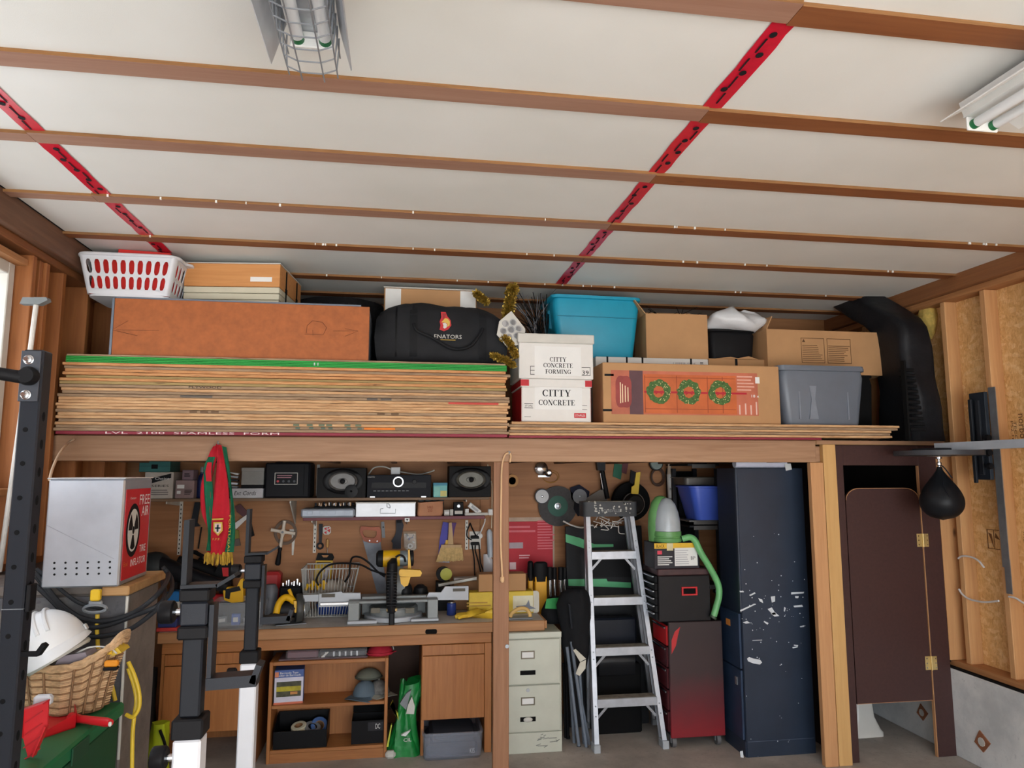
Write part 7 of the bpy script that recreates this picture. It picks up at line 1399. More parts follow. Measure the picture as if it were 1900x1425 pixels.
t = thing('tool_chest', 'black tool chest with a red-framed side handle on the rolling cart', 'tool chest', (x_, 4.61, zc1 + .001)); obj('body', M().box(-wd / 2 + .012, wd / 2, 0, .29, 0, ht * .86, .004), ckm, t); obj('lid', M().box(-wd / 2 + .008, wd / 2, -.002, .292, ht * .865, ht, .006), mat((66, 38, 40), .5, var=.3, s=20), t)
q = P(1280, 1097, 4.6); hx, hz_ = q.x - x_, q.z - t.location.z; fr_ = M()
for a in ((-.055, .055, .018, .028), (-.055, .055, -.028, -.018), (-.055, -.043, -.018, .018), (.043, .055, -.018, .018)): fr_.box(hx + a[0], hx + a[1], -.008, -.0005, hz_ + a[2], hz_ + a[3], .001)
obj('handle_frame', fr_, red, t); obj('handle_recess', M().box(hx - .0425, hx + .0425, -.002, -.0005, hz_ - .0175, hz_ + .0175), blk_matte, t)
for k in range(6): z = .01 + k * ht * .84 / 6; d_ = obj('drawer', M().box(-wd / 2 - .006, -wd / 2 + .0115, .02, .28, z, z + ht * .13, .002), blk, t); obj('drawer_pull', M().box(-wd / 2 - .022, -wd / 2 - .0065, .03, .27, z + ht * .10, z + ht * .125, .002), steel, d_)
ctop = t.location.z + ht
# yellow black box and green pump
x_, wd, _, ht = B(1214, 1007, 1297, 1054, 4.60, ctop + .001)
t = thing('tool_carton', 'black and yellow tool carton with white label on the black chest', 'box', (x_, 4.60, ctop + .001)); obj('box_body', M().box(-wd / 2, wd / 2, 0, .2, 0, ht, .003), mat((52, 50, 56), .5), t)
patch(t, -wd / 2 + .001, wd / 2 - .001, ht * .78, ht - .002, 0, mat((232, 184, 40), .5), 'yellow_band'); patch(t, -wd * .05, wd * .46, ht * .10, ht * .80, -.0014, paper, 'white_label'); lines(t, -wd * .03, wd * .28, ht * .14, ht * .74, -.0018, 7, mat((190, 190, 194), .6)); patch(t, -wd * .43, -wd * .33, ht * .56, ht * .70, 0, mat((214, 60, 84), .5), 'pink_mark')
txt(t, 'BLACK', -wd * .36, -.002, ht * .88, wd * .18, ht * .13, ink); lines(t, -wd * .43, -wd * .08, ht * .12, ht * .5, 0, 5, paper); txt(t, 'BP', wd * .36, -.0032, ht * .4, wd * .1, ht * .13, mat((60, 60, 70), .5)); patch(t, -wd * .22, -wd * .08, ht * .70, ht - .002, -.0016, mat((220, 206, 160), .5), 'sticker')
btop = ctop + ht + .002
t = thing('air_pump', 'green and clear bullet-shaped pump standing on the tool carton', 'pump', (P(1240, 1005, 4.66).x, 4.68, btop)); L_ = LP(t); gp = mat((104, 160, 96), .4); hh = P(1235, 920, 4.68).z - btop
r0 = (P(1266, 990, 4.68).x - P(1218, 990, 4.68).x) / 2
obj('base', M().lathe([(r0 * 1.0, 0), (r0 * 1.06, .008), (r0 * 1.06, hh * .08), (r0 * .98, hh * .1), (r0 * .98, hh * .12), (r0 * 1.04, hh * .13), (r0 * 1.02, hh * .23), (0, hh * .235)], n=28), gp, t)
obj('clear_bell', M().lathe([(r0 * .98, hh * .236), (r0 * .97, hh * .42), (r0 * .86, hh * .64), (r0 * .64, hh * .82), (r0 * .35, hh * .93), (0, hh * .96)], n=28), mat((176, 184, 190), .25, var=.1), t, ang=60)
obj('green_hood', M().loft([[(-.028 + x, y + .0, z) for x, y in [(r0 * k * math.cos(a), .035 + r0 * k * .8 * math.sin(a)) for a in [2 * PI * j / 20 for j in range(20)]]] for z, k in ((.001, .94), (hh * .3, 1.0), (hh * .6, .93), (hh * .85, .7), (hh * .97, .4), (hh, .15))]), gp, t, ang=60)
t.location.y += .0
hs = thing('pump_hose', 'mint green hose curling down from the bullet-shaped pump', 'hose', t.location + Vector((0, -.02, 0))); L_ = LP(hs)
obj('hose', M().tube(spline([L_(1266, 1000, 4.62), L_(1280, 997, 4.60), L_(1290, 1004, 4.58), L_(1300, 1025, 4.57), L_(1318, 1055, 4.57), L_(1332, 1083, 4.57), L_(1334, 1105, 4.57), L_(1328, 1130, 4.57), L_(1324, 1143, 4.57)], 8), .0215, 12), mat((112, 184, 118), .4), hs); obj('hose_end', M().tube([L_(1324, 1143.5, 4.57), L_(1322, 1147, 4.57)], .024, 12), mat((60, 84, 60), .5), hs)
# ---------------------------------------------------------------- dark shelving with the blue basin
x0, x1 = P(1272, 1000, 5.0).x, 2.20; sh_y = 4.92
t = thing('metal_shelving', 'tall black metal shelving unit beside the blue locker', 'shelving', (x0, sh_y, 0)); sm_ = mat((38, 38, 42), .55); wdt = x1 - x0 + .10
for x in (0, wdt - .03): obj('upright', M().box(x, x + .03, .30 if not x else 0, .33 if not x else .03, 0, 1.80, .002), sm_, t); obj('upright', M().box(x, x + .03, .40, .43, 0, 1.80, .002), sm_, t)
shz = []
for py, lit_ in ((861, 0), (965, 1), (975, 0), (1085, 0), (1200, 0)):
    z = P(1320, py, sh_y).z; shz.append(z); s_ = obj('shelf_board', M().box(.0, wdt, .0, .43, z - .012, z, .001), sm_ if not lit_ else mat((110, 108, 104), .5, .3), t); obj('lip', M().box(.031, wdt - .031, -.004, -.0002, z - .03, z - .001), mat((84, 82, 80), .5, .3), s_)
obj('back_sheet', M().box(.0, wdt, .431, .436, .1, 1.78), blk_matte, t)
x_, wd, _, ht = B(1275, 902, 1376, 950, sh_y + .02, shz[1] + .001)
t = thing('wash_basin', 'periwinkle blue plastic wash basin on the black shelving', 'basin', (x_, sh_y - .06, shz[1] + .001)); tote(t, wd, .34, P(1320, 902, sh_y + .0).z - shz[1], mat((70, 98, 200), .4, var=.03), .28, .012, .06, name='basin')
t = thing('metal_tin', 'dark grey metal pan behind the blue wash basin', 'pan', (x_, sh_y + .07, shz[1] + .25)); obj('pan_body', M().prism(rrect(wd * .96, .3, .03, 4, 0, .15), 0, .05, 'z'), mat((92, 88, 84), .45, .4), t); obj('stand', M().box(-wd * .3, wd * .3, .31, .33, -.248, .049), sm_, t); obj('rim', M().tube([(x, y, .052) for x, y in rrect(wd * .97, .3, .03, 4, 0, .15)], .005, 6, True), mat((120, 114, 106), .4, .5), t)
for i, (px, py, lb) in enumerate(((1352, 1066, 'upper chrome bracket lying on the shelf beside the green hose'), (1350, 1098, 'lower steel bar lying on the shelf beside the green hose'))):
    q = P(px, py, sh_y - .02); t = thing('steel_bracket', lb, 'bracket', (q.x, sh_y + .02, shz[3] + .001 if i == 0 else shz[3] - .06)); obj('bar', M().box(-.08, .09, -.02, .02, 0, .022, .003), galv, t); obj('end_tab', M().box(-.085, -.0805, -.02, .02, 0, .045, .002), chrome, t)
    if i: obj('hanger', M().box(.0, .02, -.02, .0, .0225, .047, .002), galv, t)
t = thing('camera_lamp', 'small black lamp housing with a bright lens on top of the shelving', 'lamp', (P(1298, 860, sh_y).x, sh_y + .06, shz[0] + .001)); obj('housing', M().box(-.05, .09, 0, .1, 0, .05, .006), blk, t); obj('lens', M().lathe([(.022, -.0005), (.02, -.014), (.008, -.018), (0, -.018)], (0, 0, .025), 18, 'y'), chrome, t)
t = thing('dark_drill_case', 'black drill case on the lower shelf behind the rolling cart', 'case', (x_ + .03, sh_y + .02, shz[4] + .001)); obj('shell', M().box(-.18, .16, 0, .3, 0, .16, .012), blk, t); obj('handle', M().tube([(-.06, -.002, .11), (-.06, -.02, .115), (.06, -.02, .115), (.06, -.002, .11)], .008, 8), blk_gloss, t)
# ---------------------------------------------------------------- blue locker
def scuffed(name, base):
    m, nt, bs = nodes(name); v = coords(nt)
    sp = nt.nodes.new('ShaderNodeSeparateXYZ'); nt.links.new(v, sp.inputs[0])
    n1 = noise(nt, coords(nt, (1, 1, 1.6)), 22, 6, .62, .4); z_ = ramp(nt, sp.outputs['Z'], [(.35, (.28, .28, .28, 1)), (.9, (.58, .58, .58, 1)), (1.15, (.5, .5, .5, 1)), (1.25, (.1, .1, .1, 1))])
    mm = nt.nodes.new('ShaderNodeMath'); mm.operation = 'MULTIPLY_ADD'; nt.links.new(z_, mm.inputs[0]); mm.inputs[1].default_value = .12; nt.links.new(n1, mm.inputs[2])
    c = mixc(nt, ramp(nt, mm.outputs[0], [(.765, (0, 0, 0, 1)), (.79, (1, 1, 1, 1))]), ramp(nt, noise(nt, v, 3, 4), [(.3, sc_(lin(base), .85)), (.7, sc_(lin(base), 1.2))]), lin((206, 212, 218)))
    nt.links.new(c, bs.inputs['Base Color']); bs.inputs['Roughness'].default_value = .42; return m
navy = scuffed('scuffed_navy_paint', (36, 48, 66)); lx0, lx1 = 2.178, P(1505, 1200, 4.41).x
t = thing('locker', 'tall navy blue metal locker with scuffed white chips', 'locker', (lx0, 4.41, 0)); lt_ = 1.80
obj('side_panel', M().box(.004, lx1 - lx0, 0, .012, .0, lt_, .003), navy, t); obj('carcass', M().box(.004, lx1 - lx0, .0125, .30, 0, lt_, .002), mat((34, 44, 62), .45), t)
mz_ = P(1365, 1290, 4.45).z
for a, b in ((.10, .52), (.53, .87)): d_ = obj('door', M().box(-.012, .0035, .02, .29, a, b, .002), mat((40, 58, 84), .45, var=.2), t); obj('label', M().box(-.0135, -.0122, .14, .20, b - .10, b - .06), mat((220, 140, 60), .6), d_) if b > .8 else obj('latch', M().box(-.02, -.0122, .06, .09, b - .10, b - .05, .002), steel, d_)
obj('base_rail', M().box(-.004, .0035, .005, .295, 0, .095, .002), mat((38, 50, 70), .45), t); obj('upper_frame', M().box(-.006, .0035, .0, .02, .88, lt_, .002), mat((70, 78, 92), .4, .3), t); obj('foot_line', M().box(.012, lx1 - lx0 - .01, -.0012, -.0002, .092, .096), mat((70, 82, 100), .5), t)
Lk = lambda x, y: (P(x, y, 4.41).x - lx0, P(x, y, 4.41).z); chip = mat((214, 220, 226), .6)
m = M(); cps = [[(1386, 1222), (1390, 1219), (1398, 1222), (1410, 1224), (1414, 1229), (1410, 1233), (1398, 1231), (1388, 1227)], [(1468, 1099), (1492, 1098), (1491, 1101), (1468, 1103)], [(1373, 1132), (1400, 1120), (1403, 1121), (1374, 1135)], [(1484, 1162), (1492, 1160), (1492, 1163), (1485, 1164)], [(1424, 1130), (1432, 1127), (1440, 1140), (1434, 1141)], [(1430, 1138), (1438, 1136), (1446, 1143), (1437, 1144)], [(1407, 1110), (1414, 1112), (1416, 1119), (1410, 1116)], [(1472, 1124), (1488, 1122), (1490, 1126), (1474, 1127)], [(1455, 1126), (1458, 1128), (1456, 1135), (1454, 1134)], [(1390, 1104), (1400, 1099), (1402, 1101), (1392, 1106)], [(1372, 1096), (1380, 1097), (1380, 1099), (1373, 1099)], [(1378, 1155), (1386, 1152), (1392, 1156), (1384, 1157)], [(1470, 1201), (1480, 1199), (1480, 1201), (1471, 1203)], [(1473, 1196), (1481, 1197), (1480, 1199), (1473, 1198)], [(1396, 1188), (1414, 1187), (1414, 1188), (1396, 1189)], [(1373, 1394), (1378, 1393), (1380, 1406), (1374, 1405)], [(1430, 1107), (1438, 1106), (1438, 1116), (1432, 1118)], [(1475, 1106), (1482, 1106), (1481, 1110), (1476, 1110)], [(1418, 1152), (1426, 1156), (1424, 1159), (1417, 1154)]]
for c in cps: m.prism([Lk(x, y) for x, y in c], -.0009, -.0001)
rg = random.Random(21)
for k in range(70): x, y = rg.uniform(1376, 1494), rg.choice((rg.gauss(1130, 40), rg.uniform(980, 1390))); q = Lk(x, max(900, min(1395, y))); m.prism(circ(rg.uniform(.0015, .0042), 6, *q), -.0009, -.0001)
obj('paint_chip', m, chip, t)['kind'] = 'stuff'
t = thing('paper_roll', 'long white paper roll lying on top of the locker', 'roll', (lx0 + .01, 4.40, lt_ + .031)); obj('roll', M().lathe([(.018, .0), (.028, -.001), (.030, .004), (.030, .36), (.0, .36)], (0, .05, 0), 22, 'x'), mat((206, 208, 226), .6, var=.03), t); obj('core', M().lathe([(.012, .003), (.0175, .001), (.0175, .06), (.012, .06), (.012, .003)], (0, .05, 0), 18, 'x'), mat((150, 156, 190), .6), t)
t2 = obj('flap', M().sheet([[(.34, .018 - .003 * k, .0 - .012 * k) for k in range(5)], [(.385, .02 - .003 * k, .0 - .010 * k) for k in range(5)]], .001), paper, t)
# wash stand pedestal inside the stall
t = thing('pedestal', 'white porcelain wash-stand pedestal seen under the stall door', 'pedestal', (3.16, 4.66, 0)); wp = mat((216, 214, 208), .25, var=.03)
obj('pedestal_body', M().loft([[(x * k, y * k2 + .04, z) for x, y in rrect(.24, .20, .04, 4)] for z, k, k2 in ((0, 1, 1), (.025, 1.0, 1.0), (.04, .88, .9), (.12, .60, .7), (.25, .52, .62), (.40, .56, .65), (.62, .75, .8))]), wp, t, ang=50); obj('basin', M().loft([[(x * k, y * k + .04, z) for x, y in rrect(.46, .38, .10, 5)] for z, k in ((.621, .6), (.68, .9), (.74, 1.0), (.77, 1.0), (.77, .9), (.70, .7))]), wp, t, ang=50)
# punching bag, platform and wall bracket
bz = P(1743, 850, 3.95)
wb = thing('speed_bag_bracket', 'black wall bracket with grey steel arm carrying the speed-bag platform', 'bracket', (RX - .015, 3.86, 1.9)); L_ = LP(wb); bk = mat((40, 46, 54), .45, .2)
def xz(px, py, X_): d = ray(px, py); k = X_ / d.x; return Vector((X_, d.y * k, EYE + d.z * k)) - wb.location
a, b = xz(1790, 738, RX - .03), xz(1818, 890, RX - .03); obj('back_plate', M().box(-.03, -.005, -.045, .075, b.z, a.z + .02, .003), bk, wb)
obj('slotted_rail', M().box(-.045, -.0305, -.012, .018, b.z + .03, a.z - .03, .002).box(-.06, -.0455, .03, .055, b.z - .02, a.z - .02, .003), charcoal, wb)
p = xz(1830, 720, RX - .012); q = xz(1855, 1098, RX - .012); obj('zinc_strap', M().bar((-.002, -.075, p.z), (-.002, -.075, q.z + .15), .006, .05), galv, wb); obj('zinc_strap', M().bar((-.004, -.085, q.z + .2), (-.004, -.085, q.z), .006, .04), galv, wb)
zp = P(1700, 841, 3.95).z - 1.9
obj('support_arm', M().bar((-.30, .06, zp + .035), (.0, -.42, zp + .05), .05, .04, (0, 0, 1)), mat((136, 140, 146), .45, .3), wb); obj('arm_gusset', M().prism([(-.03, zp - .02), (-.2, zp + .015), (-.03, zp + .06)], -.02, -.012), bk, wb)
for dz in (-.08, .0, .09): obj('bolt_knob', M().lathe([(.018, -.02), (.02, 0), (.012, .004)], (-.05, -.06, zp + dz), 14, 'y'), blk, wb)
pl_ = thing('speed_bag_platform', 'round dark speed-bag platform board seen nearly edge-on', 'platform', (3.40, 3.93, zp + 1.9)); obj('board', M().prism(circ(.245, 40, 0, 0), -.0145, .0145, 'z'), mat((52, 54, 60), .5), pl_); obj('swivel_plate', M().box(-.06, .06, -.03, .03, -.02, -.0146, .002), steel, pl_); obj('bracket_pad', M().box(-.10, .10, -.10, .10, .0146, .03, .003), bk, pl_)
pl_.location.x = P(1741, 841, 3.93).x + .0
sb = thing('speed_bag', 'black leather speed bag hanging from the round platform', 'punching bag', (pl_.location.x, 3.93, zp + 1.9 - .022)); L_ = LP(sb); zt = L_(1745, 872, 3.93).z; zb = L_(1745, 965, 3.93).z; r = .122
obj('swivel', M().lathe([(.018, -.0005), (.018, -.012), (.007, -.016), (.007, -.03), (.014, -.036), (.014, -.05), (.006, -.056), (.006, zt * .92)], n=14), chrome, sb)
prof = [(.014, zt + .02), (.018, zt)]; H_ = zt - zb
for k in range(1, 19): u = k / 18; c_ = .64; prof.append((r * (.16 + .84 * math.sin(PI / 2 * u / c_) ** 1.25) if u < c_ else r * math.sqrt(max(0, 1 - ((u - c_) / (1 - c_)) ** 2)), zt - H_ * u))
obj('bladder', M().lathe(prof, n=32), mat((24, 26, 30), .42, var=.1, bmp=.1, bs_=80), sb, ang=60); obj('stitch_seam', M().tube([(-r * .4 * math.sin(PI * k / 12), -prof[2 + k][0] * .93 - .002, prof[2 + k][1]) for k in range(1, 11)], .0016, 5), charcoal, sb)
obj('lace_chain', M().tube(spline([(.006, -.006, -.05), (.02, -.02, zt + .01), (.04, -.05, zt - .05)], 5), .004, 6), charcoal, sb)
# loose white cable on the studs
t = thing('house_wiring', 'white electric cable looping between the studs of the OSB wall', 'cable', (RX, 4.0, 1.2)); wc_ = mat((216, 214, 214), .45)
def onw(px, py, X_=RX - .006): d = ray(px, py); k = X_ / d.x; return Vector((X_, d.y * k, EYE + d.z * k)) - t.location
obj('cable', M().tube(spline([onw(1778, 1036), onw(1785, 1032), onw(1800, 1033), onw(1815, 1040), onw(1826, 1053)], 6), .006, 8), wc_, t); obj('cable', M().tube(spline([onw(1779, 1093), onw(1786, 1103), onw(1800, 1112), onw(1826, 1117), onw(1853, 1115)], 6), .006, 8), wc_, t); obj('cable', M().tube(spline([onw(1872, 1107), onw(1885, 1110), onw(1902, 1120), onw(1930, 1128)], 6), .006, 8), wc_, t)
# ================================================================= NEAR LEFT AND CEILING LIGHTS
# --- tyre inflator cabinet on the pier
IY = 2.98; x_, wd, z_, ht = B(83, 889, 226, 1082, IY, 1.343)
t = thing('tire_inflator', 'brushed metal tire inflator cabinet with a red FREE AIR side', 'cabinet', (x_, IY, 1.343)); L_ = LP(t)
shl = mat((190, 196, 206), .32, .7, .12, 4); D = .31
obj('shell', M().box(-wd / 2, wd / 2, 0, D, .0, ht, .006), shl, t); obj('lid', M().box(-wd / 2 - .004, wd / 2 + .004, -.005, D + .004, ht + .0005, ht + .005, .002), mat((220, 222, 226), .35, .4), t)
for i in range(3):
    for k in range(6): q = L_(101 + 20.6 * k, (1044.5, 1055, 1066)[i] - .4 * k, IY); obj('vent_hole', M().prism(circ(.0042, 10, q.x, q.z), -.0012, -.0001), blk_matte, t)
obj('reflection_edge', M().prism([(-wd / 2 + .004, ht * .58), (wd * .42, ht * .26), (wd * .42, ht * .255), (-wd / 2 + .004, ht * .572)], -.0008, -.0001), mat((164, 170, 182), .3, .7), t)  # painted line for the diagonal edge of a reflection on the shell
X1 = wd / 2; obj('red_panel', M().box(X1 + .0002, X1 + .0022, .02, D - .02, .018, ht * .90, .0005), mat((190, 26, 36), .4), t)
RIGHT = (PI / 2, 0, PI / 2); xs = X1 + .0028
txt(t, 'FREE', xs, D * .72, ht * .79, .115, .040, white, RIGHT); txt(t, 'AIR', xs, D * .76, ht * .675, .082, .040, white, RIGHT); txt(t, 'TIRE', xs, D * .74, ht * .30, .07, .028, white, RIGHT); txt(t, 'INFLATOR', xs, D * .60, ht * .185, .165, .028, white, RIGHT); txt(t, 'Excel', xs, D * .17, ht * .19, .04, .018, mat((226, 130, 60), .5), RIGHT); txt(t, 'Champion', xs, D * .30, ht * .81, .06, .012, white, RIGHT)
cy, cz = D * .36, ht * .50; w_ = obj('wheel_emblem', M().prism(circ(.075, 32, cy, cz, .105), X1 + .0023, X1 + .0029, 'x'), blk, t); obj('wheel_rim', M().prism(circ(.058, 32, cy, cz, .084), X1 + .003, X1 + .0034, 'x'), offwhite, w_)
for k in range(3):
    a = PI / 2 + PI / 3 + k * 2 * PI / 3; pts = [(cy + .016 * math.cos(a - .5), cz + .022 * math.sin(a - .5))] + [(cy + .052 * math.cos(a + d), cz + .076 * math.sin(a + d)) for d in (-.5, -.25, 0, .25, .5)] + [(cy + .016 * math.cos(a + .5), cz + .022 * math.sin(a + .5))]
    obj('wheel_gap', M().prism(pts, X1 + .0035, X1 + .0038, 'x'), blk, w_)
obj('wheel_hub', M().prism(circ(.012, 16, cy, cz, .016), X1 + .0039, X1 + .0042, 'x'), blk, w_)
p = thing('padlock', 'yellow padlock and hasp hanging under the metal inflator cabinet', 'padlock', (P(180, 1090, 2.96).x, 2.955, 1.343)); obj('body', M().box(-.017, .017, -.012, .012, -.045, -.004, .004), mat((224, 184, 30), .45), p); obj('hasp', M().box(-.025, .025, -.004, .010, -.062, -.0455, .004), galv, p); obj('ring', M().tube([(.04 * math.cos(a), 0, -.075 + .014 * math.sin(a)) for a in [2 * PI * k / 20 for k in range(20)]], .006, 6, True), galv, p)
# hoses
hm = mat((40, 42, 46), .5); t = thing('air_hose', 'black air hose coiled in wide loops around the concrete pier', 'hose', (P(180, 1130, 2.95).x, 2.95, 1.2)); L_ = LP(t)
def hose(pts, r=.0115): obj('hose_loop', M().tube(spline([L_(px, py, max(Y, 2.995)) for px, py, Y in pts], 8), r * .8, 10), hm, t)
hose([(66, 1062, 3.0), (80, 1080, 2.93), (110, 1118, 2.92), (150, 1146, 2.92), (195, 1152, 2.92), (245, 1138, 2.92), (285, 1110, 2.95), (306, 1085, 3.1), (312, 1065, 3.3), (302, 1052, 3.3)])
hose([(68, 1070, 3.0), (95, 1105, 2.95), (130, 1145, 2.95), (165, 1163, 2.95), (200, 1160, 2.95), (250, 1142, 2.95), (290, 1125, 2.98), (316, 1100, 3.1), (318, 1075, 3.3), (306, 1056, 3.3)])
hose([(160, 1182, 2.93), (195, 1180, 2.93), (240, 1168, 2.93), (280, 1140, 2.96), (300, 1118, 3.0), (306, 1100, 3.1), (302, 1080, 3.2)])
hose([(66, 1086, 2.98), (100, 1118, 2.97), (130, 1152, 2.97), (150, 1182, 2.96), (165, 1190, 2.96)])
hose([(68, 1056, 3.0), (88, 1072, 2.96), (120, 1100, 2.96), (150, 1120, 2.96), (190, 1130, 2.96)], .009)
yc = mat((224, 190, 50), .5); t = thing('extension_cord', 'yellow extension cord hanging on the concrete pier', 'cord', (P(240, 1290, 3.0).x, 3.0, 1.0)); L_ = LP(t)
def cord(pts): obj('cord_run', M().tube(spline([L_(*p) for p in pts], 8), .0075, 8), yc, t)
cord([(181, 1140, 3.0), (180, 1165, 3.0), (181, 1185, 3.0), (183, 1205, 3.0), (195, 1235, 3.0), (205, 1262, 3.0), (214, 1300, 3.0)])
cord([(238, 1228, 3.0), (250, 1255, 2.99), (258, 1285, 2.99), (258, 1312, 2.99), (247, 1330, 2.99), (234, 1326, 3.0)]); cord([(238, 1240, 3.0), (248, 1270, 3.01), (253, 1300, 3.01), (249, 1330, 3.0), (246, 1365, 3.0), (245, 1430, 3.0), (245, 1470, 3.0)])
t = thing('white_cable', 'thin curved white cable rising from the inflator to the beam', 'cable', (P(110, 850, 3.6).x, 3.6, 1.9)); L_ = LP(t); obj('cable', M().tube(spline([L_(92, 890, 3.2), L_(98, 868, 3.5), L_(110, 842, 3.8), L_(124, 824, 4.1), L_(137, 815, 4.17)], 8), .006, 8), mat((206, 176, 146), .6), t)
# --- green chest, wicker basket, hard hat, dust pans
gx1 = -.972; gy0, gy1 = 2.16, 2.89; ch = .95; gm = mat((14, 104, 62), .5, var=.1, s=4)
t = thing('green_chest', 'deep green chest below the wicker basket beside the concrete pier', 'chest', ((-1.70 + gx1) / 2, gy0, 0)); hw = (gx1 + 1.70) / 2
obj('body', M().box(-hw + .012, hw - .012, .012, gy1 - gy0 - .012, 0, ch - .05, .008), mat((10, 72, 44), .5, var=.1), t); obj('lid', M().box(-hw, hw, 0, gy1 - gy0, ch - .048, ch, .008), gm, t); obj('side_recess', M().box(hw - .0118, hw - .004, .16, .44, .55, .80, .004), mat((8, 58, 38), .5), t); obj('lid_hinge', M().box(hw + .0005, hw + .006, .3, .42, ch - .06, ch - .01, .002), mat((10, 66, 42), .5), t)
# wicker basket
bc = PZ(120, 1318, ch); bc.x = P(124, 1300, 2.82).x; bc.y = 2.82
t = thing('wicker_basket', 'brown wicker basket with a raised end, standing on the green chest', 'basket', (bc.x, bc.y, ch + .001), R(-6)); wk = mat((198, 164, 126), .7, var=.3, s=40); wk2 = mat((140, 106, 74), .75, var=.3, s=40)
bw0, bd0, bh0 = .150, .10, .175
def bpt(a, u, k=0):
    ca, sa = math.cos(a), math.sin(a); e = .72
    x = (bw0 * (.82 + .24 * u) + k) * math.copysign(abs(ca) ** e, ca); y = (bd0 * (.82 + .2 * u) + k) * math.copysign(abs(sa) ** e, sa)
    top = bh0 * (.90 + .42 * max(0, ca) ** 2 + .06 * max(0, -ca)); return Vector((x + .02 * u * u * max(0, ca) ** 2, y, .006 + top * u))
nst = 30
for k in range(nst): a = 2 * PI * k / nst; obj('stake', M().tube([bpt(a, u / 5) for u in range(6)], .0042, 5), wk2, t)
for r_ in range(26):
    u = (r_ + .5) / 27; pts = []
    for j in range(nst * 2): a = 2 * PI * j / (nst * 2); pts.append(bpt(a, u, .0075 * math.cos(j * PI / 1 / 1 + r_ * PI) * (1 if j % 2 == 0 else 0) * (1 if (j // 2 + r_) % 2 else -1)))
    obj('weaver', M().tube(pts, .0039, 5, True), wk if r_ % 4 else wk2, t)
for k in range(3): obj('rim_cane', M().tube([bpt(2 * PI * j / 60, 1.0, .004 * (k - 1)) + Vector((0, 0, .008 * math.sin(j * .9 + 2.1 * k))) for j in range(60)], .0075, 6, True), wk, t)
obj('base', M().prism(circ(bw0 * .8, 24, 0, 0, bd0 * .8), .0, .006, 'z'), wk2, t)
for k in range(3): obj('handle_cane', M().tube(spline([bpt(-.5, 1.0) + Vector((0, 0, .002)), bpt(-.2, 1.0, .006) + Vector((.0, 0, .012 + .006 * k)), bpt(.2, 1.0, .006) + Vector((.0, 0, .012 + .006 * k)), bpt(.5, 1.0) + Vector((0, 0, .002))], 6), .007, 6), wk, t)
inner = thing('rag_pile', 'crumpled rags and wrappers filling the wicker basket', 'rags', (bc.x, bc.y, ch + .01)); 
obj('rag', M().loft([[(bw0 * .72 * k * math.cos(a) + .012 * math.sin(5 * a), bd0 * .72 * k * math.sin(a), z + .014 * math.sin(4 * a + z * 50)) for a in [2 * PI * j / 24 for j in range(24)]] for z, k in ((.005, .9), (.08, 1), (.14, 1.0), (.17, .7))]), mat((112, 104, 96), .9, var=.3, bmp=.5, bs_=25), inner, ang=70); obj('yellow_wrapper', M().prism([(.08, .15), (.19, .19), (.17, .215), (.09, .185)], -.06, .02), mat((214, 180, 60), .5), inner); obj('grey_pouch', M().prism([(-.02, .15), (.1, .16), (.08, .2), (.0, .19)], -.08, -.0), mat((150, 140, 150), .4), inner)
# hard hat
t = thing('hard_hat', 'white ridged hard hat resting tilted in the wicker basket', 'hard hat', (P(104, 1200, 2.78).x, 2.78, P(104, 1206, 2.78).z), rot=(R(-8), R(-30), R(16))); hm_ = mat((226, 228, 230), .3, var=.02)
hr, hd_, hh = .108, .132, .146
obj('shell', M().ell((0, 0, 0), (hr, hd_, hh), 32, 14, 0.0, 1.0), hm_, t, ang=60)
for s in (-.4, 0, .4):
    m = M(); pts = [(hr * 1.012 * s * .7 * math.cos(0) , hd_ * 1.012 * math.sin(a) * math.sqrt(1 - (s * .7) ** 2), hh * 1.012 * math.cos(a) * math.sqrt(1 - (s * .7) ** 2)) for a in [R(-62 + 124 * k / 16) for k in range(17)]]; obj('ridge', m.tube(pts, .0065, 8), hm_, t)
m = M(); g = []
for k, z in ((1.0, .008), (1.045, .0), (1.065, -.005)): g.append([(hr * k * math.cos(a) * 1.0, hd_ * (k + (.18 * max(0, -math.sin(a)) ** 2 if k > 1.05 else 0)) * math.sin(a), z - (.02 * max(0, -math.sin(a)) if k > 1.05 else 0)) for a in [2 * PI * j / 40 for j in range(41)]])
obj('brim', m.sheet(g, .003, (0, 0, -1)), hm_, t, ang=60); obj('side_slot', M().box(hr * .99, hr * 1.05, -.02, .02, .008, .03, .003), mat((206, 208, 210), .4), t); obj('suspension_band', M().tube([(hr * .86 * math.cos(a), hd_ * .86 * math.sin(a), -.025) for a in [2 * PI * k / 24 for k in range(24)]], .010, 6, True), mat((196, 196, 190), .6), t)
g_ = thing('safety_glasses', 'yellow-tipped safety glasses hooked on the raised end of the basket', 'glasses', P(190, 1212, 2.76)); obj('temple', M().tube(spline([(-.09, 0, .0), (-.04, 0, .022), (.02, 0, .018), (.05, -.01, .0)], 5), .003, 6), clear('clear_arm', (.9, .9, .88), .6), g_); obj('lens', M().box(-.005, .035, -.012, -.006, -.005, .010, .003), mat((226, 180, 40), .4), g_)
o_ = thing('orange_earplug_case', 'small orange case clipped inside the basket end', 'case', P(207, 1232, 2.72)); obj('case_body', M().box(-.022, .022, -.010, .010, -.008, .012, .004), mat((236, 150, 30), .5), o_); obj('dark_base', M().box(-.024, .022, -.011, .011, -.020, -.0085, .003), blk, o_)
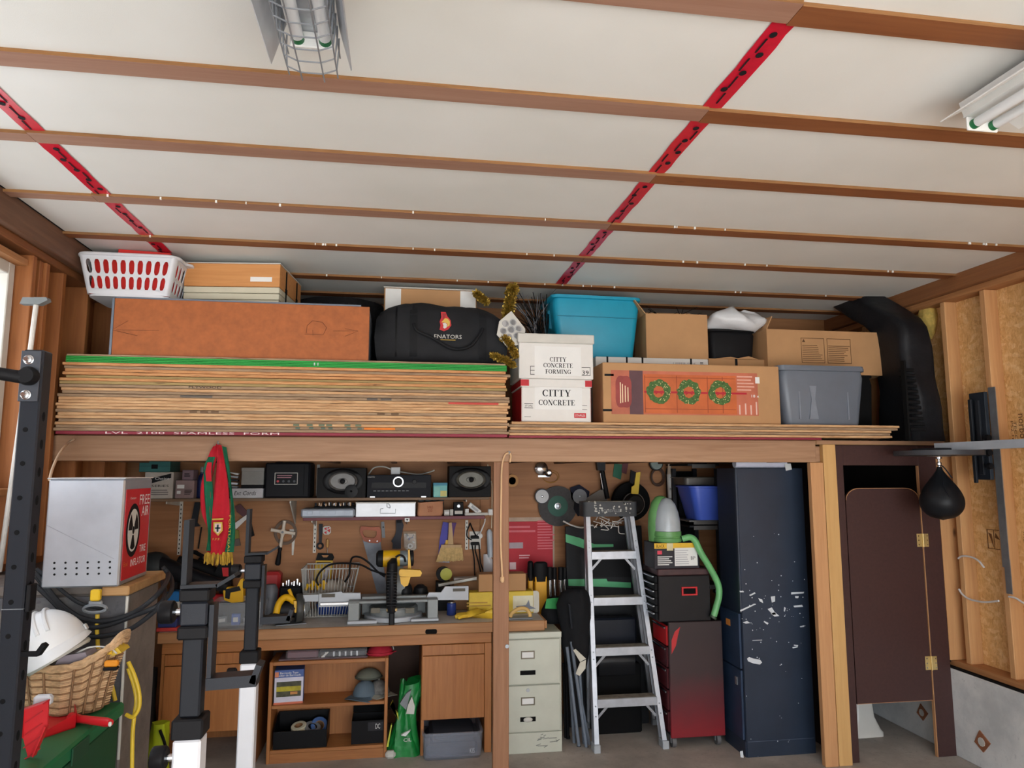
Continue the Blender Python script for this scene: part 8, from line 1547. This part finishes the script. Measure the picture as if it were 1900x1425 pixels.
# dust pans
rp = mat((206, 30, 40), .4, var=.04)
t = thing('dustpan', 'bright red dustpan lying flat on the green chest with its handle pointing at the pier', 'dustpan', PZ(120, 1362, ch) + Vector((0, 0, .002)), R(0)); L_ = LP(t); zz = 0
y0_ = t.location.y
def fl(px, py, z): p = PZ(px, py, ch + z); return p - t.location
a, b, c, d = fl(62, 1376, 0), fl(140, 1350, 0), fl(136, 1330, 0), fl(86, 1332, 0)
pan = [a, b, c, d]; cen = sum(pan, Vector()) / 4
obj('pan_floor', M().loft([[p + Vector((0, 0, 0)) for p in pan], [p + Vector((0, 0, .004)) for p in pan]]), rp, t)
for p, q, h0, h1 in ((a, b, .012, .045), (b, c, .045, .045), (c, d, .045, .012)): obj('pan_wall', M().loft([[p, q, q + Vector((0, .003, 0)), p + Vector((0, .003, 0))], [p + Vector((0, 0, h0)), q + Vector((0, 0, h1)), q + Vector((0, .003, h1)), p + Vector((0, .003, h0))]]), rp, t)
p = (b + c) / 2 + Vector((-.01, 0, .014)); q = fl(205, 1341, .030) ; obj('handle', M().tube([p, p.lerp(q, .25), p.lerp(q, .9), q], [.018, .012, .014, .011], 12), rp, t); obj('hang_hole', M().ell(q + Vector((.004, -.014, 0)), (.006, .006, .008), 8, 6), offwhite, t)
t = thing('dustpan', 'red dustpan standing on edge at the near end of the green chest', 'dustpan', (P(66, 1340, 2.40).x, 2.38, ch + .001)); L_ = LP(t)
pts = [(L_(x, y, 2.38).x, L_(x, y, 2.38).z) for x, y in ((45, 1300), (92, 1284), (90, 1330), (66, 1385), (54, 1392), (44, 1352))]; mz = min(q for _, q in pts); pts = [(x, z - mz) for x, z in pts]
obj('pan_floor', M().prism(pts, -.003, .003), rp, t); 
for i in (0, 2, 5): (x0_, z0_), (x1_, z1_) = pts[i], pts[(i + 1) % 6]; obj('pan_wall', M().loft([[(x0_, -.04 if i != 2 else -.02, z0_), (x1_, -.04 if i != 2 else -.02, z1_), (x1_, .003, z1_), (x0_, .003, z0_)], [(x0_ + .003, -.04 if i != 2 else -.02, z0_ - .003), (x1_ + .003, -.04 if i != 2 else -.02, z1_ - .003), (x1_ + .003, .003, z1_ - .003), (x0_ + .003, .003, z0_ - .003)]]), rp, t)
for k in range(4): obj('rib', M().bar((pts[0][0] + .01, -.0045, pts[0][1] - .04 - .035 * k), (pts[1][0] - .012, -.0045, pts[1][1] - .03 - .035 * k), .003, .004, (0, 0, 1)), mat((180, 24, 34), .45), t)
w_ = obj('hand_grip', M().box(pts[0][0] + .02, pts[1][0] + .002, .004, .03, pts[0][1] - .0, pts[0][1] + .03, .006), mat((206, 208, 214), .4), t)
# --- rack upright with pull-up bar
RYp = 2.08; a, b = P(32, 648, RYp), P(70, 648, RYp); cxr = P(50, 800, RYp).x; zt = a.z; sW = .052
t = thing('power_rack', 'black steel power-rack upright with bolts and a pull-up bar', 'rack', (cxr, RYp, 0))
obj('upright', M().box(-sW / 2, sW / 2, 0, sW, .012, zt, .004), rackblk, t); obj('foot_plate', M().box(-.10, .10, -.25, .06, 0, .0115, .003), rackblk, t)
L_ = LP(t); z2 = L_(40, 745, RYp).z; gp_ = obj('gusset_plate', M().box(-sW / 2 - .001, sW / 2 - .004, -.006, -.0003, z2, zt - .004, .001), mat((58, 62, 70), .4), t)
def bolt(px, py):
    q = L_(px, py, RYp); q.x = -.006; n = obj('bolt', M().lathe([(.013, -.0065), (.013, -.010), (.0105, -.0105), (.0105, -.017), (.006, -.018), (.006, -.026), (0, -.026)], (q.x, 0, q.z), 18, 'y'), chrome, gp_)
bolt(46, 668); bolt(43, 733)
q = L_(50, 699, RYp); obj('pull_up_bar', M().tube([(.0, -.012, q.z - .006), (-.10, -.05, q.z + .008), (-.6, -.28, q.z + .06)], [.017, .0165, .0165], 14), blk, t); obj('bar_collar', M().lathe([(.024, -.006), (.026, -.02), (.02, -.034)], (.0, 0, q.z), 18, 'y'), blk, t)
hb = mat((10, 10, 12), .9)
for py in (797, 860, 924, 988, 1052, 1117, 1180, 1300, 1360): q = L_(42, py, RYp); obj('front_hole', M().prism(circ(.0065, 12, -.004, q.z), -.0008, -.0001), hb, t)
for k in range(26): z = zt - .18 - k * .075; (z > .1) and obj('side_hole', M().prism(circ(.0075, 12, sW / 2, z, .013), sW / 2 + .0001, sW / 2 + .0008, 'x'), hb, t)
q = L_(20, 1130, RYp); obj('seam_line', M().box(-sW / 2 - .0005, sW / 2 + .0005, -.0008, sW + .0005, q.z - .002, q.z), mat((120, 124, 130), .5), t)
q = L_(42, 1215, RYp); obj('j_cup', M().bar((sW / 2, .01, q.z), (sW / 2 + .045, .0, q.z + .001), .012, .010, (0, 0, 1)).bar((sW / 2 + .044, .0, q.z + .0), (sW / 2 + .062, -.004, q.z + .026), .012, .016, (0, 0, 1)), blk, t)
q = L_(55, 1100, RYp); obj('cup_block', M().box(sW / 2 + .001, sW / 2 + .012, .004, .04, q.z - .05, q.z + .02, .002), blk, t)
# push broom leaning by the window
t = thing('wall_hook_rod', 'white rod with a grey T-shaped head standing by the window studs', 'rod', P(62, 640, 3.5)); L_ = LP(t); t.location.z = 1.342; L_ = LP(t)
p, q = L_(56, 650, 3.5), L_(67, 566, 3.5); obj('rod', M().tube([Vector((p.x - .05, 0, .0)), p, q], .011, 10), mat((206, 202, 196), .45), t); obj('head', M().prism([(q.x - .06, q.z), (q.x - .05, q.z + .03), (q.x + .05, q.z + .034), (q.x + .055, q.z + .02), (q.x + .02, q.z + .0)], -.02, .02), mat((116, 122, 124), .5), t)
# switch plate & wrapper left of the rack
t = thing('switch_plate', 'white switch plate on the stud beside the black rack', 'switch', (LX - .002, 3.80, 1.60)); obj('plate', M().box(0, .008, -.05, .05, -.08, .08, .002), offwhite, t); obj('rocker', M().box(.0082, .013, -.012, .012, -.025, .025, .002), white, t)
# --- squat stand
sx = -.47
t = thing('squat_stand', 'two adjustable squat-stand posts, black over white, with bar hooks', 'squat stand', (-.5, 1.77, 0)); wpm = mat((216, 218, 224), .35, var=.03)
def post_(px_of, Y, top_y, cols, k):
    """cols: pixel rows of (white top, low collar, upper block bottom/top)"""
    L_ = lambda px, py: Vector((P(px, py, Y).x + .5, Y - 1.77, P(px, py, Y).z)); cxp = L_(px_of, cols[0]).x; y = Y - 1.77; zw = L_(px_of, cols[0]).z
    w_ = obj('outer_post', M().box(cxp - .03, cxp + .03, y, y + .06, .04, zw, .005), wpm, t); obj('collar', M().box(cxp - .034, cxp + .034, y - .004, y + .064, zw + .0005, zw + .045, .004), blk, w_)
    zi = L_(px_of, cols[1]).z; zt = L_(px_of, cols[2]).z
    i_ = obj('inner_post', M().box(cxp - .0225, cxp + .0225, y + .008, y + .052, zw + .0455, zt, .004), mat((28, 31, 37), .55), t)
    obj('sleeve', M().box(cxp - .030, cxp + .030, y + .001, y + .059, zi + .03, zt - .012, .004), rackblk, i_); obj('sleeve_collar', M().box(cxp - .033, cxp + .033, y - .003, y + .063, zi, zi + .0295, .004), blk, i_); obj('top_collar', M().box(cxp - .033, cxp + .033, y - .003, y + .063, zt - .0115, zt + .018, .004), blk, i_)
    zh = zt + .019; zt2 = L_(px_of, top_y).z
    h_ = obj('bar_cradle', M().bar((cxp - .024, y + .02, zh), (cxp - .024, y + .02, zt2), .012, .045).bar((cxp - .03, y + .02, zh + .004), (cxp + .05, y + .02, zh + .006), .008, .05, (0, 0, 1)).bar((cxp + .048, y + .02, zh + .004), (cxp + .088, y + .02, zh + .028), .008, .05, (0, 0, 1)), mat((34, 37, 42), .5), t)
    for zz in ((zi + zt) / 2 + .01, zw - .045):
        k_ = obj('knob', M().lathe([(.004, -.05), (.024, -.05), (.026, -.046), (.026, -.022), (.022, -.018), (.009, -.018)], (cxp - .030, y + .03, zz), 14, 'x'), blk_gloss, t); obj('threaded_stem', M().cyl((cxp - .049, y + .03, zz), (cxp - .0302, y + .03, zz), .008, n=10), chrome, k_)
    # safety hook
    zh1 = zt - .02; zb = L_(px_of, cols[3]).z; xh = cxp + .038
    obj('safety_hook', M().bar((xh, y + .03, zh1), (xh, y + .03, zb), .010, .045).bar((xh - .005, y + .03, zb + .012), (xh + .105, y + .03, zb + .016), .026, .05, (0, 0, 1)).bar((xh + .096, y + .03, zb + .010), (xh + .11, y + .03, zb + .05), .014, .05), rackblk, t)
    obj('foot_bar', M().box(cxp - .3, cxp + .3, y, y + .06, 0, .0395, .004), wpm, t)
post_(346, 1.77, 965, (1374, 1188, 1108, 1284), 1); post_(461, 2.87, 945, (1232, 1092, 1040, 1160), 2)
obj('base_bar', M().box(-.035, .025, .062, 1.098, .002, .0385, .004), wpm, t)
# --- ceiling light fixtures
def light(name, label, x, y0, y1, cage, rz=0):
    t = thing(name, label, 'light', (x, y0, CZ - .018)); ln_ = y1 - y0; wm = mat((190, 194, 200), .35, .4) if cage else white
    obj('housing', M().prism([(-.075, 0), (.075, 0), (.06, -.05), (-.06, -.05)], 0.0, ln_), wm, t); wx, wz = (.105, -.15) if cage else (.150, -.074)
    for s in (-1, 1): obj('reflector_wing', M().loft([[(s * .070, y, -.03), (s * wx, y, wz), (s * (wx + .003), y, wz + .003), (s * .073, y, -.029)] for y in (-.06 if cage else -.05, ln_)]), wm, t)
    obj('end_plate', M().prism([(-.06, -.0505), (.06, -.0505), (.05, -.02), (-.05, -.02)], ln_ - .006 + .0065, ln_ + .004), wm, t)
    tubem = mat((226, 228, 230), .3, var=.02); gc = mat((24, 110, 64), .5)
    for s in (-1, 1): tb = obj('tube', M().cyl((s * .036, .03, -.078), (s * .036, ln_ - .03, -.078), .0165, n=16), tubem, t); obj('green_end_cap', M().cyl((s * .036, ln_ - .0295, -.078), (s * .036, ln_ - .012, -.078), .017, n=16), gc, tb); obj('green_end_cap', M().cyl((s * .036, .012, -.078), (s * .036, .0295, -.078), .017, n=16), gc, tb)
    for y in (.002, ln_ - .0118): obj('lamp_socket', M().box(-.058, .058, y, y + .0095, -.098, -.0508, .003), white, t)
    if cage:
        m = M(); wr_ = .0024
        for q in ((-.07, -.085), (-.066, -.145), (-.03, -.16), (.03, -.16), (.066, -.145), (.07, -.085)): m.tube([(q[0], -.04, q[1]), (q[0], ln_ + .05, q[1])], wr_, 6)
        k = -.04
        while k < ln_ + .06: m.tube([(-.07, k, -.052), (-.07, k, -.09), (-.066, k, -.145), (-.03, k, -.16), (.03, k, -.16), (.066, k, -.145), (.07, k, -.09), (.07, k, -.052)], wr_, 6); k += .055
        obj('wire_guard', m, mat((150, 154, 160), .4, .5), t)['kind'] = 'stuff'
    return t
q = PZ(575, 60, CZ - .10); light('ceiling_light', 'caged twin-tube fluorescent ceiling light with bent reflector wings', q.x, .72, 1.88, True)
q = PZ(1880, 165, CZ - .10); light('ceiling_light', 'uncaged white twin-tube ceiling light with green-ended tubes', q.x + .10, 1.05, 2.02, False)
from collections import Counter
nm_ = lambda o: o.name.split('.')[0]
cnt = Counter(nm_(o) for o in COL.objects if o.get('category'))
for o in COL.objects:
    if o.get('category') and cnt[nm_(o)] > 1 and not o.get('group'): o['group'] = nm_(o).replace('_', ' ') + 's in the garage'
# ----------------------------------------------------------------- pieces too small to pick apart singly
for o in list(COL.objects):
    if o.type == 'MESH' and o.parent and o.name.split('.')[0] in ('print_lines', 'print', 'pencil_mark', 'print_rules', 'printed_lights', 'badge_lettering', 'printed_columns', 'door_moulding', 'stamp', 'slot', 'webbing', 'embossing', 'notice_box'): o['kind'] = 'stuff'
